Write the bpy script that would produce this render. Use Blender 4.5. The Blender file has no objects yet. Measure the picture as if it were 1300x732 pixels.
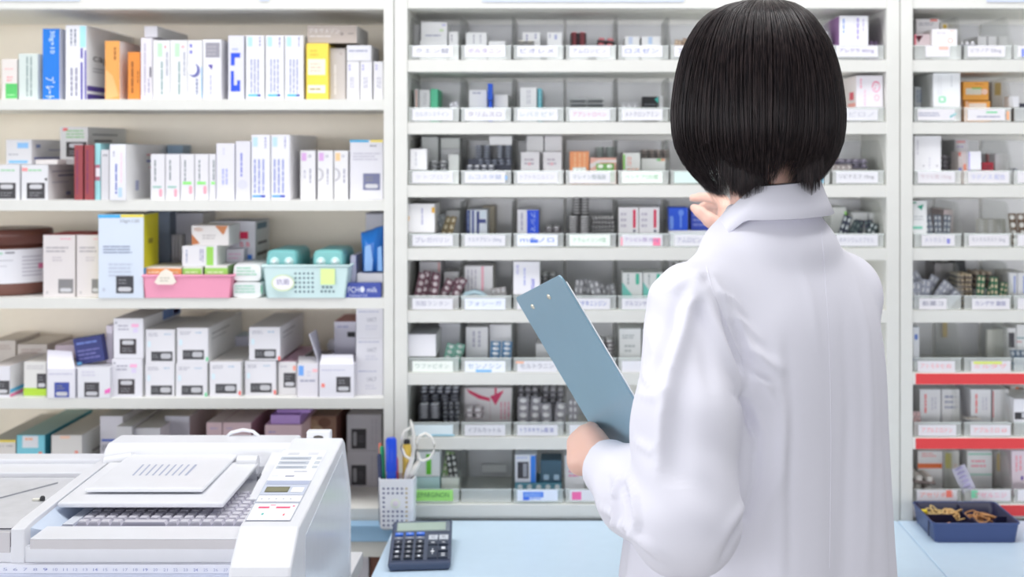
import bpy, math, random
import numpy as np
from mathutils import Vector, Matrix
from mathutils.bvhtree import BVHTree
random.seed(7)
SC = bpy.context.scene
COL = SC.collection
F = 1750.0; VX = 725.0; VY = 190.0; EYE = 1.4      # focal length (px), principal point, eye height

def P(px, py, Y):
    return Vector(((px - VX) * Y / F, Y, EYE - (py - VY) * Y / F))
def XZ(px, py, Y):
    return (px - VX) * Y / F, EYE - (py - VY) * Y / F

# ---------------------------------------------------------------- materials
def lin(c):
    return tuple(((v / 255) / 12.92 if v / 255 <= .04045 else ((v / 255 + .055) / 1.055) ** 2.4) for v in c)
MATS = {}
def soft(c):
    m = min(c); return tuple(int(v - max(0, m - 150) * .15) for v in c)
def ink(c): return tuple(max(0, int(v - (238 - v) * .3)) if v < 236 else v for v in c) if 140 < min(c) < 224 else c
def lift(c, k=.35): return tuple(int(v + (244 - v) * k) if v < 244 else v for v in c)  # paler tone that makes up for weak light on side faces and in bins
def mat(c, rough=.55, metal=0., spec=.4, key='', bump=0., var=.03):
    k = (tuple(c), rough, metal, spec, key)
    if k in MATS: return MATS[k]
    m = bpy.data.materials.new('surface_%d_%d_%d%s' % (c[0], c[1], c[2], ('_' + key) if key else ''))
    m.use_nodes = True
    nt = m.node_tree; b = nt.nodes['Principled BSDF']
    b.inputs['Roughness'].default_value = rough
    b.inputs['Metallic'].default_value = metal
    b.inputs['Specular IOR Level'].default_value = spec
    l = lin(c)
    tc = nt.nodes.new('ShaderNodeTexCoord'); nz = nt.nodes.new('ShaderNodeTexNoise')
    nz.inputs['Scale'].default_value = 35; nz.inputs['Detail'].default_value = 2
    nt.links.new(tc.outputs['Object'], nz.inputs['Vector'])
    mx = nt.nodes.new('ShaderNodeMix'); mx.data_type = 'RGBA'
    mx.inputs['A'].default_value = (*[v * (1 - var) for v in l], 1); mx.inputs['B'].default_value = (*[min(1, v * (1 + var)) for v in l], 1)
    nt.links.new(nz.outputs['Fac'], mx.inputs['Factor']); nt.links.new(mx.outputs['Result'], b.inputs['Base Color'])
    if bump:
        n2 = nt.nodes.new('ShaderNodeTexNoise'); n2.inputs['Scale'].default_value = 180
        nt.links.new(tc.outputs['Object'], n2.inputs['Vector'])
        bp = nt.nodes.new('ShaderNodeBump'); bp.inputs['Strength'].default_value = bump; bp.inputs['Distance'].default_value = .002
        nt.links.new(n2.outputs['Fac'], bp.inputs['Height']); nt.links.new(bp.outputs['Normal'], b.inputs['Normal'])
    MATS[k] = m; return m
def plastic_clear(name, tint=(.93, .95, .94), haze=.13, hz=(.8, .82, .82)):
    m = bpy.data.materials.new(name); m.use_nodes = True; nt = m.node_tree; nt.nodes.clear()
    o = nt.nodes.new('ShaderNodeOutputMaterial'); t = nt.nodes.new('ShaderNodeBsdfTransparent'); t.inputs[0].default_value = (*tint, 1)
    d = nt.nodes.new('ShaderNodeBsdfDiffuse'); d.inputs[0].default_value = (*hz, 1)
    g = nt.nodes.new('ShaderNodeBsdfGlossy'); g.inputs['Roughness'].default_value = .12
    fr = nt.nodes.new('ShaderNodeFresnel'); fr.inputs['IOR'].default_value = 1.45
    a = nt.nodes.new('ShaderNodeMixShader'); a.inputs[0].default_value = haze
    b = nt.nodes.new('ShaderNodeMixShader')
    nt.links.new(t.outputs[0], a.inputs[1]); nt.links.new(d.outputs[0], a.inputs[2])
    ge = nt.nodes.new('ShaderNodeNewGeometry'); om = nt.nodes.new('ShaderNodeMath'); om.operation = 'SUBTRACT'; om.inputs[0].default_value = 1; nt.links.new(ge.outputs['Backfacing'], om.inputs[1])
    mm = nt.nodes.new('ShaderNodeMath'); mm.operation = 'MULTIPLY'; nt.links.new(fr.outputs[0], mm.inputs[0]); nt.links.new(om.outputs[0], mm.inputs[1])
    nt.links.new(mm.outputs[0], b.inputs[0]); nt.links.new(a.outputs[0], b.inputs[1]); nt.links.new(g.outputs[0], b.inputs[2])
    nt.links.new(b.outputs[0], o.inputs[0]); return m

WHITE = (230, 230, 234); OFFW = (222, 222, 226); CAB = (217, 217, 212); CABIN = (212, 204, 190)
M_CAB = mat(CAB, .4, key='cab'); M_BOARD = mat((246, 246, 241), .4, key='board'); M_BACK = mat((252, 243, 228), .6, key='back'); M_BACKC = mat((249, 248, 245), .6, key='back')  # board and back whites raised to offset the shade inside the cabinets
M_CLEAR = plastic_clear('clear_plastic', (.99, .993, .988), .035, (.93, .94, .92)); M_MILK = plastic_clear('milky_plastic', (.96, .96, .98), .55, (.94, .94, .97)); M_LIP = plastic_clear('clear_plastic_lip', (.97, .985, .98), .28, (.88, .91, .90))
M_BAG = plastic_clear('clear_film', (.92, .92, .95), .35)
M_COUNTER = mat((206, 228, 246), .35, key='counter')

# ---------------------------------------------------------------- text
TXT = {}
def text_mesh(s):
    if s in TXT: return TXT[s]
    cu = bpy.data.curves.new('t', 'FONT'); cu.body = s; cu.size = 1; cu.resolution_u = 2
    ob = bpy.data.objects.new('t', cu); me = bpy.data.meshes.new_from_object(ob)
    v = [(p.co.x, p.co.y) for p in me.vertices]; f = [tuple(p.vertices) for p in me.polygons]
    bpy.data.meshes.remove(me); bpy.data.objects.remove(ob); bpy.data.curves.remove(cu)
    if v:
        x0 = min(a[0] for a in v); x1 = max(a[0] for a in v); y0 = min(a[1] for a in v); y1 = max(a[1] for a in v)
        v = [((a[0] - x0) / max(1e-6, x1 - x0), (a[1] - y0) / max(1e-6, y1 - y0)) for a in v]
    TXT[s] = (v, f); return TXT[s]

# ---------------------------------------------------------------- mesh builder
class MB:
    def __init__(s): s.v = []; s.f = []; s.m = []; s.mats = []; s.sm = []
    def mi(s, m):
        if not isinstance(m, bpy.types.Material): m = mat(m)
        if m not in s.mats: s.mats.append(m)
        return s.mats.index(m)
    def add(s, vs, fs, m, smooth=False):
        n = len(s.v); s.v += [tuple(v) for v in vs]; k = s.mi(m)
        for f in fs: s.f.append(tuple(i + n for i in f)); s.m.append(k); s.sm.append(smooth)
        return s
    def box(s, x0, x1, y0, y1, z0, z1, m, M=None):
        vs = [Vector((x, y, z)) for z in (z0, z1) for y in (y0, y1) for x in (x0, x1)]
        if M is not None: vs = [M @ v for v in vs]
        return s.add(vs, [(0, 2, 3, 1), (4, 5, 7, 6), (0, 1, 5, 4), (2, 6, 7, 3), (0, 4, 6, 2), (1, 3, 7, 5)], m)
    def prism(s, poly, a, b, axis, m):
        """polygon in the plane normal to axis, extruded a..b ('x': poly=(y,z); 'y': (x,z); 'z': (x,y))"""
        n = len(poly)
        def q(p, t): return {'x': (t, p[0], p[1]), 'y': (p[0], t, p[1]), 'z': (p[0], p[1], t)}[axis]
        vs = [q(p, a) for p in poly] + [q(p, b) for p in poly]
        fs = [tuple(range(n - 1, -1, -1)), tuple(range(n, 2 * n))] + [(i, (i + 1) % n, n + (i + 1) % n, n + i) for i in range(n)]
        return s.add(vs, fs, m)
    def quad(s, pts, m): return s.add(pts, [(0, 1, 2, 3)], m)
    def ring_loft(s, rings, m, closed=True, caps=True, smooth=True):
        n = len(rings[0]); vs = [p for r in rings for p in r]; fs = []
        for i in range(len(rings) - 1):
            for j in range(n if closed else n - 1):
                k = (j + 1) % n
                fs.append((i * n + j, i * n + k, (i + 1) * n + k, (i + 1) * n + j))
        s.add(vs, fs, m, smooth)
        if caps:
            s.add(rings[0], [tuple(range(n - 1, -1, -1))], m); s.add(rings[-1], [tuple(range(n))], m)
        return s
    def lathe(s, c, prof, m, n=24, sx=1, sy=1):
        rings = [[(c[0] + r * sx * math.cos(2 * math.pi * j / n), c[1] + r * sy * math.sin(2 * math.pi * j / n), c[2] + z) for j in range(n)] for r, z in prof]
        return s.ring_loft(rings, m)
    def tube(s, pts, r, m, n=8, flat=1., closed=False):
        pts = [Vector(p) for p in pts]; rings = []
        L = len(pts)
        for i, p in enumerate(pts):
            a = pts[(i - 1) % L] if (closed or i) else p; b = pts[(i + 1) % L] if (closed or i < L - 1) else p
            t = (b - a).normalized(); u = t.cross(Vector((0, 0, 1)))
            if u.length < .05: u = t.cross(Vector((0, 1, 0)))
            u.normalize(); w = t.cross(u).normalized()
            rr = r[i] if isinstance(r, (list, tuple)) else r
            rings.append([p + u * rr * math.cos(2 * math.pi * j / n) + w * rr * flat * math.sin(2 * math.pi * j / n) for j in range(n)])
        if closed: rings.append(rings[0])
        return s.ring_loft(rings, m, caps=not closed)
    def dome(s, c, rx, rz, h, m, n=8, nrm=Vector((0, -1, 0)), up=Vector((0, 0, 1))):
        u = up.cross(nrm).normalized(); c = Vector(c); rings = []
        for q in (0, .45, .8): 
            cr = math.cos(q * math.pi / 2); hh = math.sin(q * math.pi / 2)
            rings.append([c + u * rx * cr * math.cos(2 * math.pi * j / n) + up * rz * cr * math.sin(2 * math.pi * j / n) + nrm * h * hh for j in range(n)])
        return s.ring_loft(rings, m)
    def text(s, t, o, u, v, w, h, m):
        """text stretched into a w x h rectangle with its lower-left corner at o"""
        vv, ff = text_mesh(t); o = Vector(o); u = Vector(u); v = Vector(v)
        return s.add([o + u * (a[0] * w) + v * (a[1] * h) for a in vv], ff, m)
    def build(s, name, parent=None, loc=None, rz=0., bevel=0., seg=2, fix=True):
        vs = s.v
        if loc is not None:
            loc = Vector(loc); vs = [(v[0] - loc.x, v[1] - loc.y, v[2] - loc.z) for v in vs]
        me = bpy.data.meshes.new(name); me.from_pydata(vs, [], s.f)
        for m in s.mats: me.materials.append(m)
        me.polygons.foreach_set('material_index', s.m); me.polygons.foreach_set('use_smooth', s.sm); me.update()
        o = bpy.data.objects.new(name, me); COL.objects.link(o)
        if loc is not None: o.location = loc
        if rz: o.rotation_euler.z = rz
        if parent is not None:
            o.parent = parent
            if loc is None: o.matrix_parent_inverse = Matrix.Translation(parent.location).inverted()
            else: o.location = loc - parent.location
        if bevel:
            b = o.modifiers.new('bevel', 'BEVEL'); b.width = bevel; b.segments = seg; b.limit_method = 'ANGLE'; b.angle_limit = math.radians(40)
        return o

LABELS = {}
def tag(o, label, cat, group=None, kind=None):
    n = len(label.split())
    if not 4 <= n <= 16: print('LABELWORDS', n, label)
    if label in LABELS and (group is None or LABELS[label] != group): print('DUPLABEL', label)
    LABELS[label] = group
    o['label'] = label; o['category'] = cat
    if group: o['group'] = group
    if kind: o['kind'] = kind
    return o
def struct(o): o['kind'] = 'structure'; return o
def empty(name, loc):
    o = bpy.data.objects.new(name, None); COL.objects.link(o); o.location = loc; o.empty_display_size = .05; return o

# ---------------------------------------------------------------- camera, world, light
cam = bpy.data.cameras.new('camera'); co = bpy.data.objects.new('camera', cam); COL.objects.link(co); SC.camera = co
co.location = (0, 0, EYE); co.rotation_euler = (math.pi / 2, 0, 0)
cam.sensor_width = 36; cam.sensor_fit = 'HORIZONTAL'; cam.lens = F * 36 / 1300
cam.shift_x = -(VX - 650) / 1300; cam.shift_y = -(366 - VY) / 1300
cam.dof.use_dof = True; cam.dof.focus_distance = 1.80; cam.dof.aperture_fstop = 3.9
SC.view_settings.view_transform = 'Standard'; SC.view_settings.look = 'None'; SC.view_settings.gamma = 1
SC.view_settings.use_curve_mapping = False; SC.view_settings.exposure = 0.06
SC.cycles.transparent_max_bounces = 32; SC.cycles.max_bounces = 12; SC.cycles.diffuse_bounces = 8
WBASE, WBAND = .19, 7.2
w = bpy.data.worlds.new('room_light'); SC.world = w; w.use_nodes = True
nt = w.node_tree; bg = nt.nodes['Background']; bg.inputs[0].default_value = (.94, .955, 1.0, 1)
# even room light, with a band added round eye level to brighten the bin interiors
tc = nt.nodes.new('ShaderNodeTexCoord'); sx = nt.nodes.new('ShaderNodeSeparateXYZ'); nt.links.new(tc.outputs['Generated'], sx.inputs[0])
def wm(op, a, b=None):
    n = nt.nodes.new('ShaderNodeMath'); n.operation = op
    for i, v in enumerate((a, b)):
        if v is None: continue
        if isinstance(v, (int, float)): n.inputs[i].default_value = v
        else: nt.links.new(v, n.inputs[i])
    return n.outputs[0]
q = wm('DIVIDE', sx.outputs['Z'], .083); q = wm('MULTIPLY', q, q); q = wm('MULTIPLY', q, -1.0); q = wm('EXPONENT', q)
side = wm('MAXIMUM', wm('ADD', wm('MULTIPLY', wm('ADD', wm('MULTIPLY', sx.outputs['X'], -.75), wm('MULTIPLY', sx.outputs['Y'], -.66)), .62), .52), 0.0)
nt.links.new(wm('ADD', wm('MULTIPLY', wm('MULTIPLY', q, side), WBAND), WBASE), bg.inputs[1])
def area(name, loc, target, sx, sy, power, col=(1, 1, 1)):
    l = bpy.data.lights.new(name, 'AREA'); l.shape = 'RECTANGLE'; l.size = sx; l.size_y = sy; l.energy = power; l.color = col
    o = bpy.data.objects.new(name, l); COL.objects.link(o); o.location = loc
    o.rotation_euler = (Vector(target) - Vector(loc)).to_track_quat('-Z', 'Y').to_euler(); return o
area('ceiling_lamp', (-.7, 1.95, 2.65), (-.6, 2.1, .8), 1.3, .5, 19)
area('ceiling_lamp', (.7, 1.95, 2.65), (.6, 2.1, .8), 1.3, .5, 18)
area('side_fill', (-2.6, 1.3, 1.7), (.2, 1.9, 1.1), 1.2, 1.3, 3.5, (1, .99, .97))  # unseen soft light added on the left to brighten the sleeve

# ---------------------------------------------------------------- setting
struct(MB().box(-3, 3, -1, 3.2, -.05, 0, mat((200, 198, 192), .5)).build('floor'))
struct(MB().box(-3, 3, 2.862, 2.95, 0, 2.7, mat((224, 220, 212), .7)).build('wall_back'))

# cabinets ---------------------------------------------------------------
YF = 2.5
def X(px, Y=YF): return (px - VX) * Y / F
def Z(py, Y=YF): return EYE - (py - VY) * Y / F
def cabinet(label, x0, x1, boards, back=None, wall=.018, tall=2.0):
    """x0,x1 outer; boards = list of (top z, thickness, front material)"""
    yb = 2.722 if back else 2.80
    t = empty('shelving_cabinet', ((x0 + x1) / 2, 2.68, 0)); tag(t, label, 'cabinet')
    for a, b in ((x0, x0 + wall), (x1 - wall, x1)):
        MB().box(a, b, YF - .004, 2.86, .0, tall, M_CAB).build('side_panel', t, bevel=.001)
    MB().box(x0 + wall, x1 - wall, yb, 2.86, 0, tall, back or M_BACK).build('back_panel', t)
    for z, th, m in boards:
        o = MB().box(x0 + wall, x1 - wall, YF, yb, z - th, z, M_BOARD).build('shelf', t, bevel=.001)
        if m is None: MB().box(x0 + wall, x1 - wall, YF - .0015, YF - .0002, z - th, z, M_CAB).build('edge_strip', t)  # darker front strip added to offset the strong light on plain shelf edges
        else:
            s_ = MB().box(x0 + wall + .006, x1 - wall, YF - .0015, YF - .0002, z - th + .001, z - .001, m).build('edge_strip', t)
            s_['label'] = 'red edge strip on the shelf'
    return t
LZ = [Z(126), Z(254), Z(378), Z(505)]
cabL = cabinet('white shelving cabinet filled with upright medicine boxes behind the white machine', X(-260), X(500),
        [(Z(-85), .07, None), (Z(0), .017, None)] + [(z, .019, None) for z in LZ] + [(Z(645), .026, None), (Z(860), .02, None)])
# header rail of each cabinet (part)
def header(t, x0, x1):
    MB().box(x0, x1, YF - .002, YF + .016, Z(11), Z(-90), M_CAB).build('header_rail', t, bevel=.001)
header(cabL, X(-260) + .018, X(500) - .018)
CZ = [Z(v) for v in (76, 155, 235, 315, 394, 473, 555, 640)]
cabC = cabinet('white shelving cabinet with rows of clear bins behind the woman', X(501), X(1141.5), [(Z(-1), .017, None)] + [(z, .0215, None) for z in CZ], M_BACKC, wall=.0235)
header(cabC, X(501) + .0235, X(1141.5) - .0235)
RED = mat((226, 62, 66), .45)
cabR = cabinet('white shelving cabinet whose lower shelf edges are bright red', X(1142.5), X(1640), [(Z(-1), .017, None)] + [(z, .0215, RED if i in (5, 6, 7) else None) for i, z in enumerate(CZ)], M_BACKC, wall=.0225)
header(cabR, X(1142.5) + .0225, X(1640) - .0225)
for c, xa, xb in ((cabC, X(501), X(1141.5)), (cabR, X(1142.5), X(1640))):
    MB().box(xa + .0225, xb - .0225, YF + .002, YF + .02, .73, CZ[7] - .0215, M_CAB).build('kick_panel', c)
MB().box(X(501) - .001, X(501) + .0225, YF - .0055, YF - .004, .73, 2.0, M_CAB)
# small signs stuck on the header rails
for px0, px1, nm in ((-20, 102, 'pale blue sign strip above the jar and blue box shelves'), (330, 342, 'small white sign corner on the header above yellow box')):
    o = MB().box(X(px0), X(px1), YF - .004, YF - .0022, Z(1.5), Z(-28), mat((205, 212, 232))).build('header_sign'); tag(o, nm, 'sign')
for px0, px1, nm in ((612, 868, 'long lavender sign strip on the header above the clear bins'), (1252, 1420, 'lavender sign strip on the header of the red edged cabinet')):
    o = MB().box(X(px0), X(px1), YF - .004, YF - .0022, Z(2.5), Z(-28), mat((200, 208, 232))).build('header_sign'); tag(o, nm, 'sign')

# counters ----------------------------------------------------------------
t = empty('counter', (.14, 2.3, 0)); tag(t, 'pale blue counter top projecting in front of the clear bins, with calculator', 'counter')
MB().box(-.3145, .5895, 2.08, 2.494, .70, .73, M_COUNTER).build('counter_top', t, bevel=.002)
MB().box(-.295, .589, 2.11, 2.49, 0, .70, M_CAB).build('base', t)
t = empty('counter', (.9, 2.3, 0)); tag(t, 'pale blue counter section carrying the dark blue tray of rubber bands', 'counter')
MB().box(.5905, 1.3, 2.08, 2.494, .70, .73, M_COUNTER).build('counter_top', t, bevel=.002)
MB().box(.591, 1.3, 2.11, 2.49, 0, .70, M_CAB).build('base', t)
t = empty('counter', (-.8, 2.48, 0)); tag(t, 'shallow ledge with blue edge below the shelves behind the white machine', 'counter')
MB().box(-1.3, -.3155, 2.462, 2.495, .70, .73, mat((160, 200, 232), .4)).build('counter_top', t, bevel=.002)
MB().box(-1.3, -.3155, 2.466, 2.495, .672, .6995, M_CAB).build('rail', t)
t = empty('side_desk', (-.8, 1.9, 0)); tag(t, 'white desk under the white dispensing machine', 'desk')
MB().box(-1.35, -.347, 1.45, 2.30, .705, .73, mat((225, 225, 228), .4)).build('desk_top', t, bevel=.002)
for x in (-1.33, -.39): MB().box(x, x + .03, 1.47, 2.28, 0, .705, M_CAB).build('side_panel', t)
# paper files in the dark opening under the ledge
o = MB().box(-.42, -.368, 2.505, 2.70, .565, .665, mat((205, 203, 212))).box(-.417, -.372, 2.5035, 2.505, .60, .61, mat((150, 148, 160))).build('paper_stack', loc=(-.39, 2.6, .565))
tag(o, 'stack of white papers stored below the blue ledge beside the machine', 'papers')
o = MB().box(-.3660, -.3415, 2.51, 2.74, .565, .668, mat((112, 72, 58))).build('paper_box', loc=(-.353, 2.6, .565)); tag(o, 'brown box beside the papers below the blue ledge', 'box')
MB().box(X(-260) + .02, X(500) - .02, 2.497, 2.84, .545, .564, mat((120, 100, 90))).build('shelf', cabL)
# ================================================================ medicine boxes
DK = (66, 64, 68); LIL = (226, 225, 236); TXC = (150, 152, 170)
Y_OUT = [True]
def BL(x0, y0, x1, y1, c=DK, pill='b'):
    """dark printed panel with a pale rounded field"""
    w, h = x1 - x0, y1 - y0
    if pill == 'r': return [(x0, y0, x1, y1, c), ('o', x0 + w * .45, y0 + h * .2, x1 - w * .07, y1 - h * .25, (190, 190, 195)), ('l', x0 + w * .07, y0 + h * .25, x0 + w * .4, y1 - h * .3, 2, (130, 130, 135), 0)]
    if pill == 't': return [(x0, y0, x1, y1, c), ('o', x0 + w * .15, y0 + h * .1, x1 - w * .15, y0 + h * .38, (200, 200, 205)), ('l', x0 + w * .15, y0 + h * .55, x1 - w * .15, y1 - h * .12, 2, (125, 125, 130), 0)]
    if pill == 'v': return [(x0, y0, x1, y1, c), ('o', x0 + w * .12, y0 + h * .15, x0 + w * .36, y1 - h * .15, (170, 170, 175)), ('l', x0 + w * .5, y0 + h * .3, x1 - w * .12, y1 - h * .3, 3, (110, 110, 115), 0)]
    return [(x0, y0, x1, y1, c), ('o', x0 + w * .12, y1 - h * .36, x1 - w * .12, y1 - h * .1, (200, 200, 205)), ('l', x0 + w * .15, y0 + h * .15, x1 - w * .3, y0 + h * .5, 2, (130, 130, 135), 0)]
def draw(mb, marks, Y, O, U, V):
    """marks in photo pixels on the plane through O spanned by U (per px right) and V (per px down)"""
    n = U.cross(V).normalized()
    if n.y > 0 and abs(n.y) > .3: n = -n
    lev = .00022
    def q(x0, y0, x1, y1, c, d):
        pts = [O + U * x0 + V * y1, O + U * x1 + V * y1, O + U * x1 + V * y0, O + U * x0 + V * y0]
        mb.quad([p + n * d for p in pts], c)
    for i, k in enumerate(marks):
        d = lev + i * .00006
        if k[0] == 't':
            _, s_, x0, y0, x1, y1, c, rot = k; c = ink(c)
            if rot: mb.text(s_, O + U * x0 + V * y0 + n * d, V, U, abs(y1 - y0), abs(x1 - x0), mat(c))
            else: mb.text(s_, O + U * x0 + V * y1 + n * d, U, -V, x1 - x0, y1 - y0, mat(c))
        elif k[0] == 'l':
            _, x0, y0, x1, y1, nl, c, rot = k; c = ink(c)
            for j in range(nl):
                if rot:
                    p = x0 + (x1 - x0) * (j + .5) / nl; hw = (x1 - x0) / nl * .22; y = y0
                    while y < y1 - 1:
                        e = min(y1, y + random.uniform(.12, .4) * (y1 - y0)); q(p - hw, y, p + hw, e, c, d); y = e + 1.2
                else:
                    p = y0 + (y1 - y0) * (j + .5) / nl; hh = (y1 - y0) / nl * .22; x = x0
                    xe = x1 - random.random() * .25 * (x1 - x0)
                    while x < xe - 1:
                        e = min(xe, x + random.uniform(.15, .45) * (x1 - x0)); q(x, p - hh, e, p + hh, c, d); x = e + .9
        elif k[0] in ('o', 'c'):
            _, x0, y0, x1, y1, c = k[:6]
            cx, cy, rx, ry = (x0 + x1) / 2, (y0 + y1) / 2, (x1 - x0) / 2, (y1 - y0) / 2
            e = .45 if k[0] == 'o' else 1.
            pts = []
            for j in range(20):
                a = 2 * math.pi * j / 20; ca, sa = math.cos(a), math.sin(a)
                px = cx + rx * math.copysign(abs(ca) ** e, ca); py = cy - ry * math.copysign(abs(sa) ** e, sa)
                pts.append(O + U * px + V * py + n * d)
            mb.add(pts, [tuple(range(20))], c)
        elif k[0] == 'r':   # ring / arc
            _, x0, y0, x1, y1, c, th, a0, a1 = k
            cx, cy, rx, ry = (x0 + x1) / 2, (y0 + y1) / 2, (x1 - x0) / 2, (y1 - y0) / 2; pts = []
            N = 16
            for j in range(N + 1):
                a = math.radians(a0 + (a1 - a0) * j / N)
                for f_ in (1, 1 - th): pts.append(O + U * (cx + rx * f_ * math.cos(a)) + V * (cy - ry * f_ * math.sin(a)) + n * d)
            mb.add(pts, [(2 * j, 2 * j + 1, 2 * j + 3, 2 * j + 2) for j in range(N)], c)
        elif k[0] == 'p':
            _, pl, c = k; mb.add([O + U * a + V * b + n * d for a, b in pl], [tuple(range(len(pl)))], c)
        else: q(*k[:4], k[4], d)
def medbox(label, x0, y0, x1, y1, c, z=None, Y=2.515, D=.12, marks=(), side=None, sm=(), top=None, rz=0., group=None, name='medicine_box', cat='medicine box', tilt=0., rough=.45, extra=None):
    """a carton whose front face fills the photo rectangle at depth Y; z = height of what it rests on"""
    if Y_OUT[0]: Y = min(Y, 2.735); D = min(D, 2.795 - Y)
    xa, xb = X(x0 + .25, Y), X(x1 - .25, Y); zt = Z(y0, Y); zb = Z(y1, Y) if z is None else z
    mb = MB(); M = mat(soft(c) if Y_OUT[0] else c, rough, key='card', var=.015)
    mb.box(xa, xb, Y, Y + D, zb, zt, M)
    s_ = Y / F; O = Vector((-VX * s_, Y, EYE + VY * s_)); U = Vector((s_, 0, 0)); V = Vector((0, 0, -s_))
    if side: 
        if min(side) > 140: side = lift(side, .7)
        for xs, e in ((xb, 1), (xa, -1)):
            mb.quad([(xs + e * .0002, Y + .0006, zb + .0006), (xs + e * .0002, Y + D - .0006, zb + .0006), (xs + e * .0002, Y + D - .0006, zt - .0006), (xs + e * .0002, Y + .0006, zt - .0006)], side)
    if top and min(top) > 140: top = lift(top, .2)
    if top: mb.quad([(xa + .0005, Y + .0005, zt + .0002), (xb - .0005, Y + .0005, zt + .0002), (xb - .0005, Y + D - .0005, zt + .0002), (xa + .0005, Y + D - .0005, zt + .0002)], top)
    draw(mb, marks, Y, O, U, V)
    # side marks: (a0,b0,a1,b1,colour) fractions along depth / down
    for k in sm:
        e = 1 if (x0 + x1) / 2 < VX else -1; xs = (xb if e > 0 else xa) + e * .0005
        if k[0] == 't':
            _, st, a0, b0, a1, b1, cc = k; h = zt - zb
            if e > 0: mb.text(st, (xs, Y + D * a0, zt - h * b1), (0, 1, 0), (0, 0, 1), D * (a1 - a0), h * (b1 - b0), mat(cc))
            else: mb.text(st, (xs, Y + D * a1, zt - h * b1), (0, -1, 0), (0, 0, 1), D * (a1 - a0), h * (b1 - b0), mat(cc))
        else:
            a0, b0, a1, b1, cc = k; h = zt - zb
            mb.quad([(xs, Y + D * a0, zt - h * b1), (xs, Y + D * a1, zt - h * b1), (xs, Y + D * a1, zt - h * b0), (xs, Y + D * a0, zt - h * b0)], cc)
    o = mb.build(name, loc=((xa + xb) / 2, Y + D / 2, zb), rz=math.radians(rz), bevel=.0006, seg=1)
    if tilt: o.rotation_euler.y = math.radians(tilt)
    tag(o, label, cat, group); return o

# ---- row A
A = LZ[0]; RA = 'top shelf of the box cabinet'
CYB = lambda a, b: [(a + 2.5, 47, a + 8.5, 59, (176, 214, 232)), ('l', a + 16, 47, a + 20, 60, 1, (160, 160, 190), 1), ('l', a + 5, 75, a + 18, 118, 3, (176, 180, 205), 1), (a + 3, 119.5, a + 15, 122.5, (86, 180, 214)), (a + 15, 119.5, a + 19, 122.5, (50, 70, 160))]
medbox('white carton with a green square at its foot, top shelf', 2, 75, 22, 126, (232, 226, 222), z=A, D=.2, marks=[(7, 106, 22, 125, (88, 192, 104)), ('l', 9, 119, 20, 122, 1, (190, 230, 190), 0), ('l', 6, 86, 18, 89, 1, (240, 190, 190), 0), ('l', 9, 96, 17, 104, 2, (240, 170, 175), 0)])
medbox('pale grey green carton with vertical grey lettering, left of the blue box', 23.5, 68, 48, 126, (214, 224, 220), z=A, D=.2, side=(150, 178, 200), marks=[('l', 32, 72, 42, 122, 2, (165, 178, 178), 1)])
medbox('tall saturated blue box with white vertical writing on the top shelf', 54, 36.5, 75.5, 127, (0, 116, 214), z=A, D=.24, side=(150, 160, 205), marks=[('t', '30g×10', 62, 39, 69.5, 68, (220, 236, 250), 1), ('t', 'ﾌﾟﾚｰﾄ', 58, 98, 70, 125, (225, 238, 250), 1)])
medbox('large white carton with purple stripes and a cyan patch beside the blue box', 83, 32, 110, 126.5, (240, 240, 246), z=A, D=.27, side=(226, 225, 226),
       marks=[(101.5, 33, 109, 60, (168, 222, 230)), ('l', 88, 37, 98, 58, 2, (150, 155, 170), 1), (102.5, 61, 105, 74, (84, 72, 170)), (107.5, 64, 109.5, 126, (84, 72, 170)), (102.5, 79, 105, 126, (84, 72, 170)), ('l', 88, 86, 100, 122, 2, (170, 170, 185), 1)],
       sm=[(.01, .81, .95, .88, (90, 72, 150)), (.01, .92, .95, .995, (80, 62, 145)), ('t', 'cap.', .12, .4, .5, .5, (70, 62, 66)), (.12, .56, .5, .575, (170, 170, 175)), (.12, .6, .44, .615, (170, 170, 175))])
medbox('orange carton with a white side, wider of the two orange ones', 133, 52, 152, 127, (230, 160, 82), z=A, D=.2, side=(228, 220, 214), marks=[('p', [(134, 126), (134, 88), (143, 96), (151, 122)], (238, 182, 120)), ('l', 143, 60, 149, 76, 1, (160, 100, 50), 1)])
medbox('small plain orange carton with brown vertical text on the top shelf', 162, 66, 178, 126.5, (222, 136, 52), z=A, D=.15, marks=[('l', 165, 78, 171, 118, 1, (150, 90, 40), 1), ('l', 173, 90, 177, 105, 1, (170, 100, 40), 1)])
medbox('white lilac carton beside the small orange carton, under the tipped box', 178.5, 48, 193.5, 126.5, (232, 228, 236), z=A, D=.22, marks=[('l', 182, 55, 186, 122, 1, (190, 186, 200), 1), (190, 85, 192, 98, (80, 78, 90)), ('l', 187, 100, 191, 120, 1, (180, 178, 196), 1)])
for a, nm in ((194, 'white carton with a pale green patch, first of two alike on the top shelf'), (216, 'white carton with a pale green patch beside the crescent carton')):
    medbox(nm, a, 51, a + 22, 126.5, (236, 236, 238), z=A, D=.22, marks=[(a + 6, 55, a + 12, 72, (186, 232, 190)), ('l', a + 15, 56, a + 19, 63, 1, (230, 150, 160), 0), ('l', a + 9, 78, a + 14, 120, 1, (165, 185, 185), 1), ('l', a + 16, 66, a + 20, 96, 1, (180, 182, 195), 1)])
medbox('white carton with a navy crescent and fine blue stripe', 238, 51, 257, 126.5, (238, 238, 242), z=A, D=.22, marks=[(241, 56, 244, 60, (110, 110, 200)), (241, 64, 244, 68, (110, 110, 200)), ('c', 236.5 + 3, 81, 254, 98, (110, 112, 170)), ('c', 238.4, 80, 250, 95, (238, 238, 242)), ('l', 247, 100, 253, 120, 1, (160, 165, 190), 1), (255.5, 85, 256.6, 124, (130, 190, 235))])
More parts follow.
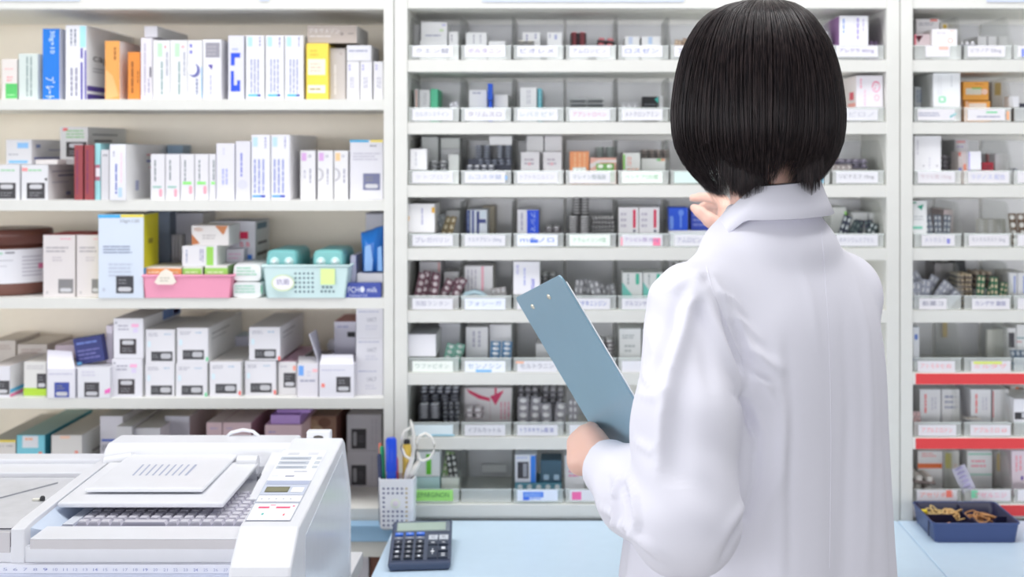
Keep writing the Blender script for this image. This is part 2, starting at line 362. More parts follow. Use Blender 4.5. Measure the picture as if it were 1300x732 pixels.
medbox('wide white carton with a grey printed square near its top', 257.5, 50, 281, 126.5, (240, 240, 244), z=A, D=.24, side=(224, 223, 230), marks=[(261, 54, 279, 73, (150, 148, 158)), ('l', 263, 57, 277, 71, 3, (185, 183, 190), 0), ('p', [(264, 82), (270, 82), (269, 89)], (80, 60, 160)), ('l', 265, 95, 270, 121, 1, (200, 200, 222), 1)])
medbox('white carton with bright blue angular blocks', 289.5, 45, 310, 126.5, (226, 226, 236), z=A, D=.24, marks=[(293, 67, 305, 73, (40, 80, 215)), (293, 73, 298, 83, (40, 80, 215)), (293, 90, 297, 116, (40, 80, 215)), (293, 108, 305, 116, (40, 80, 215)), (301, 102, 305, 108, (40, 80, 215)), ('l', 295, 60, 304, 65, 1, (170, 180, 215), 0)])
for i, a in enumerate((312, 337, 361.5)):
    medbox(['white carton with cyan patch beside the blue block carton, top shelf', 'middle of three matching white cyan patch cartons on the top shelf', 'white carton with cyan patch beside the yellow carton'][i], a, 45, a + 23.5, 126.5, (240, 240, 246), z=A, D=.26, side=(222, 221, 226), marks=CYB(a, 45))
medbox('bright yellow carton with white panels on the top shelf', 388.5, 55, 417, 125.5, (240, 212, 80), z=A, Y=2.52, D=.12, side=(205, 180, 70), marks=[(391, 75, 413, 95, (240, 232, 210)), (391, 108, 413, 118, (240, 234, 214)), ('l', 394, 79, 410, 92, 3, (225, 200, 190), 0), ('l', 394, 62, 405, 72, 2, (215, 185, 70), 0), ('l', 393, 110, 411, 116, 1, (190, 180, 150), 0)])
medbox('flat taupe carton lying on top of the yellow carton', 390, 32.5, 453, 54.5, (196, 184, 176), Y=2.53, D=.14, side=(150, 143, 142), marks=[('t', 'デキサメゾン', 392, 35.5, 431, 42.5, (236, 232, 232), 0), ('l', 393, 44, 426, 48, 1, (226, 222, 222), 0), ('c', 432, 41, 436, 45, (150, 138, 134)), ('l', 442, 40, 450, 45, 1, (150, 138, 134), 0)])
medbox('beige grey carton standing between the yellow carton and white ones', 418, 61, 439, 125.5, (214, 208, 206), z=A, Y=2.54, D=.12, marks=[('l', 423, 82, 428, 120, 1, (236, 232, 232), 1), ('c', 431, 66, 435, 70, (190, 180, 178))])
for i, (a, b) in enumerate(((440, 456.5), (457, 472.5), (474, 486.5))):
    medbox(['small white carton beneath the flat white one, beside the beige grey carton', 'small white carton second from the cabinet side, top shelf', 'small white carton against the cabinet side panel, top shelf'][i], a, 78, b, 125.5, (232, 231, 236), z=A, Y=2.53, D=.13, marks=[('l', a + 2, 82, a + 6, 90, 1, (170, 170, 215), 1), ('l', a + 4, 98, a + 10, 112, 2, (180, 180, 196), 1)])
medbox('small flat white carton resting across two white cartons', 440, 57.5, 471.5, 77.5, (232, 232, 238), Y=2.53, D=.1, marks=[('l', 443, 62, 469, 67, 1, (180, 182, 200), 0)])
# tipped box on top
o = medbox('white carton tipped over on top of the white lilac cartons', 183, 33, 200, 47.2, (238, 236, 242), Y=2.53, D=.2, side=(206, 202, 202), rz=0, tilt=0)
# ---- row B
B = LZ[1]
sq = lambda a, b: BL(a, b, a + 23, b + 20, (58, 56, 60), 't')
medbox('white carton with a black print panel at the far end, second shelf', -6, 209, 25, 253, WHITE, z=B, D=.16, marks=BL(-3, 232, 20, 252, (58, 56, 60), 't') + [('l', 1, 214, 22, 218, 1, (170, 215, 180), 0)])
medbox('wide white carton with black print panel beside the maroon boxes', 27, 209, 61, 253, WHITE, z=B, D=.2, side=(232, 233, 240), marks=sq(34, 232) + [(28, 213, 35, 217, (240, 150, 150)), ('l', 36, 214, 58, 218, 1, (165, 215, 175), 0), (57, 226, 60, 229, DK)], sm=[(.1, .18, .85, .21, (160, 168, 190)), (.25, .3, .8, .34, (120, 130, 165)), (.1, .5, .5, .52, (175, 180, 200)), (.93, 0, .995, .995, (158, 216, 214)), (.45, .8, .56, .9, (150, 165, 200))])
medbox('white carton with pale blue patches set on the black panel cartons', 7.5, 177, 40.5, 208.5, (228, 227, 230), Y=2.53, D=.2, side=(196, 193, 205), marks=[(22, 181, 36, 188, (140, 190, 235)), (11, 203.5, 35, 207, (130, 190, 230)), ('l', 11, 194, 24, 198, 1, (190, 190, 195), 0)], sm=[(.05, .72, .95, .8, (130, 135, 190)), (.1, .2, .2, .33, (130, 150, 200)), (.4, .4, .8, .45, (170, 170, 200))])
medbox('small white carton wedged atop the wide black panel carton', 45, 202.5, 73, 208.6, (232, 226, 224), Y=2.515, D=.12)
medbox('white carton with red print and black panel perched above the maroon boxes', 76, 161, 112, 203, (232, 232, 232), z=Z(209, 2.515), Y=2.56, D=.22, side=(186, 190, 182), marks=BL(84, 180, 110, 199, (60, 56, 58), 't') + [(80, 162.5, 86, 166, (235, 110, 110)), ('l', 84, 164, 110, 176, 3, (168, 210, 165), 0)], sm=[(.1, .18, .75, .22, (150, 155, 155)), (.15, .34, .6, .4, (120, 125, 125))])
medbox('low white carton under the red print carton, behind the maroon boxes', 76, 203, 94.5, 253, (222, 222, 224), z=B, Y=2.72, D=.09)
for a, b, nm in ((94, 105.5, 'narrow maroon box beside the wide black panel carton'), (107, 119.5, 'narrow maroon box next to the cyan edged carton')):
    medbox(nm, a, 184, b, 252.5, (150, 62, 68), z=B, Y=2.51, D=.2, side=(120, 60, 62), marks=[('l', a + 2, 190, a + 6, 246, 1, (120, 50, 90), 1)])
medbox('thin cyan carton with a red and white patch, second shelf', 120, 182, 127.5, 252.5, (160, 218, 224), z=B, Y=2.515, D=.22, marks=[(120, 209, 127, 229, (180, 110, 130)), (121.5, 213, 127, 224, (235, 228, 236))])
medbox('slim grey white carton between cyan carton and the white lettered one', 128, 190, 138.5, 253, (222, 221, 226), z=B, Y=2.515, D=.22, marks=[('l', 131, 194, 137, 200, 1, (140, 140, 150), 0)])
medbox('wide white carton with blue lettering that juts over the second shelf edge', 139, 183, 160, 254.3, (240, 240, 246), z=B, Y=2.496, D=.27, side=(234, 234, 240), marks=[('l', 143, 192, 146, 200, 1, (130, 130, 160), 1), ('l', 145, 208, 150, 246, 1, (110, 125, 195), 1), (150, 238, 155, 250, (185, 210, 240)), ('l', 152, 194, 156, 232, 1, (240, 215, 225), 1)], sm=[(.45, .18, .97, .205, (235, 150, 160)), (.5, .42, .95, .44, (235, 150, 160)), (.45, .29, .9, .33, (110, 120, 190)), (.88, .26, .99, .36, (80, 85, 170)), (.6, .52, .95, .56, (130, 140, 200)), (.88, .55, .99, .64, (80, 85, 170)), (.2, .66, .27, .84, (180, 185, 215))])
medbox('pale blue carton pushed to the back behind the wide white carton', 212, 184, 232, 253, (150, 176, 200), z=B, Y=2.75, D=.08)
for i, (a, b) in enumerate(((191, 209.5), (210, 228.5), (229, 246.8), (247.2, 265), (265.3, 274))):
    g = (150, 190, 180) if i < 2 else (140, 226, 120)
    medbox(['white carton with teal dash and pink mark beside the blue lettered carton', 'white carton with teal dash and pink mark, second in the slim row', 'white carton with lime dash and pink mark, third in the slim row', 'white carton with lime dash and pink mark, fourth in the slim row', 'narrow end of a white carton with lime dash in the slim row'][i],
           a, 195.5, b, 252.8, (232, 231, 236), z=B, D=.14, marks=[('l', a + 4, 203, a + 8, 230, 1, (120, 130, 135), 1), (a + 3, (236 if i < 2 else 230.5), min(b - 1, a + 14), (238.5 if i < 2 else 234), g)] + ([('o', a + 11, (240 if i < 2 else 236), a + 15, 250 if i < 2 else 246, (246, 160, 176))] if b - a > 12 else []))
medbox('white lilac carton with faint blue script, second shelf', 274.5, 182, 298, 253.3, (233, 232, 242), z=B, D=.2, marks=[('l', 282, 188, 286, 196, 1, (205, 205, 232), 1), ('l', 281, 214, 290, 234, 2, (176, 182, 226), 1)])
medbox('white carton with vertical blue script and a pale cross mark', 299, 179, 318, 252.6, (229, 228, 236), z=B, D=.2, marks=[('l', 304, 194, 309, 224, 1, (150, 155, 215), 1), ('c', 302, 228, 314, 240, (208, 208, 228))])
for i, a in enumerate((319, 344)):
    medbox(['white carton with blue base bar, first of the tall pair on the second shelf', 'white carton with blue base bar showing its long side, second shelf'][i], a, 171, a + 24, 252.5, (240, 240, 247), z=B, D=.27, side=(224, 223, 228), marks=[(a + 2, 174, a + 8, 186, (186, 216, 234)), ('l', a + 16, 174, a + 20, 188, 1, (170, 170, 200), 1), ('l', a + 2, 202, a + 18, 245, 3, (170, 176, 214), 1), (a + 1.5, 247.5, a + 12, 250.5, (90, 160, 220)), (a + 12, 247.5, a + 18, 250.5, (50, 70, 175))])
for i, (a, b) in enumerate(((381, 400.5), (403, 423), (424, 442))):
    c = (212, 168, 218) if i < 2 else (244, 200, 150)
    medbox(['white carton with violet patch beside the tall blue bar pair', 'white carton with violet patch and half circle thumb notch', 'white carton with orange patch beside the yellow barred carton'][i], a, 191, b, 251.2, (238, 237, 240), z=B, Y=2.53, D=.14, marks=[(a + 2, 194, a + 8, 204, c), ('l', a + 10, 194, a + 15, 202, 1, (190, 190, 200), 0), ('l', a + 11, 214, a + 15, 234, 1, (170, 170, 185), 1), ('l', a + 4, 216, a + 8, 226, 1, (190, 190, 205), 1)] + ([('r', a - 8, 213, a + 8, 230, (180, 178, 184), .22, -80, 80)] if i else []))
medbox('white carton with blue and yellow top bars against the side panel, second shelf', 444, 177.5, 486.5, 250.8, (228, 227, 234), z=B, Y=2.53, D=.16, marks=[(444, 177.5, 468, 180.5, (70, 170, 215)), (470.5, 177.5, 486, 180.5, (238, 218, 110)), ('l', 448, 193, 484, 204, 3, (200, 198, 208), 0)] + BL(461, 220, 482.5, 241, (112, 116, 148)) + [('l', 470, 183, 480, 187, 1, (150, 150, 160), 0)])
# ---- row C
C_ = LZ[2]
# brown jar
cx, cy = X(8, 2.59), 2.60; t = empty('medicine_jar', (cx, cy, C_)); tag(t, 'big round brown jar with white paper label on the third shelf', 'jar')
R = X(59.5, 2.59) - cx; BR = mat((112, 72, 62), .25, spec=.6, key='jar')
H = Z(291, 2.55) - C_
MB().lathe((cx, cy, C_), [(R * .93, 0), (R * .99, .004), (R, .01), (R, H * .7), (R * .97, H * .74), (R * .86, H * .76), (R * .86, H * .80)], BR, 48).build('jar_body', t)
MB().lathe((cx, cy, C_), [(R * .9, H * .765), (R * 1.045, H * .77), (R * 1.05, H * .93), (R * 1.03, H * .985), (R * .98, H), (R * .5, H * .995), (.001, H * .99)], mat((104, 64, 56), .3, key='jarlid'), 48).build('lid', t)
mb = MB(); z0_, z1_ = C_ + H * .19, C_ + H * .705; n_ = 40
def cyl(a, z, d): return (cx + (R + d) * math.cos(a), cy + (R + d) * math.sin(a), z)
for j in range(n_):
    a, b = math.radians(-175 + 170 * j / n_), math.radians(-175 + 170 * (j + 1) / n_)
    mb.add([cyl(a, z0_, .0007), cyl(b, z0_, .0007), cyl(b, z1_, .0007), cyl(a, z1_, .0007)], [(0, 1, 2, 3)], mat((228, 228, 234)), True)
def jl(a0, a1, f0, f1, c):
    N = 5
    for j in range(N):
        a, b = math.radians(a0 + (a1 - a0) * j / N), math.radians(a0 + (a1 - a0) * (j + 1) / N)
        za, zb = z0_ + (z1_ - z0_) * f0, z0_ + (z1_ - z0_) * f1
        mb.add([cyl(a, za, .0011), cyl(b, za, .0011), cyl(b, zb, .0011), cyl(a, zb, .0011)], [(0, 1, 2, 3)], c, True)
jl(-100, -75, .86, .92, (170, 210, 190)); jl(-72, -60, .88, .93, (140, 140, 150)); jl(-100, -62, .66, .7, (200, 200, 206)); jl(-98, -70, .5, .53, (200, 200, 206)); jl(-26, -14, .4, .55, (220, 120, 160))
for q in range(6): jl(-50, -20, .2 + q * .11, .24 + q * .11, (190, 188, 200))
mb.build('label_wrap', t)
for a, b, nm in ((54.5, 95.5, 'whitish carton with red top edge and grey square beside the brown jar'), (97, 126, 'whitish carton with red top edge beside the blue and yellow box')):
    medbox(nm, a, 298, b, 377, (230, 224, 224), z=C_, D=.12, top=(190, 40, 60), marks=BL(a + 19.5, 354, min(a + 38.5, b - .5), 372, (132, 130, 132)) + [('l', a + 22, 302, min(a + 39, b - 1), 304, 1, (240, 130, 160), 0), ('l', a + 4, 312, min(a + 36, b - 1), 321, 2, (190, 186, 190), 0), ('l', a + 12, 325, min(a + 26, b - 1), 332, 2, (205, 200, 204), 0), ('c', a + 4, 369, a + 7, 373, (190, 186, 188))])
medbox('large pale blue carton with yellow side and cyan top bar', 124.5, 272, 182.5, 380.5, (220, 230, 244), z=C_, Y=2.496, D=.09, side=(212, 204, 40), top=(120, 122, 122),
       marks=[(124.5, 272.3, 153, 276.5, (72, 172, 226)), (153, 272.3, 182.5, 275.5, (232, 214, 60)), ('t', '10g×120', 153, 278.5, 177, 283.5, (130, 132, 140), 0), ('l', 131, 311, 174, 322, 3, (160, 168, 188), 0), ('l', 138, 333, 170, 352, 4, (200, 206, 220), 0), ('c', 130, 365, 134, 370, (190, 198, 214))] + BL(147.5, 350, 169.5, 372, (62, 62, 68)),
       sm=[(0, .64, 1, .76, (40, 160, 226)), (0, .76, 1, 1, (220, 228, 240)), (.3, .3, .6, .36, (150, 140, 40))])
medbox('dark slate blue carton standing behind the yellow sided carton', 186, 268, 216, 378, (120, 132, 150), z=C_, Y=2.66, D=.14, side=(110, 122, 140))
medbox('tall lilac grey carton at the back of the third shelf', 222, 270, 258, 378, (198, 198, 210), z=C_, Y=2.70, D=.1, side=(176, 176, 186))
medbox('white carton with a red square and pink letters at the back, third shelf', 266, 281, 324.5, 378, (224, 222, 230), z=C_, Y=2.61, D=.12, side=(170, 168, 170), marks=[(304, 294, 315, 303, (214, 40, 84)), ('t', 'B B', 305, 307, 317, 313, (225, 80, 110), 0), (311, 323, 320, 332, (70, 130, 215))], sm=[(.1, .03, .8, .12, (100, 130, 150)), (.15, .3, .8, .34, (110, 106, 108)), (.1, .45, .8, .5, (110, 100, 100))])
# pink basket
def basket(label, x0t, x1t, x0b, x1b, yt, col, Y0=2.5, D=.17, holes=None, c2=None, floor=.0):
    t = empty('basket', ((X((x0t + x1t) / 2, Y0)), Y0 + D / 2, C_)); tag(t, label, 'basket')
    m = mat(col, .35, key='basket'); zt = Z(yt, Y0); th = .0022; ins = .004
    A0, A1, B0, B1 = X(x0t, Y0), X(x1t, Y0), X(x0b, Y0), X(x1b, Y0)
    mb = MB()
    def wall(p, q, r, s_, nrm):   # bottom p,q top r,s
        p, q, r, s_ = map(Vector, (p, q, r, s_)); nrm = Vector(nrm) * th
        vs = [p, q, r, s_, p + nrm, q + nrm, r + nrm, s_ + nrm]
        mb.add(vs, [(0, 1, 2, 3), (7, 6, 5, 4), (0, 4, 5, 1), (1, 5, 6, 2), (2, 6, 7, 3), (3, 7, 4, 0)], m)
    z0 = C_ + .0005
    wall((B0, Y0 + ins, z0), (B1, Y0 + ins, z0), (A1, Y0, zt), (A0, Y0, zt), (0, 1, 0))
    wall((B1, Y0 + D - ins, z0), (B0, Y0 + D - ins, z0), (A0, Y0 + D, zt), (A1, Y0 + D, zt), (0, -1, 0))
    wall((B0, Y0 + D - ins, z0), (B0, Y0 + ins, z0), (A0, Y0, zt), (A0, Y0 + D, zt), (1, 0, 0))
    wall((B1, Y0 + ins, z0), (B1, Y0 + D - ins, z0), (A1, Y0 + D, zt), (A1, Y0, zt), (-1, 0, 0))
    mb.box(B0, B1, Y0 + ins, Y0 + D - ins, z0, z0 + th, m)
    if holes:
        s_ = Y0 / F
        for hx, hy in holes:
            mb.dome((X(hx, Y0), Y0 - .0001 + ins * (hy - yt) / (381 - yt), Z(hy, Y0)), .0023, .0021, .0003, mat((96, 122, 132), .8), 10)
    bb = mb.build('basket_body', t)
    r_ = MB().tube([(A0, Y0, zt), (A1, Y0, zt), (A1, Y0 + D, zt), (A0, Y0 + D, zt)], .0025, m, 8, closed=True); r_.build('rim', bb)
    return bb
t = basket('pink plastic basket holding green and orange edged cartons', 181.5, 295, 183, 291, 350, (240, 158, 186), Y0=2.492, D=.16)
mb = MB(); s_ = 2.489 / F
draw(mb, [('p', [(196, 358), (204, 345), (211, 341), (218, 345), (224, 358), (219, 361), (200, 361)], (236, 228, 216)), ('l', 203, 351, 217, 358, 2, (205, 200, 190), 0)], 2.489, Vector((-VX * s_, 2.489, EYE + VY * s_)), Vector((s_, 0, 0)), Vector((0, 0, -s_)))
mb.build('name_tag', t)
ZB = C_ + .0035
medbox('carton with orange lettered edge in the pink basket', 185, 339, 230.5, 378, (238, 232, 228), z=ZB, Y=2.51, D=.1, marks=[(185, 340.5, 230.5, 349.5, (240, 164, 96)), ('l', 188, 343, 204, 348, 1, (250, 225, 200), 0), ('l', 217, 343, 228, 348, 1, (250, 225, 200), 0)])
medbox('carton with lime edge in the pink basket beside the orange edged one', 232, 338.5, 257.5, 378, (236, 236, 232), z=ZB, Y=2.51, D=.1, side=(120, 170, 90), marks=[(232, 340.5, 256, 349.5, (158, 214, 100)), ('l', 235, 343, 252, 348, 1, (220, 240, 195), 0)])
medbox('carton with lime edge at the open corner of the pink basket', 260, 337, 289, 378, (236, 236, 232), z=ZB, Y=2.51, D=.1, side=(140, 180, 120), marks=[(260, 340, 289, 349.5, (158, 214, 100)), ('l', 263, 343, 285, 348, 1, (220, 240, 195), 0)])
medbox('white carton with a lime end stripe lying across the basket cartons', 231, 312, 275.5, 338.3, (236, 236, 240), z=Z(338.5, 2.51) + .0003, Y=2.516, D=.09, side=(200, 214, 190), marks=[(262, 313, 271, 337.5, (150, 208, 90)), ('l', 235, 317, 239, 333, 1, (170, 175, 200), 1), ('l', 253, 316, 259, 332, 2, (160, 160, 190), 1)])
medbox('white carton with brown corner triangles on top of the heap', 243, 286, 290.5, 311, (236, 232, 230), z=Z(312, 2.516) + .0003, Y=2.52, D=.085, side=(200, 194, 190), marks=[('p', [(273, 286.5), (289, 286.5), (285, 296), (283, 298)], (198, 128, 84)), ('p', [(243.5, 297), (254, 309), (243.5, 310.5)], (190, 116, 70)), ('t', 'MEN', 247, 289, 257, 293.5, (190, 130, 90), 0), ('l', 257, 297, 275, 304, 2, (200, 196, 196), 0)])
for i, (a, b) in enumerate(((217.5, 221.5), (222, 226), (226.5, 230.8))):
    medbox(['thin white carton on edge beside the yellow sided carton', 'middle thin white carton standing on edge behind the pink basket', 'thin white carton on edge behind the lime stripe carton'][i], a, 298, b, 336, (214, 212, 218), z=C_, Y=2.672, D=.026, marks=[])
medbox('short white tube carton behind the heap above the pink basket', 287, 316, 310, 378, (222, 218, 228), z=C_, Y=2.63 - .05, D=.03, marks=[('l', 290, 320, 306, 330, 2, (220, 190, 210), 0)])
# wrapped white packs
def softpack(label, x0, y0, x1, y1, Y, D, c, blobs=(), z=None, bulge=.006):
    mb = MB(); xa, xb, zt, zb = X(x0, Y), X(x1, Y), Z(y0, Y), (Z(y1, Y) if z is None else z); rings = []
    for k in range(9):
        u = k / 8; yy = Y + D * u; s_ = 1 - .12 * (2 * u - 1) ** 4; ring = []
        for j in range(20):
            a = 2 * math.pi * j / 20; ca, sa = math.cos(a), math.sin(a); e = .35
            px = (xa + xb) / 2 + (xb - xa) / 2 * s_ * math.copysign(abs(ca) ** e, ca) + random.uniform(-.0006, .0006)
            pz = (zt + zb) / 2 + (zt - zb) / 2 * (s_ if sa > 0 else 1) * math.copysign(abs(sa) ** e, sa)
            ring.append((px, yy, max(zb, pz)))
        rings.append(ring)
    mb.ring_loft(rings, mat(c, .3, key='wrap'))
    s_ = Y / F; draw(mb, blobs, Y, Vector((-VX * s_, Y - .0004, EYE + VY * s_)), Vector((s_, 0, 0)), Vector((0, 0, -s_)))
    o = mb.build('wrapped_pack', loc=((xa + xb) / 2, Y + D / 2, zb)); tag(o, label, 'pack'); return o
softpack('white film wrapped pack with green print, lower of two beside mint basket', 293.5, 357, 334, 378, 2.505, .13, (226, 230, 230), [('l', 298, 361, 326, 372, 3, (170, 214, 196), 0), (331, 362, 333, 372, (60, 160, 120))], z=C_)
softpack('white film wrapped pack with green print, stacked on its twin', 294.5, 334, 333, 357, 2.51, .12, (230, 232, 232), [('l', 300, 338, 326, 350, 3, (176, 216, 196), 0)], z=Z(357, 2.505) + .0002)
# mint basket
MH = [(375 + 5.4 * i, 347 + 5.8 * j) for i in range(5) for j in range(5)] + [(410 + 5 * i, 364.5) for i in range(3)] + [(408 + 5 * i, 370) for i in range(4)]
t = basket('pale mint perforated basket holding teal capsule packs', 333.5, 443, 338, 437.5, 337.5, (206, 230, 230), Y0=2.492, D=.17, holes=MH)
s_ = 2.490 / F; mb = MB(); draw(mb, [('c', 344.5, 348.5, 373.5, 369.5, (222, 232, 190)), ('c', 346.5, 350, 372, 367.5, (238, 236, 246)), ('t', '抗菌', 351, 354, 367, 361, (110, 100, 140), 0)], 2.49, Vector((-VX * s_, 2.4903, EYE + VY * s_)), Vector((s_, 0, 0)), Vector((0, 0, -s_)))
o = mb.build('name_tag', t)
mb = MB(); draw(mb, [(407, 341, 425, 361, (224, 244, 160))], 2.49, Vector((-VX * s_, 2.4903, EYE + VY * s_)), Vector((s_, 0, 0)), Vector((0, 0, -s_))); mb.build('sticky_note', t)
def tealpack(label, x0, x1, y0, c):
    Y = 2.515; z0 = C_ + .004; xa, xb = X(x0, Y), X(x1, Y); zt = Z(y0, Y); mb = MB(); m = mat(c, .3, key='teal')
    for k in range(5):
        ya = Y + .026 * k; rings = []
        for yy, s_ in ((ya, .9), (ya + .004, 1), (ya + .02, 1), (ya + .025, .92)):
            ring = []
            for j in range(16):
                a = 2 * math.pi * (j + .5) / 16; ca, sa = math.cos(a), math.sin(a); e = .3
                ring.append(((xa + xb) / 2 + (xb - xa) / 2 * s_ * math.copysign(abs(ca) ** e, ca), yy, (z0 + zt) / 2 + (zt - z0) / 2 * s_ * math.copysign(abs(sa) ** e, sa)))
            rings.append(ring)
        mb.ring_loft(rings, m)
    for f_ in (.27, .73):
        c_ = xa + (xb - xa) * f_
        mb.dome((c_, Y - .0002, Z(332, Y)), .0085, .0085, .004, mat((196, 228, 226), .25, key='capsule'), 16)
        mb.dome((c_, Y - .004, Z(332, Y)), .004, .004, .002, mat((236, 244, 246), .2, key='cap'), 12)
    o = mb.build('capsule_pack', loc=((xa + xb) / 2, Y + .06, z0)); tag(o, label, 'capsule pack')
tealpack('teal capsule pack standing in the mint basket above the oval tag', 338, 377.5, 317, (122, 190, 190))
tealpack('teal capsule pack standing in the mint basket above the sticky note', 397, 436, 317, (126, 194, 192))
medbox('lilac paper sachet leaning between the mint basket and blue bag', 444.5, 324, 452, 378, (206, 204, 226), z=C_, Y=2.54, D=.1, rough=.4)
medbox('white plank shaped carton under the blue foil bag', 453, 347, 486.5, 378, (230, 228, 230), z=C_, Y=2.53, D=.12)
medbox('grey white carton in the corner behind the blue foil bag', 464, 270, 486.5, 378, (214, 212, 222), z=C_, Y=2.68, D=.1, marks=[(464, 270, 486, 271.5, (120, 116, 130))])
def foil(label, px, Y, D, c, z0, seedv=3):
    """crumpled pouch: outline px polygon (photo px), pillow thickness D"""
    rnd = random.Random(seedv); mb = MB(); cx_ = sum(p[0] for p in px) / len(px); cy_ = sum(p[1] for p in px) / len(px); n = len(px)
    rings = []
    for s_, d in ((1, 0), (.9, .35), (.6, .85), (.25, 1)):
        rings.append([Vector((X(cx_ + (p[0] - cx_) * s_, Y), Y + D / 2 - D / 2 * d + rnd.uniform(-.0015, .0015) * (d > 0), Z(cy_ + (p[1] - cy_) * s_, Y))) for p in px])
    back = [[Vector((v.x, 2 * (Y + D / 2) - v.y, v.z)) for v in r] for r in rings]
    mb.ring_loft(list(reversed(back)) + rings[1:], mat(c, .3, spec=.6, key='foil'))
    o = mb.build('foil_bag', loc=(X(cx_, Y), Y + D / 2, z0)); tag(o, label, 'bag'); return o
o = foil('shiny blue foil bag standing against the cabinet side panel', [(458, 346.8), (457.5, 330), (456.5, 312), (455.5, 296), (463, 294), (470, 292), (476, 289), (485.5, 287), (486, 305), (486, 325), (486, 346.8), (472, 346.8)], 2.535, .05, (40, 128, 220), Z(347, 2.53))
mb = MB(); s_ = 2.527 / F; O_ = Vector((-VX * s_, 2.5305, EYE + VY * s_)); draw(mb, [('p', [(463, 313), (470, 310), (473, 330), (472, 344), (462, 344)], (150, 190, 240)), ('p', [(479, 314), (484, 312), (485, 344), (479, 344)], (140, 186, 240))], 2.53, O_, Vector((s_, 0, 0)), Vector((0, 0, -s_)))  # pale patches painted on the foil as its highlights
q = mb.build('painted_highlight'); q.parent = o; q.matrix_parent_inverse = Matrix.Translation(o.location).inverted()
medbox('dark blue packet lettered in white standing in front of the plank carton', 437.5, 359, 484, 378, (58, 76, 160), z=C_, Y=2.503, D=.012, marks=[('t', 'FCH● milk', 442, 363.5, 479, 371, (224, 228, 244), 0), ('t', '500ml×24', 443, 373, 466, 376.5, (200, 206, 236), 0)])
s2 = 2.4992 / F; mb = MB(); draw(mb, [(440, 380.5, 476, 390.5, (232, 230, 226)), ('t', '500 ml×24', 446, 382.8, 464, 386.5, (120, 120, 125), 0)], 2.499, Vector((-VX * s2, 2.4995, EYE + VY * s2)), Vector((s2, 0, 0)), Vector((0, 0, -s2)))
mb.build('price_label', cabL)
# ---- row D
D_ = LZ[3]
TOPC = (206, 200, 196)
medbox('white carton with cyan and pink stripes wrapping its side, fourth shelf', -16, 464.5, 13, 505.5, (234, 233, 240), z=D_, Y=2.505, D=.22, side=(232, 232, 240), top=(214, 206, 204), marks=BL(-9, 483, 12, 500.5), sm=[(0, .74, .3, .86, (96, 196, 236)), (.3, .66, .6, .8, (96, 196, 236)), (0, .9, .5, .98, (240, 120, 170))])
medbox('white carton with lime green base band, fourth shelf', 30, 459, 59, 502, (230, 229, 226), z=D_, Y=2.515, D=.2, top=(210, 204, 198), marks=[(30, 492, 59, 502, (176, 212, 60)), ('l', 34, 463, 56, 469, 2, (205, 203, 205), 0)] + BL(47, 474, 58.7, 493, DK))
t_ = medbox('open white carton with a blue print square and raised flap', 59.5, 468, 95.5, 507.5, (238, 237, 245), z=D_, Y=2.497, D=.09, marks=BL(69, 485, 88, 504, (62, 78, 160)) + [('l', 62, 473, 93, 476, 1, (200, 200, 216), 0)])
mb = MB(); p = [P(60, 468, 2.497), P(95, 468, 2.497), P(91, 446, 2.53), P(60, 444, 2.53)]; mb.add([*p, *[q + Vector((0, .0008, .0003)) for q in p]], [(0, 1, 2, 3), (7, 6, 5, 4), (0, 4, 5, 1), (1, 5, 6, 2), (2, 6, 7, 3), (3, 7, 4, 0)], mat((236, 234, 246))); mb.build('flap', t_)
medbox('white carton with pink corner mark under the navy packet', 98, 466, 140, 507.3, (236, 236, 242), z=D_, Y=2.498, D=.2, marks=BL(107, 485, 126, 503.5) + [('p', [(133, 495), (140, 492), (140, 498), (133, 500)], (238, 110, 190)), ('l', 104, 470, 124, 478, 2, (214, 212, 224), 0)])
medbox('lilac pink carton lying behind the navy packet', 70, 438, 112, 465.5, (216, 200, 212), z=Z(466, 2.498), Y=2.6, D=.12)
o = medbox('navy blue printed packet leaning askew on the pink marked carton', 97, 427, 134, 462, (46, 54, 118), z=Z(466, 2.498) + .003, Y=2.53, D=.02, marks=[('l', 101, 431, 130, 437, 1, (110, 130, 200), 0), ('l', 101, 441, 129, 456, 3, (110, 110, 170), 0), (98, 457, 104, 461, (120, 190, 240))], top=(130, 140, 150), tilt=-9)
medbox('narrow pink white carton between navy packet and the stacked pair', 134.5, 413, 143, 466, (226, 218, 230), z=D_, Y=2.55, D=.15)
for a, b, y0, y1, nm in ((142, 180.5, 455, 504.5, 'white carton with black panel and pink mark, lower of the tall pair'), (144, 182, 404, 453.6, 'white carton with black panel and pink mark, upper of the tall pair')):
    medbox(nm, a, y0, b, y1, (237, 236, 243), z=D_ if y0 > 430 else Z(455, 2.51) + .0003, Y=2.51, D=.24 if y0 < 430 else .2, top=(206, 200, 198), side=(214, 212, 220), marks=BL(a + 8, y0 + 26, a + 29, y0 + 45, (62, 56, 60), 't') + [('l', a + 6, y0 + 7, a + 20, y0 + 16, 2, (190, 188, 200), 0), (a + 23, y0 + 7, a + 32, y0 + 11, (244, 180, 214)), (a + 25, y0 + 12, a + 31, y0 + 18, (220, 210, 236)), ('c', a + 2, y0 + 4, a + 5, y0 + 7, (170, 170, 180))], sm=[(.5, 0, 1, .25, (110, 140, 200)), (.8, .05, .95, .2, (200, 90, 150))] if y0 < 430 else ())
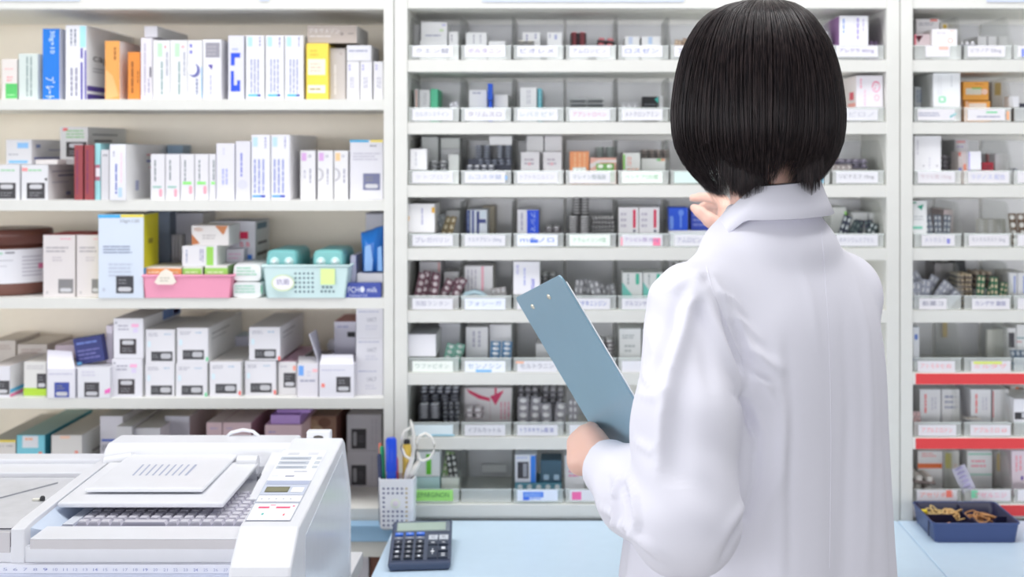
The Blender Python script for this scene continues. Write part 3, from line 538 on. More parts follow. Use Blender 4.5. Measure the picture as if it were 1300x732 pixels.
for a, y0, y1, nm, dy in ((184, 461, 503.3, 'white carton with slim dark panel, lower, next to the tall pair', .2), (184.5, 418, 460, 'white carton with slim dark panel, upper, next to the tall pair', .2), (223, 461, 503.3, 'white carton with slim dark panel and green corner, lower of its pair', .2), (224.5, 416, 460, 'white carton with slim dark panel and green corner, upper of its pair', .26), (266, 459, 501.5, 'white carton with slim dark panel and red corner beside the green cornered pair', .2), (310.5, 458, 500.8, 'white carton with slim dark panel under the upper red cornered carton', .2), (316, 415, 457.3, 'white carton with slim dark panel and red corner standing on its twin', .22)):
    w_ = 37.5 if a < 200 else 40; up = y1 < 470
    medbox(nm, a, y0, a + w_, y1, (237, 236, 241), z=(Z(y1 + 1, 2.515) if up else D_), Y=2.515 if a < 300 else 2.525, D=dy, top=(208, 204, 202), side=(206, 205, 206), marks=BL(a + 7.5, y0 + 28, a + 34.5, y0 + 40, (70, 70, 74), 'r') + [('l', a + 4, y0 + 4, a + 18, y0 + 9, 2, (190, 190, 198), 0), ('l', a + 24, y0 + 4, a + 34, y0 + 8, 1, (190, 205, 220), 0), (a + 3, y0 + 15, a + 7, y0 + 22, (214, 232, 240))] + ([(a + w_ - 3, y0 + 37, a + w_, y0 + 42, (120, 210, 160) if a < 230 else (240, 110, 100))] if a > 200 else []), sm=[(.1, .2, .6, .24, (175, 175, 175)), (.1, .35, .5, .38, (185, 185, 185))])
medbox('pale lilac blue carton behind the red cornered cartons', 287, 427, 316, 459, (214, 214, 230), z=D_, Y=2.72, D=.1, top=(170, 190, 206))
medbox('white carton with magenta top stripes and small black panel, fourth shelf', 353, 459, 376.5, 500.5, (232, 230, 232), z=D_, Y=2.53, D=.2, top=(196, 150, 170), marks=BL(360, 473, 375.5, 491.5) + [(372, 464, 375.5, 470, (245, 160, 140)), ('l', 356, 463, 368, 467, 1, (200, 198, 205), 0)])
t_ = medbox('open white carton with a blue patch and pink print', 377, 461, 404, 503.5, (236, 233, 240), z=D_, Y=2.51, D=.16, marks=[(379, 464, 385.5, 476.5, (110, 165, 236)), (397, 468, 403, 472, (246, 190, 196)), ('l', 381, 480, 402, 486, 1, (185, 185, 200), 0), ('l', 390, 470, 396, 478, 2, (205, 205, 220), 0)], top=(120, 112, 108))
mb = MB(); p = [P(379, 461, 2.512), P(404, 461, 2.512), P(400, 453, 2.56), P(379, 452, 2.56)]; mb.add([*p, *[q + Vector((0, .0003, .0008)) for q in p]], [(0, 1, 2, 3), (7, 6, 5, 4), (0, 4, 5, 1), (1, 5, 6, 2), (2, 6, 7, 3), (3, 7, 4, 0)], mat((232, 230, 232))); mb.build('flap', t_)
t_ = medbox('big open white carton with rounded front flap and black panel', 405, 462, 449.5, 504, (237, 236, 244), z=D_, Y=2.505, D=.16, marks=BL(427, 478, 445, 497.5) + [('o', 408, 486.5, 412.5, 491.5, (245, 140, 130)), ('l', 408, 468, 446, 471, 1, (205, 205, 220), 0)], top=(200, 198, 210))
mb = MB(); p = [P(406, 462, 2.505), P(449, 462, 2.505), P(448, 450, 2.53), P(408, 450, 2.53)]; mb.add([*p, *[q + Vector((0, .0008, .0003)) for q in p]], [(0, 1, 2, 3), (7, 6, 5, 4), (0, 4, 5, 1), (1, 5, 6, 2), (2, 6, 7, 3), (3, 7, 4, 0)], mat((238, 237, 246))); mb.build('flap', t_)
mb = MB(); p = [P(404, 461, 2.51), P(409, 455, 2.62), P(401, 418, 2.60), P(392, 424, 2.51)]; mb.add([*p, *[q + Vector((.0009, 0, 0)) for q in p]], [(0, 1, 2, 3), (7, 6, 5, 4), (0, 4, 5, 1), (1, 5, 6, 2), (2, 6, 7, 3), (3, 7, 4, 0)], mat((216, 216, 228))); mb.build('flap', t_)
for i, (y0, y1) in enumerate(((391, 428), (429.3, 465.5), (466.5, 503.5))):
    medbox(['white carton at the top of the stack against the side panel', 'white carton in the middle of the stack against the side panel', 'white carton at the foot of the stack against the side panel'][i], 452, y0, 486.5, y1, (232, 231, 238), z=(D_ if i == 2 else Z(y1 + 1.1, 2.53)), Y=2.53, D=.12, marks=[('l', 455, y0 + 3, 484, y0 + 6, 1, (190, 192, 210), 0), ('t', 'UACT', 466, y0 + 12, 478, y0 + 17, (165, 166, 176), 0), ('l', 464, y0 + 21, 480, y0 + 28, 2, (210, 210, 220), 0)])
medbox('carton with salmon top and black print at the back of the fourth shelf', 424, 408, 452, 456, (218, 216, 228), z=D_, Y=2.62, D=.12, top=(212, 150, 140), marks=[(441, 421, 451, 427.5, (40, 40, 44)), ('l', 428, 412, 446, 417, 1, (180, 182, 206), 0)])
o = foil('crumpled clear plastic bag behind the big open carton', [(414, 452), (412, 440), (415, 433), (424, 430), (433, 431), (441, 429), (450, 434), (452, 446), (451, 452)], 2.68, .05, (222, 222, 232), D_, 5)
o.location.z = o.location.z
for i, (a, b, y0, Y, nm) in enumerate(((-12, 20, 432, 2.67, 'dusty beige carton lying at the far back of the fourth shelf'), (22, 60, 437, 2.66, 'beige carton with orange line, back of the fourth shelf'))):
    medbox(nm, a, y0, b, 470, (208, 200, 194), z=D_, Y=Y, D=.15, top=(206, 196, 184), marks=[('l', a + 5, y0 + 5, b - 5, y0 + 12, 2, (190, 175, 170), 0)])
# ---- row E (base shelf, behind the machine)
E_ = Z(645)
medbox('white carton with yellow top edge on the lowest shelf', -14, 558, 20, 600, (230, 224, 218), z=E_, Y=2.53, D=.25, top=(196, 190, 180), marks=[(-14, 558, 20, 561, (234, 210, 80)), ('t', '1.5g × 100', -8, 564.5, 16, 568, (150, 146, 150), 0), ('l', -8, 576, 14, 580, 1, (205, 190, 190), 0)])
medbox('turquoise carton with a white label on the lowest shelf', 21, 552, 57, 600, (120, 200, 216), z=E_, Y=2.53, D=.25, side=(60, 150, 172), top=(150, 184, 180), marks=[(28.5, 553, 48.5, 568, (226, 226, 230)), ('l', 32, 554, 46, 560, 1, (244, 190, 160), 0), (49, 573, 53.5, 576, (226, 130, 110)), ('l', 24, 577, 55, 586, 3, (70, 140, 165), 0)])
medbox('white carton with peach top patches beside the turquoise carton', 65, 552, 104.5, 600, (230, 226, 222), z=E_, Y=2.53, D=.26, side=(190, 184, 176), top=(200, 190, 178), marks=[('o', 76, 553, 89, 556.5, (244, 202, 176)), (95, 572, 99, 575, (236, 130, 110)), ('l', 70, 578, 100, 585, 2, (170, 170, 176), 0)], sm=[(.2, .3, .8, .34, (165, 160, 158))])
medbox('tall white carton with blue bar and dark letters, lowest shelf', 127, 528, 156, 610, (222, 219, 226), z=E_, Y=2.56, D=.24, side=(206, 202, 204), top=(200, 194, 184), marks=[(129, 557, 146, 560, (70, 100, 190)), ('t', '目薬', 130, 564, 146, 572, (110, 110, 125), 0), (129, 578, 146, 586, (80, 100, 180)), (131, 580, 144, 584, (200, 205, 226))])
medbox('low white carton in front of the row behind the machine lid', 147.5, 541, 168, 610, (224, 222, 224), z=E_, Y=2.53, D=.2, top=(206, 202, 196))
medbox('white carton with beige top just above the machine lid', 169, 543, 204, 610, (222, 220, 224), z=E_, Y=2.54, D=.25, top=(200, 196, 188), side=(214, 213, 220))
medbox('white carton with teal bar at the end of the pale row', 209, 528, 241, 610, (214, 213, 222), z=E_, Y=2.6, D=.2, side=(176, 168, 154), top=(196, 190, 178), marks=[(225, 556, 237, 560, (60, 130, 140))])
for a, b, y0, y1, nm in ((262, 282, 536, 600, 'pale pink carton, narrow, beside the pale row'), (282.5, 319, 536, 600, 'pale pink carton with a mauve side behind the machine')):
    medbox(nm, a, y0, b, y1, (228, 200, 204), z=E_, Y=2.54, D=.26, side=(178, 140, 152), top=(206, 190, 184), marks=[('l', a + 5, y0 + 6, a + 15, y0 + 9, 1, (190, 180, 215), 0)])
medbox('pale pink carton carrying the purple packets', 336, 539, 383, 600, (230, 200, 205), z=E_, Y=2.53, D=.2, top=(200, 160, 190), marks=[('l', 341, 546, 354, 550, 1, (190, 175, 210), 0)])
medbox('lower purple packet on the pink carton behind the machine', 343.5, 526.5, 381, 539, (184, 150, 210), z=Z(539, 2.53) + .0003, Y=2.535, D=.08, top=(160, 120, 185))
medbox('upper purple packet on the pink carton behind the machine', 351, 519.5, 394, 526.2, (178, 142, 206), z=Z(526.5, 2.535) + .0006, Y=2.55, D=.07, top=(150, 110, 175))
medbox('brown patterned carton behind the machine handle', 385, 528, 427, 600, (146, 112, 92), z=E_, Y=2.62, D=.18, side=(110, 70, 60), marks=[('c', 390, 532, 404, 545, (170, 140, 112)), ('c', 404, 530, 420, 542, (120, 84, 66)), ('c', 396, 540, 410, 550, (184, 160, 130))])
for i, (y0, y1) in enumerate(((526, 571), (572, 617.5))):
    medbox(['upper white carton with upright dark panel beside the machine', 'lower white carton with upright dark panel beside the machine'][i], 440, y0, 484.5, y1, (220, 218, 224), z=(E_ if i else Z(572, 2.66) + .0003), Y=2.66, D=.14, marks=BL(446, y0 + 18, 465, y0 + 43.5, (66, 64, 68), 'v') + [('l', 470, y0 + 5, 480, y0 + 38, 2, (208, 206, 212), 1)])
Y_OUT[0] = False
# ================================================================ clear bins and what lies in them
ROWN = ['top', 'second', 'third', 'fourth', 'fifth', 'sixth', 'seventh', 'lowest']
YB = 2.507
def storage_bin(x0, x1, row, label, text=None, tc=(140, 140, 165), card=None, cc=(226, 226, 232), extra=()):
    z = CZ[row]; a, b = X(x0 + .7, YB), X(x1 - .7, YB); y0, y1 = YB, YB + .2; th = .0014
    H_ = .0825; lip = .0262
    t = empty('storage_bin', ((a + b) / 2, YB + .1, z)); tag(t, label, 'storage bin', 'clear bins in the cabinets')
    mb = MB()
    mb.box(a, b, y0, y1, z + .0003, z + .0003 + th, M_CLEAR)
    prof = [(y0 + .001, z + .0018), (y0 + .001, z + lip), (y0 + .006, z + lip + .006), (y0 + .035, z + H_ - .008), (y0 + .045, z + H_), (y1, z + H_), (y1, z + .0018)]
    for xa in (a, b - th): mb.prism(prof, xa, xa + th, 'x', M_CLEAR)
    mb.box(a + th, b - th, y1 - th, y1, z + .002, z + H_, M_MILK)
    # pale rolled edge along each side wall
    mb.build('bin_body', t)
    mb = MB()
    mb.box(a + th, b - th, y0, y0 + .0016, z + .0018, z + lip, M_LIP)
    mb.box(a, b, y0 - .0022, y0 + .0002, z + lip - .0018, z + lip + .0006, M_LIP)
    mb.build('front_lip', t)
    if text is not None:
        s_ = YB / F; yc = Z(0, YB)
        base = Z(0, YB)
        if card is None: card = (x0 + 6, x1 - 9)
        cy0, cy1 = ROWL[row] + .5, ROWL[row] + 14.5
        Yc = YB - .0036
        mb = MB(); mb.box(X(card[0], Yc), X(card[1], Yc), Yc, Yc + .001, Z(cy1, Yc), Z(cy0, Yc), mat(cc, .5))
        ms = []
        for e in extra:
            ms.append(e)
        if text: ms.append(('t', text, card[0] + 4, cy0 + 3.2, card[1] - 5, cy0 + 9.5, tc, 0))
        s_ = Yc / F
        draw(mb, ms, Yc, Vector((-VX * s_, Yc, EYE + VY * s_)), Vector((s_, 0, 0)), Vector((0, 0, -s_)))
        mb.build('label_card', t)
    return t
ROWL = [57.5, 138, 217.5, 297.5, 378, 457.5, 538.5, 621]
CC0 = lambda c: 517.5 + 66.5 * c if c < 6 else (517.5 + 400 + (c - 6) * 69)
def stack(label, x0, y0, x1, y1, n, cols, sheet, pill, Y=2.56, D=.07, z=None, group=None, tilt=0):
    """a bundle of blister sheets seen from their ends"""
    a, b, zt = X(x0, Y), X(x1, Y), Z(y0, Y); zb = Z(y1, Y) if z is None else z
    mb = MB(); ms = mat(lift(sheet, .12), .35, key='sheet'); mp = mat(lift(pill, .6 if min(pill) > 180 else .3), .3, key='pill'); h = (zt - zb) / n; w_ = (b - a) / cols
    for i in range(n):
        z0 = zb + i * h; j_ = random.uniform(-.0006, .0006)
        mb.box(a + j_, b + j_, Y + .001, Y + D, z0, z0 + h * .3, ms)
        for c in range(cols):
            cx = a + w_ * (c + .5) + j_
            for k in range(max(1, int(D / .016))):
                yy = Y + .004 + k * .016
                r_ = [[(cx + w_ * .38 * q * math.cos(t_ * math.pi / 4), yy + .006 + .0065 * q * math.sin(t_ * math.pi / 4), z0 + h * zz) for t_ in range(8)] for q, zz in ((1, .3), (1, .62), (.7, .84))]
                mb.ring_loft(r_, mp)
    o = mb.build('blister_bundle', loc=((a + b) / 2, Y + D / 2, zb)); o.rotation_euler.y = math.radians(tilt)
    tag(o, label, 'blister pack', group); return o
def sheet(label, x0, y0, x1, y1, nx, ny, sc, pc, Y=2.54, z=None, lean=12, tilt=0, group=None, count=1):
    """one blister sheet leaning back, pills facing out"""
    a, b, zt = X(x0, Y), X(x1, Y), Z(y0, Y); zb = Z(y1, Y) if z is None else z
    w_, h = b - a, zt - zb; m1 = mat(lift(sc, .12), .32, key='sheet'); m2 = mat(lift(pc, .3), .25, key='pill')
    for q in range(count):
        mb = MB(); yq = q * .0075; L_ = h / math.cos(math.radians(lean))
        mb.box(a, b, Y, Y + .0008, zb, zb + L_, m1)
        for i in range(nx):
            for j in range(ny):
                mb.dome((a + w_ * (i + .5) / nx, Y, zb + L_ * (j + .5) / ny), w_ / nx * .33, L_ / ny * .36, .0035, m2, 8)
        o = mb.build('blister_pack', loc=((a + b) / 2, Y, zb)); o.location.y += yq
        o.rotation_euler = (math.radians(-lean), math.radians(tilt), 0)
        tag(o, label, 'blister pack', group)
SIL = (176, 176, 184); SILP = (222, 222, 230)
def where(r, c, cab): 
    n = ['first', 'second', 'third', 'fourth', 'fifth', 'sixth', 'seventh', 'eighth', 'last']
    return (n[c] if cab == 'C' else ['first', 'second', 'third'][c]) + ' bin of the ' + ROWN[r] + ' row'
CW = {'C': '', 'R': ', red edged cabinet'}
def B_(desc, x0, y0, x1, y1, r, c=(234, 234, 240), Y=2.555, D=.09, z=None, y1s=None, **k):
    return medbox(desc, x0, y0, x1, y1, lift(c, .5) if min(c) > 190 else c, z=CZ[r] + .0019 if z is None else z, Y=Y, D=D, **k)
def ln(x0, y0, x1, y1, n=2, c=(180, 182, 200), v=0): return ('l', x0, y0, x1, y1, n, c, v)
# ---------------- row 0
bins = [ # row, col, label, text, textcolour, card colour, extra
 (0, 0, 'clear bin of white cartons, first of the top row', 'クエン錠', (150, 152, 168), None, ()),
 (0, 1, 'clear bin with one white carton, second of the top row', 'ボルタニン', (170, 150, 185), None, ()),
 (0, 2, 'clear bin with a black edged silver blister, third of the top row', 'ビオレメ', (150, 150, 180), None, ()),
 (0, 3, 'clear bin holding red and black blisters, fourth of the top row', 'アムロジピン', (140, 140, 175), None, ()),
 (0, 4, 'clear bin with two blue striped cartons, fifth of the top row', 'ロスゼン', (110, 130, 190), None, ()),
 (0, 5, 'clear bin with tan blisters beside the head, top row', 'アスペリ', (150, 150, 170), None, ()),
 (0, 7, 'clear bin half hidden by the hair, eighth of the top row', None, None, None, ()),
 (0, 8, 'clear bin under the big white carton, last of the top row', 'アレグラ 60mg', (130, 110, 170), None, ()),
 (1, 0, 'clear bin with a mint green carton, first of the second row', 'カルボシステイン', (180, 185, 195), None, ()),
 (1, 1, 'clear bin with an upright blue strip, second of the second row', 'タリムスロ', (175, 170, 185), None, ()),
 (1, 2, 'clear bin with a teal striped carton, third of the second row', 'レバミピド', (180, 195, 195), None, ()),
 (1, 3, 'clear bin with two grey striped blister bundles, second row', 'アプシトロベン', (220, 165, 185), None, ()),
 (1, 4, 'clear bin with a black pouch, fifth of the second row', 'メトクロンアミン', (165, 165, 175), None, ()),
 (1, 5, 'clear bin partly behind the hair, sixth of the second row', None, None, None, ()),
 (1, 8, 'clear bin under the carton with pink logo, second row', 'スピロノ', (200, 200, 210), None, ()),
 (2, 0, 'clear bin with pale green cartons, first of the third row', 'ケトプロフ', (205, 205, 214), None, ()),
 (2, 1, 'clear bin with navy blister bundles, second of the third row', 'ムコスタ錠', (180, 190, 215), None, ((641, 223, 644, 228, (130, 175, 225)),)),
 (2, 2, 'clear bin with grey lilac cartons, third of the third row', 'トフトキニルミン', (190, 190, 202), None, ()),
 (2, 3, 'clear bin with an orange carton, fourth of the third row', 'マレイン酸塩錠', (170, 180, 180), None, ()),
 (2, 4, 'clear bin with brown blisters and green edged carton, third row', 'ベシケアOD錠', (160, 205, 170), (238, 246, 240), ()),
 (2, 5, 'clear bin with a teal card just left of the hair, third row', '', None, (212, 232, 228), ()),
 (2, 7, 'clear bin with a bright cyan card above the collar', 'レザル', (190, 225, 245), (150, 210, 238), ()),
 (2, 8, 'clear bin with purple banded blisters, last of the third row', 'リビナエフ 10mg', (120, 120, 130), None, ()),
 (3, 0, 'clear bin under the jutting yellow marked carton, fourth row', 'プレガバリン', (165, 165, 185), None, ()),
 (3, 1, 'clear bin with a navy striped carton, fourth row', 'クエチアピン 25mg', (165, 170, 190), None, ()),
 (3, 2, 'clear bin with a half blue carton, third of the fourth row', 'ｍキノロ', (80, 120, 220), (236, 240, 250), ((673, 304, 683, 308, (80, 120, 220)),)),
 (3, 3, 'clear bin packed with silver and black blisters, fourth row', 'クラムイジンP錠', (170, 205, 180), (238, 246, 240), ()),
 (3, 4, 'clear bin with two red striped cartons, fourth row', 'アシビレ酸 30mg', (180, 160, 200), None, ((788, 301, 790.5, 311.5, (246, 165, 185)), (829, 302, 838.5, 311.5, (244, 130, 165)))),
 (3, 5, 'clear bin with blue cartons that the raised hand reaches', 'アムロピン OD', (160, 160, 190), None, ()),
 (3, 7, 'clear bin partly behind the coat shoulder, fourth row', None, None, None, ()),
 (3, 8, 'clear bin with dark green blisters beside the shoulder, fourth row', 'ネキシウムカプセル', (185, 185, 200), None, ()),
 (4, 0, 'clear bin with heaped maroon and white blisters, fifth row', '炭酸ランタン', (185, 185, 200), None, ()),
 (4, 1, 'clear bin with a pink striped carton, second of the fifth row', 'フォシーガ', (170, 180, 210), (232, 238, 250), ()),
 (4, 2, 'clear bin under the tall white blue lettered carton', 'リスパド', (165, 165, 180), None, ()),
 (4, 3, 'clear bin with silver blisters and blue katakana card, fifth row', 'オリチキニンジン', (70, 100, 190), None, ()),
 (4, 4, 'clear bin with two teal and white cartons, fifth row', 'グルコンサンK錠', (120, 120, 165), None, ()),
 (4, 5, 'clear bin just above the left coat shoulder, fifth row', None, None, None, ()),
 (5, 0, 'clear bin with green blister and white carton, sixth row', 'ワファビオン', (180, 195, 188), (236, 242, 236), ()),
 (5, 1, 'clear bin with a blue blister of white pills, sixth row', 'センノシン', (165, 185, 210), (236, 240, 246), ((604, 469, 624, 472, (120, 185, 235)),)),
 (5, 2, 'nearly empty clear bin crossed by the clipboard, sixth row', 'セルトラニン', (170, 170, 180), None, ((655, 458.5, 665, 461, (240, 180, 150)),)),
 (5, 3, 'clear bin right of the clipboard with brown blisters', 'オルメサン', (200, 205, 205), None, ()),
 (5, 4, 'clear bin with grey printed cartons beside the sleeve, sixth row', '', None, None, ()),
 (6, 0, 'clear bin crammed with dark blister bundles, seventh row', '', None, (226, 240, 246), ((547, 551, 577, 553, (150, 205, 228)),)),
 (6, 1, 'clear bin with a pink ribbon printed carton, seventh row', 'イブルカットル', (150, 150, 165), None, ()),
 (6, 2, 'clear bin full of silver blisters, kanji card, seventh row', 'トラネキサム酸 錠', (120, 125, 185), None, ()),
 (6, 3, 'clear bin behind the hand and clipboard, seventh row', '', None, None, ()),
 (7, 0, 'clear bin with a lime green card in the lowest row', 'SEPARGINON', (70, 130, 70), (160, 224, 120), ()),
 (7, 1, 'empty clear bin in the lowest row', None, None, None, ()),
 (7, 2, 'clear bin with blue and white card in the lowest row', '', None, (226, 234, 250), ((664, 624, 690, 631, (90, 140, 235)), (664, 631, 672, 634.5, (60, 110, 230)), ('l', 672, 631.5, 690, 634, 1, (90, 140, 235), 0), ('l', 666, 625.5, 688, 630, 2, (180, 205, 250), 0))),
 (7, 3, 'clear bin with a pink marked card next to the hand', '', None, None, ((726, 624, 738, 634, (238, 110, 170)),)),
]
for r, c, lab, tx, tc, cc, ex in bins:
    x0 = CC0(c); x1 = x0 + (66.5 if c < 6 else 68)
    storage_bin(x0, x1, r, lab, tx, tc or (150, 150, 160), None, cc or (226, 226, 232), ex)
RX = [1159, 1222.5, 1286, 1349.5]
rb = [
 (0, 0, 'clear bin under the small white carton, top row, red edged cabinet', '', (236, 170, 160), (1175, 1206), ((1192, 59, 1204, 63, (245, 190, 175)),)),
 (0, 1, 'clear bin holding a curled blister, top row, red edged cabinet', 'ビラノア 20mg', (160, 160, 178), None, ()),
 (0, 2, 'clear bin cut by the frame, top row, red edged cabinet', '', None, None, ((1297, 62, 1300, 72, (90, 120, 220)),)),
 (1, 0, 'clear bin under the large white carton, second row, red edged cabinet', '', None, None, (('p', [(1206, 147), (1214, 143), (1214, 145), (1206, 150)], (120, 190, 195)), ln(1166, 142, 1200, 148, 2))),
 (1, 1, 'clear bin with an orange carton, second row, red edged cabinet', '', None, None, ((1252, 141.5, 1266, 143.5, (110, 210, 150)), (1278, 141, 1281, 152, (246, 176, 130)), ln(1240, 146, 1275, 150, 1))),
 (1, 2, 'clear bin with black blister, second row, red edged cabinet', None, None, None, ()),
 (2, 0, 'clear bin with a tall white carton, third row, red edged cabinet', 'サラビ錠 15mg', (205, 190, 195), None, ()),
 (2, 1, 'clear bin with a dark red box, third row, red edged cabinet', 'ラグノス 配合', (185, 190, 225), (1229, 1281), ()),
 (2, 2, 'clear bin cut by the frame, third row, red edged cabinet', '', None, None, ()),
 (3, 0, 'clear bin with a green and white leaflet box, fourth row', 'メトホルミン', (185, 185, 205), (1170, 1212), ((1202, 303, 1206, 309, (130, 130, 215)),)),
 (3, 1, 'clear bin of wavy clear blisters, fourth row, red edged cabinet', 'モンテルカスト 5mg', (170, 170, 180), (1230, 1281), ()),
 (3, 2, 'clear bin of brown and white blisters, fourth row', '', None, None, ()),
 (4, 0, 'clear bin heaped with silver blisters, fifth row, red edged cabinet', '新薬コ', (150, 150, 170), (1167, 1202), ()),
 (4, 1, 'clear bin heaped with green and cream blisters, fifth row', 'カンデサ 酸錠', (150, 150, 185), (1234, 1282), ()),
 (4, 2, 'clear bin of blue striped cartons, fifth row', '', None, None, ()),
 (5, 0, 'clear bin with a narrow blue white carton, sixth row, above the red strip', 'アトモキセ 80', (246, 180, 185), None, ()),
 (5, 1, 'clear bin with a yellow green banded card above the red strip', 'ミルタザ', (246, 185, 190), (1233, 1283), ((1236, 458.5, 1272, 462, (222, 236, 120)),)),
 (5, 2, 'clear bin with a dark printed carton and blue blister above the red strip', None, None, None, ()),
 (6, 0, 'clear bin between the red strips with pink pills and cartons', 'アプルミロドン', (246, 160, 165), (1166, 1214), ()),
 (6, 1, 'clear bin between the red strips with cream pills and cartons', 'アプルミロ 60', (246, 165, 170), (1232, 1283), ()),
 (6, 2, 'clear bin between the red strips with a dark panelled carton', None, None, None, ()),
 (7, 0, 'clear bin with an orange striped carton behind the blue tray', 'アセリオ顆', (246, 160, 150), (1164, 1215), ((1201, 622, 1208, 631, (244, 130, 110)),)),
 (7, 1, 'clear bin with a violet strip hanging over its lip, behind the tray', 'アゼルニジ', (244, 170, 190), (1233, 1283), ((1233, 622, 1241, 632, (130, 220, 180)),)),
 (7, 2, 'clear bin with a pinkish carton behind the blue tray', '', None, None, ()),
]
for r, c, lab, tx, tc, card, ex in rb:
    storage_bin(RX[c], RX[c] + 62.5, r, lab, tx, tc or (150, 150, 160), card, (227, 225, 230), ex)

# ---------------- contents, middle cabinet
B_('flat white carton on top of another in the first top row bin', 534, 28, 568, 50.5, 0, z=Z(51, 2.555), marks=[ln(540, 43, 562, 47, 1), (561, 30.5, 566, 33, (190, 190, 225)), (558, 37, 563, 40, (205, 225, 190))])
B_('white carton carrying the flat one in the first top row bin', 533, 51, 568, 72, 0)
B_('white carton beside the stacked ones in the first top row bin', 569.5, 40, 582, 72, 0, marks=[ln(572, 44, 575, 54, 1, (150, 150, 165), 1)])
B_('narrow white carton behind the stack in the first top row bin', 523.5, 31, 532.5, 72, 0, Y=2.60, c=(214, 213, 220))
B_('white carton standing in the second top row bin', 591, 41, 618, 72, 0, marks=[ln(600, 44, 603, 55, 1, (160, 160, 175), 1), ln(608, 44, 612, 55, 1, (190, 190, 200), 1)])
B_('low white carton in the second top row bin', 620, 52, 642, 72, 0)
B_('white carton behind the black edged blister, third top row bin', 663, 41, 686, 72, 0, marks=[ln(667, 44, 671, 52, 1, (150, 150, 190), 1), ln(678, 43, 682, 50, 1, (165, 165, 195), 1)])
B_('white carton at the side of the third top row bin', 694.5, 41, 714, 72, 0, marks=[(704, 44, 707, 50, (170, 175, 215)), (697, 43, 699, 48, (190, 190, 205))])
stack('black edged silver blister lying in the third top row bin', 656, 50.5, 678, 56, 2, 2, (40, 38, 42), (226, 218, 190), Y=2.53, z=Z(56.5, 2.53), D=.02)
stack('tall bundle of red and black blisters, fourth top row bin', 724, 40, 744.5, 57, 6, 2, (34, 28, 34), (206, 42, 52), z=CZ[0] + .03)
B_('white carton under the tall red and black bundle', 723, 57.6, 746, 72, 0, D=.08)
stack('low red dotted black blister, fourth top row bin', 758, 47, 780, 57, 2, 2, (34, 28, 34), (226, 90, 100), z=CZ[0] + .0285, tilt=4)
B_('white carton under the red dotted blister', 757, 58, 781, 72, 0, D=.08)
B_('white carton with pale blue stripe, fifth top row bin, inner one', 793, 46, 812, 72, 0, marks=[(798, 47, 803, 56, (205, 215, 240))])
B_('white carton with pale blue stripe, fifth top row bin, beside its twin', 814.5, 46, 839, 72, 0, marks=[(823, 47, 828, 56, (190, 210, 240))])
sheet('tan blister leaning in the sixth top row bin, in front', 854, 50, 863, 70, 2, 3, (178, 150, 130), (214, 190, 160), Y=2.54, tilt=10)
sheet('tan blister leaning in the sixth top row bin, behind', 862, 48, 872, 70, 2, 3, (160, 130, 112), (208, 180, 150), Y=2.56, tilt=14)
B_('white carton behind the hair in the eighth top row bin', 1038, 40, 1051, 72, 0, c=(226, 226, 236))
medbox('big white carton with blue print jutting from the last top row bin', 1065.5, 20, 1102.5, 57.3, (240, 240, 244), z=CZ[0] + .0275, Y=2.515, D=.16, side=(150, 110, 160), marks=[ln(1069, 24, 1073, 42, 1, (150, 175, 230), 1), ln(1086, 23, 1092, 50, 1, (190, 180, 225), 1), ln(1094, 24, 1098, 40, 1, (205, 200, 225), 1), ('l', 1084, 22, 1084.6, 52, 1, (215, 212, 222), 1)])
stack('purple blister beside the big white carton, last top row bin', 1104, 49, 1116, 57, 2, 2, (110, 80, 130), (150, 120, 170), z=CZ[0] + .002)
# row 1
B_('thin white carton with orange edge, first second-row bin', 526, 113, 531, 150, 1, marks=[(528, 114, 529.4, 136, (226, 150, 120))])
B_('white carton between orange edge and mint ones, second row', 532, 114, 546, 150, 1, marks=[ln(537, 118, 542, 133, 2, (200, 200, 205), 1)])
B_('mint green carton in the first bin, second row', 546.5, 113, 556, 150, 1, c=(96, 208, 164))
sheet('silver blister lying low beside the mint carton', 572, 129, 584, 137, 2, 2, SIL, SILP, Y=2.535, z=CZ[1] + .026, tilt=-20)
B_('white carton beside the upright blue strip, second row', 595, 114, 618.5, 150, 1, marks=[ln(600, 116, 614, 120, 1)])
medbox('upright bright blue strip in the second bin, second row', 619, 106, 625.5, 127, (20, 90, 214), z=Z(127, 2.54), Y=2.54, D=.02, name='blue_strip', marks=[])
medbox('small blue block beneath the blue strip, second row', 620, 127.8, 625, 137, (20, 84, 208), z=CZ[1] + .0019, Y=2.54, D=.02)
B_('white carton on the far side of the blue strip', 627, 120, 645, 150, 1, c=(226, 224, 226))
B_('white lined carton beside the teal striped one', 660, 111, 681.5, 150, 1, marks=[ln(668, 114, 674, 132, 2, (205, 205, 214), 1)])
B_('slim carton with teal face in the third bin, second row', 682.5, 112, 688, 150, 1, c=(100, 180, 196), marks=[ln(684, 116, 687, 134, 1, (180, 220, 226), 1)])
for a, nm in ((724, 'grey striped blister bundle, nearer the clipboard side, second row'), (746.5, 'grey striped blister bundle beside its twin, second row')):
    stack(nm, a, 123, a + 20, 137, 3, 6, (66, 72, 78), (190, 196, 198), z=CZ[1] + .024)
    B_(('white carton under the first grey striped bundle' if a < 740 else 'white carton under the second grey striped bundle'), a - 1, 138, a + 21, 151, 1, D=.08)
sheet('pale curved blister in the black pouch bin', 789, 129, 811, 152, 3, 2, (206, 206, 212), (224, 224, 230), Y=2.54, lean=30)
medbox('black pouch with a teal corner, fifth bin of the second row', 815, 122.5, 835, 152, (28, 30, 34), z=CZ[1] + .0019, Y=2.545, D=.03, marks=[('p', [(831, 126), (836, 123), (835.5, 131)], (80, 190, 180)), ('l', 818, 131, 832, 134, 1, (110, 112, 118), 0)], name='pouch', cat='pouch')
B_('white carton behind the black pouch', 836, 122, 842, 152, 1)
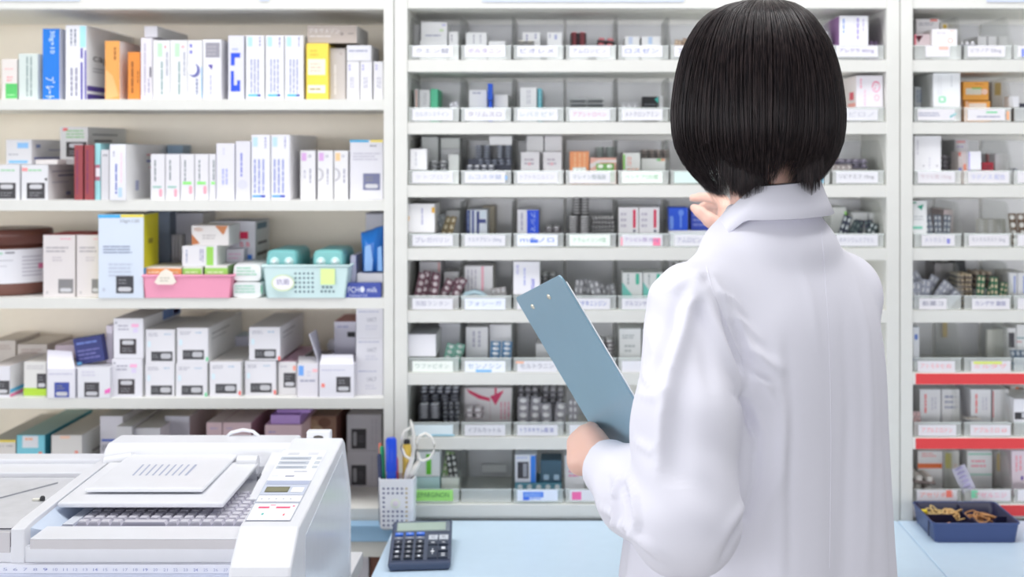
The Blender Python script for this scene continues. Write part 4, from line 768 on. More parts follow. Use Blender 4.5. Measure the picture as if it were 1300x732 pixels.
medbox('white carton with pink round logo jutting beside the hair', 1087, 96, 1121.5, 137, (238, 234, 240), z=CZ[1] + .0275, Y=2.515, D=.15, side=(226, 200, 198), marks=[('r', 1107, 103, 1117, 117, (236, 60, 130), .2, 20, 190), ('r', 1107, 103, 1117, 117, (244, 150, 190), .2, 200, 370), ln(1110, 106, 1114, 114, 2, (240, 130, 170), 0), ('r', 1110, 120, 1116, 128, (248, 180, 200), .25, 0, 360), ln(1091, 100, 1095, 112, 1, (244, 180, 200), 1), ln(1096, 114, 1100, 134, 1, (240, 210, 225), 1)], sm=[(.15, .5, .4, .75, (232, 90, 110)), (.05, .85, .5, .98, (244, 170, 160))])
# row 2
medbox('white carton jutting forward in the first bin, third row', 520, 189, 542, 216.3, (236, 236, 238), z=CZ[2] + .0275, Y=2.513, D=.06, marks=[ln(526, 193, 530, 210, 1, (210, 210, 216), 1)])
B_('tall grey green carton at the back of the first bin, third row', 535, 173.5, 556, 230, 2, c=(198, 204, 202), Y=2.60)
B_('pale green white carton lying high in the first bin, third row', 559, 175, 584, 188, 2, c=(216, 222, 216), Y=2.62, z=Z(188.5, 2.62))
B_('white carton under the pale green one, first bin, third row', 559, 189, 584, 230, 2, c=(224, 224, 228), Y=2.62)
B_('pale carton in front, first bin, third row', 569, 196, 583, 230, 2, c=(216, 222, 216), Y=2.545, D=.06)
stack('silver and dark blisters lying in the first bin, third row', 545, 203, 568, 215, 3, 2, (70, 74, 80), (190, 194, 198), Y=2.535, z=CZ[2] + .026)
NV = (44, 50, 70); NVP = (150, 160, 182)
stack('navy blister bundle standing behind, nearer the jutting carton', 602, 184, 623, 200, 5, 2, NV, NVP, Y=2.58, z=Z(201, 2.58))
stack('navy blister bundle standing behind, beneath the white card', 630, 184, 650, 200, 5, 2, NV, NVP, Y=2.58, z=Z(201, 2.58))
B_('grey carton supporting the two navy bundles', 594, 201.8, 650, 230, 2, c=(96, 100, 120), Y=2.58, D=.08)
stack('wide navy blister bundle lying in front, third row', 606, 202, 650, 209, 2, 5, NV, (120, 130, 150), Y=2.535, z=Z(209.5, 2.535))
stack('lower navy and silver bundle in front, third row', 592, 208.8, 628, 216, 2, 4, (60, 66, 84), (190, 196, 206), Y=2.525, z=CZ[2] + .0262)
B_('white carton lying on top of the navy bundles', 621, 172.5, 650.5, 183.6, 2, c=(240, 240, 242), Y=2.58, z=Z(184, 2.58), D=.09)
B_('wide white carton at the back of the third bin, third row', 668, 172, 690, 230, 2, c=(236, 236, 240), Y=2.61, D=.07)
B_('second white carton at the back of the third bin, third row', 691, 172, 714, 230, 2, c=(232, 232, 238), Y=2.61, D=.07)
for a, nm in ((661, 'grey lilac carton in front, first of two, third row'), (689.5, 'grey lilac carton in front beside its twin, third row')):
    B_(nm, a, 193, a + 24, 230, 2, c=(208, 205, 210), Y=2.54, D=.06, marks=[ln(a + 5, 200, a + 18, 210, 2, (188, 180, 190), 0), ('c', a + 9, 206, a + 13, 210, (220, 170, 180))])
B_('orange carton with pale bands in the fourth bin, third row', 723, 192, 748, 230, 2, c=(240, 158, 108), Y=2.54, D=.07, marks=[ln(727, 194, 745, 215, 3, (248, 205, 170), 1)])
B_('peach carton with a white arc beside the orange one', 749, 200, 783, 230, 2, c=(240, 188, 172), Y=2.54, D=.07, marks=[('p', [(749, 208), (760, 203), (783, 203), (783, 206), (762, 206), (752, 213), (749, 214)], (244, 236, 236))])
stack('dark green blister bundle on the peach carton', 755.5, 186, 782, 199.5, 5, 2, (44, 56, 50), (150, 168, 160), Y=2.55, z=Z(200, 2.54) + .0002, D=.05)
sheet('green blister with white pills in front of the peach carton', 757, 207.5, 779.5, 230, 2, 3, (90, 150, 60), (226, 236, 220), Y=2.526, lean=4)
sheet('white blister curled in front of the orange carton', 727, 212.5, 744, 230, 3, 2, (200, 210, 204), (228, 234, 230), Y=2.526, lean=4)
B_('white carton with green edge and pink print, fifth bin, third row', 790.5, 194, 813, 230, 2, c=(230, 234, 228), Y=2.55, D=.07, marks=[(791, 196, 793.5, 215, (150, 220, 110)), ln(796, 199, 802, 211, 2, (244, 190, 180), 1)])
stack('brown blister bundle behind the green edged carton', 814, 189.5, 850, 200, 3, 4, (58, 44, 42), (170, 150, 140), Y=2.60, z=Z(200.5, 2.6))
B_('white carton carrying the brown bundle', 814, 200.8, 845, 230, 2, c=(230, 232, 230), Y=2.58, marks=[(839, 201.5, 844, 204, (244, 170, 120)), (834, 201.5, 839, 204, (120, 210, 120))])
stack('small pink brown blister lying in front, fifth bin, third row', 796, 213, 812, 217, 1, 3, (120, 84, 76), (226, 180, 160), Y=2.525, z=CZ[2] + .026, D=.02)
sheet('brown and peach blister behind the hair edge, third row', 1055, 185, 1066, 230, 2, 4, (60, 50, 60), (214, 160, 140), Y=2.62)
stack('purple and black banded bundle in the last bin, third row', 1055, 201, 1102, 210, 2, 5, (52, 44, 74), (150, 140, 168), Y=2.56, z=Z(213, 2.56))
B_('grey carton supporting the purple banded bundle', 1056, 213.5, 1100, 230, 2, c=(150, 144, 146), Y=2.56, D=.08)
sheet('grey brown blister lying in front, last bin, third row', 1054, 209, 1082, 217, 4, 1, (150, 140, 138), (176, 168, 166), Y=2.53, z=CZ[2] + .0262, lean=20)
# row 3
medbox('white carton with yellow marks jutting out, fourth row', 514.5, 258.5, 552, 296.6, (238, 237, 238), z=CZ[3] + .0275, Y=2.513, D=.12, side=(214, 210, 205), top=(150, 150, 148), marks=[(548, 263, 552, 270, (232, 180, 70)), ('o', 516.5, 274, 519.5, 280, (236, 180, 80)), ln(534, 264, 538, 286, 1, (190, 190, 215), 1)])
B_('white carton at the back of the first bin, fourth row', 566, 267, 584, 310, 3, c=(224, 224, 230), Y=2.62)
sheet('grey blister leaning across the first bin, fourth row', 566, 270, 578, 310, 2, 5, (128, 134, 138), (150, 156, 162), Y=2.56, tilt=-22)
sheet('gold lined blister leaning in the first bin, fourth row', 555, 273, 562, 310, 1, 4, (120, 104, 70), (206, 190, 150), Y=2.545, tilt=18)
sheet('second gold lined blister in the first bin, fourth row', 564, 274, 571, 310, 1, 4, (132, 112, 74), (210, 196, 160), Y=2.54, tilt=14)
B_('carton with navy stripes in the second bin, fourth row', 592, 266, 618.5, 310, 3, c=(196, 208, 226), Y=2.56, marks=[(592, 266.5, 597, 296, (56, 66, 120)), (599, 266.5, 602, 296, (90, 100, 160)), (605, 268, 608.5, 296, (60, 70, 130)), (608.5, 278, 617, 283, (70, 80, 140)), (610, 268, 617, 276, (214, 226, 236)), ('l', 593, 268, 596, 295, 1, (140, 160, 200), 1)])
B_('beige carton behind the navy striped one', 612, 262, 628, 310, 3, c=(196, 186, 166), Y=2.64)
B_('half blue, half grey carton with white letters, fourth row', 656.5, 266, 684, 310, 3, c=(214, 212, 222), Y=2.54, D=.08, side=(120, 110, 100), marks=[(669, 266.5, 684, 297, (42, 84, 220)), ('t', 'プシマ', 674, 269, 680, 294, (200, 216, 250), 1), ln(660, 270, 665, 294, 1, (190, 190, 205), 1)])
stack('dark silver blister lying beside the half blue carton', 692, 287, 712, 297, 2, 2, (80, 70, 78), (206, 204, 210), Y=2.55, z=CZ[3] + .026)
S1 = (58, 56, 58)
stack('silver blister bundle on top, third bin from the hand, fourth row', 727, 250.5, 748, 268.5, 6, 2, S1, (200, 200, 202), Y=2.58, z=Z(272.5, 2.58))
B_('dark carton beneath the upper silver bundle', 725, 273.2, 748, 310, 3, c=(90, 88, 90), Y=2.59, D=.07)
stack('big silver blister bundle standing in front, fourth row', 721, 274, 749.5, 297, 7, 2, S1, (222, 222, 224), Y=2.535, z=CZ[3] + .024, D=.035)
stack('wide silver bundle beside the big one, upper, fourth row', 751, 274, 780, 284.5, 2, 7, S1, (208, 206, 206), Y=2.55, z=Z(285.5, 2.55))
stack('wide silver bundle beside the big one, lower, fourth row', 751, 285.6, 780, 297, 2, 7, S1, (206, 204, 204), Y=2.55, z=CZ[3] + .025)
for a, nm in ((785, 'white carton with a red stripe, first of two, fourth row'), (811.3, 'white carton with a red stripe beside the blue cartons, fourth row')):
    B_(nm, a, 263, a + 26, 310, 3, c=(224, 220, 226), Y=2.54, D=.08, side=(150, 140, 130), marks=[(a + 18.5, 266, a + 22, 289, (222, 60, 96)), ('c', a + 18.5, 291, a + 22, 295, (110, 110, 130)), ln(a + 3, 268, a + 12, 290, 3, (206, 202, 212), 0)])
medbox('blue carton with white pictogram in front of the hand', 848.5, 263.5, 873.5, 292, (36, 88, 216), z=Z(292.3, 2.54), Y=2.54, D=.06, marks=[('o', 850, 274, 855, 291, (120, 158, 236)), ('c', 861, 266, 868, 274, (110, 150, 236)), (863, 273, 865.5, 289, (110, 150, 236))])
medbox('blue carton half behind the raised fingers', 877, 264, 901, 292, (60, 84, 190), z=Z(292.3, 2.55), Y=2.55, D=.06, marks=[ln(880, 270, 896, 288, 3, (160, 170, 220), 0)])
B_('silver carton that the blue cartons stand on', 848, 292.8, 905, 311, 3, c=(214, 218, 226), Y=2.53, D=.09)
B_('white carton behind the coat shoulder, fourth row', 1055, 263, 1075, 310, 3, c=(220, 224, 222), Y=2.62, marks=[(1072, 268, 1075, 276, (150, 220, 100))])
for a, b, nm in ((1082.5, 1102, 'white grey carton behind the dark green blisters'), (1103, 1120, 'second white grey carton behind the dark green blisters')):
    B_(nm, a, 269.5, b, 310, 3, c=(212, 214, 218), Y=2.60)
DG = (44, 62, 66)
for k, (a, y, tl) in enumerate(((1060, 272, 20), (1070, 278, 28), (1083, 279, 8), (1092, 280, 30), (1102, 279, -8), (1109, 281, 14))):
    sheet('dark green blister with pale pills in the shoulder side bin', a, y, a + 11, 310, 2, 4, DG if k % 2 else (40, 46, 66), (190, 200, 204) if k % 3 == 0 else (70, 90, 92), Y=2.545 + .006 * (k % 3), tilt=tl, group='dark green blisters beside the shoulder')
    LABELS
# row 4
MR = (110, 70, 84); MRP = (232, 214, 220)
k = 0
for a, y, tl, yy in ((522, 346, 12, 0), (530, 344, 8, .008), (537, 345, 14, .016), (544, 348, 6, .0), (551, 352, 24, .01), (558, 350, 30, .018), (566, 350, 26, .0), (571, 354, 10, .012)):
    sheet('maroon and white blister in the heaped first bin, fifth row', a, y, a + 10, 390, 1, 5, MR, MRP, Y=2.535 + yy, tilt=tl, group='maroon and white blisters')
    k += 1
B_('white carton with pink edge behind the maroon blisters', 532, 332, 560, 390, 4, c=(218, 214, 226), Y=2.61, marks=[(556, 333, 559, 345, (240, 190, 190))])
B_('low white carton behind the maroon blisters', 563, 345, 583, 390, 4, c=(216, 214, 220), Y=2.60)
B_('white carton with a fine pink stripe, second bin, fifth row', 589.5, 337.5, 626, 390, 4, c=(224, 220, 228), Y=2.57, side=(196, 188, 180), marks=[(611, 338, 614, 376, (244, 180, 196)), ln(592, 342, 606, 370, 3, (206, 204, 214), 1)])
mb = MB(); mb.tube([P(587, 379, 2.53), P(592, 372.5, 2.53), P(602, 370.3, 2.53), P(611, 372, 2.53), P(617, 377, 2.53)], .0045, mat((180, 206, 216), .3), 8); o = mb.build('ointment_tube', loc=P(602, 378, 2.53)); tag(o, 'pale blue curved tube lying before the pink striped carton', 'tube')
sheet('silver round pill blister beside the pink striped carton', 626, 365, 645, 390, 3, 3, (190, 184, 184), (228, 226, 232), Y=2.55, tilt=-8)
medbox('tall white carton with royal blue lettering above the clipboard', 651.5, 332, 685.5, 377, (238, 237, 242), z=CZ[4] + .0275, Y=2.513, D=.1, side=(196, 192, 190), marks=[ln(655, 336, 659, 348, 2, (180, 180, 225), 1), ln(664, 340, 668, 362, 1, (185, 190, 230), 1), ('t', 'PPMAx', 674, 354, 678.5, 370, (70, 80, 220), 1)])
for a, nm in ((687, 'dark edged silver bundle right of the tall lettered carton'), (697, 'second dark edged silver bundle right of the tall lettered carton')):
    stack(nm, a, 347, a + 9, 364, 5, 1, (72, 80, 84), (184, 190, 192), Y=2.58, z=CZ[4] + .024)
for k, (a, y, tl, yy) in enumerate(((727, 355, 6, 0), (735, 354, 10, .01), (742, 356, -4, .02), (755, 357, -14, 0), (764, 358, -22, .008), (772, 361, -10, .016))):
    sheet(['silver blister of round pills, fourth bin of the fifth row', 'crumpled plain silver blister, fourth bin of the fifth row'][k > 2], a, y, a + (11 if k < 3 else 13), 390, 2, 4, (150, 150, 156), (214, 214, 220), Y=2.54 + yy, tilt=tl, group=['silver round pill blisters fifth row', 'plain silver blisters fifth row'][k > 2])
for a, nm in ((790, 'teal and white carton, first of two, fifth row'), (816.5, 'teal and white carton nearest the shoulder, fifth row')):
    B_(nm, a, 346, a + 26, 390, 4, c=(226, 232, 230), Y=2.54, D=.08, marks=[('p', [(a, 358), (a + 13, 375), (a + 13, 390), (a, 390)], (130, 212, 200)), ('o', a + 17, 347, a + 21.5, 361, (90, 200, 170)), ln(a + 5, 348, a + 10, 362, 1, (190, 196, 196), 1)])
stack('dark silver bundle just above the coat shoulder, fifth row', 857, 331, 871, 347, 4, 2, (110, 110, 112), (190, 190, 194), Y=2.58, z=CZ[4] + .04)
B_('white carton under the dark silver bundle by the shoulder', 856, 349, 872, 390, 4, Y=2.57)
# row 5
medbox('white square carton jutting out of the first bin, sixth row', 518, 424, 553.5, 457, (234, 233, 238), z=CZ[5] + .0275, Y=2.513, D=.12, side=(200, 198, 205), top=(170, 170, 176))
B_('lilac white carton at the back of the first bin, sixth row', 557, 410, 585, 470, 5, c=(218, 216, 230), Y=2.62)
for k in range(2):
    sheet(['green blister of white pills beside the jutting white carton', 'second green blister of white pills by the bin divider'][k], 559 + 12 * k, 436, 570 + 12 * k, 470, 1, 5, (112, 176, 156), (228, 240, 236), Y=2.54, tilt=14)
B_('white carton in the second bin, sixth row', 591, 415, 619.5, 470, 5, c=(222, 220, 228), Y=2.58, marks=[ln(598, 420, 612, 440, 2, (200, 198, 210), 1)])
B_('white carton behind the blue blister, sixth row', 621, 412, 649.5, 470, 5, c=(228, 226, 234), Y=2.60)
for k in range(2):
    sheet(['blue blister of white pills, sixth row', 'blue blister of white pills against the bin divider, sixth row'][k], 621 + 14.5 * k, 434, 634 + 14.5 * k, 470, 1, 6, (66, 116, 160), (236, 240, 246), Y=2.54, tilt=3)
B_('white carton peeping out left of the clipboard, sixth row', 680, 436, 700, 470, 5, c=(228, 226, 232), Y=2.60)
stack('brown edged silver bundle right of the clipboard, sixth row', 759, 431, 779.5, 457, 4, 2, (80, 70, 72), (186, 182, 184), Y=2.55, z=CZ[5] + .024)
B_('grey printed white carton beside the sleeve, sixth row', 786, 417, 814, 470, 5, c=(226, 228, 228), Y=2.55, marks=[ln(790, 424, 808, 430, 2, (190, 195, 195), 0), ln(793, 436, 806, 448, 2, (200, 204, 204), 0)])
B_('half hidden white carton tight to the sleeve, sixth row', 815, 417, 842, 470, 5, c=(222, 222, 226), Y=2.56)
# row 6
DN = (52, 54, 68); DNP = (122, 126, 142)
for k, (a, b, y0, y1, n, cl, s_, p_, Y) in enumerate(((533, 583, 491, 499, 2, 5, (34, 36, 60), (196, 204, 224), 2.60), (533, 583, 501, 509, 2, 4, DN, DNP, 2.60), (561, 584, 510, 520, 2, 3, (60, 62, 76), (150, 154, 166), 2.59), (561, 584, 521.5, 537, 3, 3, (66, 68, 84), (170, 174, 188), 2.58))):
    stack(['dark navy blister bundle at the top of the crammed bin, seventh row', 'dark grey bundle second from the top, crammed bin, seventh row', 'grey bundle at the divider side of the crammed bin, upper', 'grey bundle at the divider side of the crammed bin, lower'][k], a, y0, b, y1, n, cl, s_, p_, Y=Y, z=(Z(y1 + .8, Y)))
stack('silver ended blister bundle in front in the crammed bin, seventh row', 531, 513, 558, 537, 6, 2, (70, 72, 84), (186, 190, 202), Y=2.54, z=CZ[6] + .0255, D=.035)
B_('dark carton at the base of the crammed bin, seventh row', 533, 510, 560, 550, 6, c=(74, 74, 84), Y=2.60, D=.08)
B_('white carton printed with pink ribbon, seventh row', 589.5, 492, 651, 550, 6, c=(236, 226, 232), Y=2.60, D=.09, marks=[('p', [(592, 493), (600, 497), (612, 502), (622, 505), (622, 509), (608, 506), (596, 499)], (226, 70, 112)), ('p', [(622, 503), (640, 495), (629, 514)], (228, 76, 120)), (628, 492, 630.5, 508, (228, 76, 120)), ln(634, 510, 648, 532, 3, (240, 190, 205), 1), (622, 508, 622.8, 533, (225, 205, 212))])
stack('silver and pink ended bundle before the ribbon carton', 590, 518, 612, 537, 2, 2, (150, 140, 146), (226, 214, 220), Y=2.545, z=CZ[6] + .0255, D=.05)
for k, (a, y, w_, ny, tl, yy) in enumerate(((657, 505, 14, 5, 0, 0), (671, 505, 13, 5, 4, .006), (688, 513, 13, 4, -3, 0), (702, 512, 14, 4, 6, .006))):
    sheet('silver blister of big white pills, seventh row', a, y, a + w_, 550, 1, ny, (140, 138, 146), (226, 224, 228), Y=2.545 + yy, tilt=tl, group='big white pill blisters')
for k, (a, b) in enumerate(((657, 684), (688, 716))):
    stack(['dark silver bundle lying at the back above the big white pills', 'dark silver bundle lying at the back beside its twin'][k], a, 492, b, 506, 3, 3, (84, 82, 92), (170, 168, 178), Y=2.61, z=Z(512, 2.61))
B_('grey carton supporting the dark silver bundles, seventh row', 657, 513, 716, 550, 6, c=(120, 118, 126), Y=2.61, D=.07)
sheet('silver blister peeping between clipboard and divider, seventh row', 722, 508, 733, 550, 2, 5, (140, 138, 146), (220, 220, 226), Y=2.55)
# row 7
B_('white carton with lime stripe behind the scissors', 528, 573, 558.5, 604, 7, c=(230, 232, 236), Y=2.54, D=.05, z=Z(604.5, 2.54), marks=[(541, 576, 547.5, 602, (110, 204, 60))])
B_('pale teal carton under the lime striped one', 528, 605, 558.5, 632, 7, c=(190, 222, 226), Y=2.54, D=.06)
sheet('green and black blister in the lowest first bin', 560, 574, 571, 610, 2, 4, (110, 150, 80), (214, 214, 190), Y=2.56, z=CZ[7] + .032, tilt=10)
sheet('black and silver blister in the lowest first bin', 570, 578, 583, 610, 2, 4, (34, 38, 34), (200, 200, 196), Y=2.55, z=CZ[7] + .034, tilt=-10)
B_('white carton under the green and black blisters', 560, 606, 584, 632, 7, c=(206, 212, 200), Y=2.545, D=.06)
medbox('white slip standing at the back of the empty lowest bin', 611, 590, 643, 599, (236, 236, 238), z=Z(599, 2.69), Y=2.69, D=.004, name='paper_slip', cat='paper slip')
medbox('white carton with bright blue side and dark panel, lowest row', 653.5, 577, 680.5, 612, (232, 232, 240), z=Z(612, 2.545), Y=2.545, D=.06, marks=[(673.5, 578, 680, 612, (60, 136, 236)), (657, 586, 671, 607, (70, 68, 76)), (664, 588, 669, 605, (170, 170, 180)), ln(656, 579, 670, 582, 1, (180, 190, 225), 0)])
medbox('dark teal box with two pale bumps, lowest row', 686, 584, 713, 610.5, (62, 96, 116), z=Z(611, 2.55), Y=2.55, D=.06, marks=[('o', 690, 602, 697, 609, (170, 196, 214)), ('o', 703, 602, 710, 609, (170, 196, 214))])
medbox('teal blister strip with white pills under the dark teal box', 653.5, 613, 713, 632, (96, 152, 170), z=CZ[7] + .0019, Y=2.54, D=.08, marks=[('c', 657 + 11.8 * i, 614.5, 663.5 + 11.8 * i, 620.5, (232, 238, 240)) for i in range(5)], name='blister_pack', cat='blister pack')
B_('white carton with pink flower print behind the hand, lowest row', 716.5, 578, 742, 632, 7, c=(228, 222, 228), Y=2.55, marks=[ln(722, 590, 738, 606, 3, (240, 170, 200), 0)])
# ---------------- contents, right cabinet
B_('white carton with red top print behind the small one, red edged cabinet', 1163, 24, 1193, 60, 0, c=(226, 220, 224), Y=2.58, z=CZ[0] + .002, marks=[(1181, 24.5, 1190, 27, (240, 130, 120)), ln(1166, 28, 1188, 33, 2, (180, 178, 186), 0)])
medbox('carton with a black and pink triangle, top row, red edged cabinet', 1161, 43, 1182, 57, (228, 210, 214), z=CZ[0] + .0275, Y=2.53, D=.05, marks=[('p', [(1162, 45), (1172, 45), (1166, 54)], (90, 30, 46)), (1161, 43.5, 1163, 57, (235, 110, 130))])
medbox('small white carton with peach print jutting out, top row, red edged cabinet', 1183, 37, 1215.5, 58, (236, 234, 238), z=Z(58.2, 2.512), Y=2.512, D=.07, side=(220, 200, 200), marks=[('r', 1203, 48, 1210, 55, (245, 180, 160), .3, 0, 360), ln(1189, 40, 1204, 44, 2, (210, 205, 212), 0), ln(1206, 38, 1214, 41, 1, (246, 200, 180), 0)])
B_('pale carton holding up the small peach printed one', 1184, 59, 1215, 72, 0, Y=2.53, c=(226, 224, 226))
stack('curled silver and black blister, top row, red edged cabinet', 1219, 51, 1240, 57, 1, 3, (64, 60, 80), (206, 206, 216), Y=2.525, z=CZ[0] + .0262, D=.02)
B_('yellow marked white carton, top row, red edged cabinet', 1194, 29, 1204, 36.5, 0, c=(222, 214, 200), Y=2.60, z=CZ[0] + .01, marks=[(1197, 31, 1202, 36, (214, 180, 80))])
for k, a in enumerate((1241, 1254, 1267)):
    B_(['pale carton behind the curled blister, top row, red edged cabinet', 'middle pale carton, top row, red edged cabinet', 'pale carton by the divider, top row, red edged cabinet'][k], a, 46, a + 12, 72, 0, c=(230, 228, 236), Y=2.60)
medbox('large white carton with mint square, second row, red edged cabinet', 1184.5, 92.5, 1219.5, 135.5, (238, 240, 242), z=Z(136, 2.512), Y=2.512, D=.15, side=(206, 210, 214), marks=[('o', 1191.5, 122, 1201, 130.5, (160, 226, 190)), (1194, 124, 1198, 128, (240, 244, 244)), ln(1190, 96, 1196, 120, 2, (226, 228, 232), 1), ln(1206, 96, 1210, 110, 1, (215, 218, 222), 1)])
B_('pale carton under the large mint square carton', 1185, 136.5, 1216, 151, 1, c=(222, 226, 228), Y=2.53)
B_('blue lettered carton left of the large mint square carton', 1161, 110, 1172, 151, 1, c=(206, 214, 224), Y=2.6, marks=[ln(1163, 114, 1170, 130, 2, (160, 175, 200), 1)])
B_('orange carton with white window, upper, red edged cabinet', 1222.5, 103.5, 1255.5, 126.5, 1, c=(240, 168, 66), Y=2.54, z=Z(127, 2.54), marks=[(1226, 112, 1246, 120, (220, 216, 200)), (1234, 111, 1246, 113, (130, 190, 90)), ('c', 1246, 113, 1254, 120, (246, 208, 190)), ln(1238, 105.5, 1252, 108, 1, (200, 120, 40), 0)])
B_('orange carton under its twin, red edged cabinet', 1224.5, 128, 1257.5, 151, 1, c=(240, 166, 70), Y=2.54, marks=[(1230, 131, 1252, 137, (244, 228, 214)), (1226, 128.5, 1229, 137, (236, 190, 160))])
B_('pale carton with a mustard mark, second row, red edged cabinet', 1259, 104, 1273, 151, 1, c=(220, 214, 208), Y=2.64, marks=[(1262.5, 105, 1270.5, 121, (206, 170, 50))])
medbox('small white cap box over the divider, second row, red edged cabinet', 1281, 122, 1294, 133, (234, 234, 240), z=CZ[1] + .028, Y=2.53, D=.03)
B_('dark edged blister box at the frame edge, second row', 1293, 131, 1306, 151, 1, c=(60, 60, 78), Y=2.545, D=.05)
medbox('tall white carton standing in the first bin, third row, red edged cabinet', 1160.5, 172.5, 1195, 217.5, (238, 237, 240), z=Z(218, 2.512), Y=2.512, D=.08, marks=[ln(1163, 178, 1167, 196, 1, (214, 212, 218), 1), ('c', 1171, 209, 1174, 212, (200, 198, 204)), ('c', 1188, 209, 1191, 212, (200, 198, 204)), ln(1178, 200, 1182, 214, 1, (220, 218, 226), 1)])
B_('pale carton holding up the tall white one, third row', 1162, 218.5, 1194, 230, 2, Y=2.53, c=(224, 222, 226))
stack('grey blister bundle beside the tall white carton, third row', 1197, 196, 1214, 216, 4, 2, (110, 104, 116), (170, 166, 176), Y=2.6, z=CZ[2] + .02)
B_('tall pale carton with red print, third row, red edged cabinet', 1212, 177, 1229.5, 230, 2, c=(222, 216, 226), Y=2.60, marks=[(1214, 179, 1225, 181, (232, 130, 130)), ln(1214, 184, 1226, 188, 1, (190, 180, 215), 0)])
B_('orange and violet edged carton, third row, red edged cabinet', 1216.5, 192, 1229, 230, 2, c=(240, 214, 210), Y=2.535, D=.05, marks=[(1217, 193, 1220, 198, (236, 120, 100)), (1223, 208, 1228, 217.5, (246, 150, 120)), (1228, 192, 1229, 216, (130, 110, 220)), (1217, 213, 1221, 217, (80, 90, 190))])
medbox('white carton with violet edge resting beside the dark red box', 1230, 192, 1246, 219, (236, 236, 242), z=CZ[2] + .0275, Y=2.515, D=.05, marks=[(1230, 193, 1231.2, 218, (160, 150, 235))])
medbox('dark red box with a stalk, third row, red edged cabinet', 1247, 206, 1261.5, 217.5, (176, 40, 58), z=Z(218, 2.53), Y=2.53, D=.04, marks=[ln(1249, 209, 1259, 216, 2, (90, 30, 44), 0)])
medbox('thin brown strip standing on the dark red box', 1253, 195, 1256, 205.6, (130, 80, 80), z=Z(206, 2.53), Y=2.54, D=.012, name='strip', cat='strip')
B_('pale carton holding up the dark red box', 1247, 218.6, 1262, 230, 2, Y=2.53, c=(226, 222, 226), D=.05)
B_('grey white carton against the divider, third row, red edged cabinet', 1263, 195, 1279, 230, 2, c=(216, 214, 222), Y=2.58)
stack('dark blister end on the divider, third row, red edged cabinet', 1284, 213, 1293, 217, 1, 2, (50, 54, 76), (120, 124, 140), Y=2.53, z=CZ[2] + .0265, D=.02)
medbox('white carton with green leaf print at the cabinet side, fourth row', 1159, 254.5, 1177, 297, (232, 234, 234), z=Z(297.4, 2.51), Y=2.51, D=.1, marks=[('p', [(1164, 262), (1172.5, 259), (1170, 267), (1167, 264)], (50, 160, 130)), (1159, 287, 1171, 290.5, (130, 205, 180)), ln(1160, 273, 1174, 280, 2, (205, 208, 210), 0), (1159, 256, 1163, 258, (60, 150, 120))])
B_('carton propping the green leaf printed one', 1160, 298, 1176, 310, 3, Y=2.53, c=(220, 222, 222), D=.05)
for k in range(3):
    sheet('grey blister with round white pills, fourth row, red edged cabinet', 1177 + 9.5 * k, 273, 1187 + 9.5 * k, 310, 2, 5, (112, 120, 134), (226, 230, 236), Y=2.54 + .005 * k, tilt=5 * k - 4, group='round white pill blisters')
B_('pink carton behind the round pill blisters, fourth row', 1198, 266, 1210, 310, 3, c=(232, 198, 202), Y=2.60)
for k in range(5):
    sheet('wavy clear blister, fourth row, red edged cabinet', 1240, 278 + 4.0 * k, 1277, 284 + 4.0 * k, 3, 1, (196, 194, 188), (216, 216, 214), Y=2.60 - .012 * k, z=None, lean=40, group='wavy clear blisters')
for k in range(2):
    sheet(['brown and white blister at the frame edge, fourth row', 'second brown and white blister at the frame edge, fourth row'][k], 1284 + 11 * k, 271, 1294 + 11 * k, 310, 1, 4, (96, 72, 52), (238, 234, 230), Y=2.54, tilt=-3)
k = 0
for a, y, tl, ny in ((1158, 358, 0, 3), (1166, 355, 10, 4), (1175, 350, 38, 5), (1184, 356, 44, 5), (1192, 362, 48, 4), (1162, 345, 30, 4), (1180, 340, -30, 5)):
    sheet('silver blister of white pills heaped in the fifth row', a, y, a + 12, 390, 2, ny, (168, 172, 188), (230, 232, 240), Y=2.535 + .005 * (k % 4) + (.03 if k > 4 else 0), tilt=tl, group='silver blisters heaped fifth row'); k += 1
B_('grey carton at the back of the heaped silver blisters', 1186, 334, 1210, 390, 4, c=(170, 166, 168), Y=2.64)
GR = (40, 104, 70); CR = (232, 206, 166)
for k, (a, y, tl) in enumerate(((1238, 350, 8), (1248, 354, 18), (1257, 352, 4), (1265, 358, 14))):
    sheet('green blister with cream pills, fifth row, red edged cabinet', a, y, a + 10, 390, 2, 5, GR, CR, Y=2.54 + .005 * (k % 2), tilt=tl, group='green cream pill blisters')
for k, (a, y) in enumerate(((1216, 347), (1226, 347))):
    stack(['dark bundle with cream pills, cabinet side of the heap', 'dark bundle with cream pills beside the green blisters'][k], a, y, a + 9.5, 377, 7, 2, (70, 56, 48), CR, Y=2.55, z=CZ[4] + .002)
stack('dark blister bundle behind the green blisters', 1238, 344, 1262, 356, 3, 3, (60, 50, 46), (200, 176, 150), Y=2.60, z=CZ[4] + .03)
B_('black carton at the back of the green blister bin', 1212, 331, 1226, 345, 4, c=(40, 42, 46), Y=2.64, z=CZ[4] + .055, D=.05)
B_('grey carton under the black one, fifth row', 1212, 346, 1236, 390, 4, c=(120, 112, 108), Y=2.64, D=.05)
for k, a in enumerate((1280, 1292)):
    B_(['blue striped white carton at the frame edge, fifth row', 'second blue striped white carton at the frame edge, fifth row'][k], a, 346, a + 11.5, 390, 4, c=(226, 226, 236), Y=2.56, marks=[(a + 7, 350, a + 9, 372, (150, 165, 225))])
B_('narrow white carton with blue printed side, sixth row', 1159, 415, 1167.5, 470, 5, c=(220, 224, 236), Y=2.53, marks=[('o', 1161, 424, 1165, 431, (100, 130, 205)), (1159, 454, 1167, 457, (70, 80, 150))])
medbox('small mustard tag clipped at the back, sixth row', 1196.5, 409, 1203, 428, (212, 176, 62), z=Z(428, 2.69), Y=2.69, D=.003, name='tag', cat='tag')
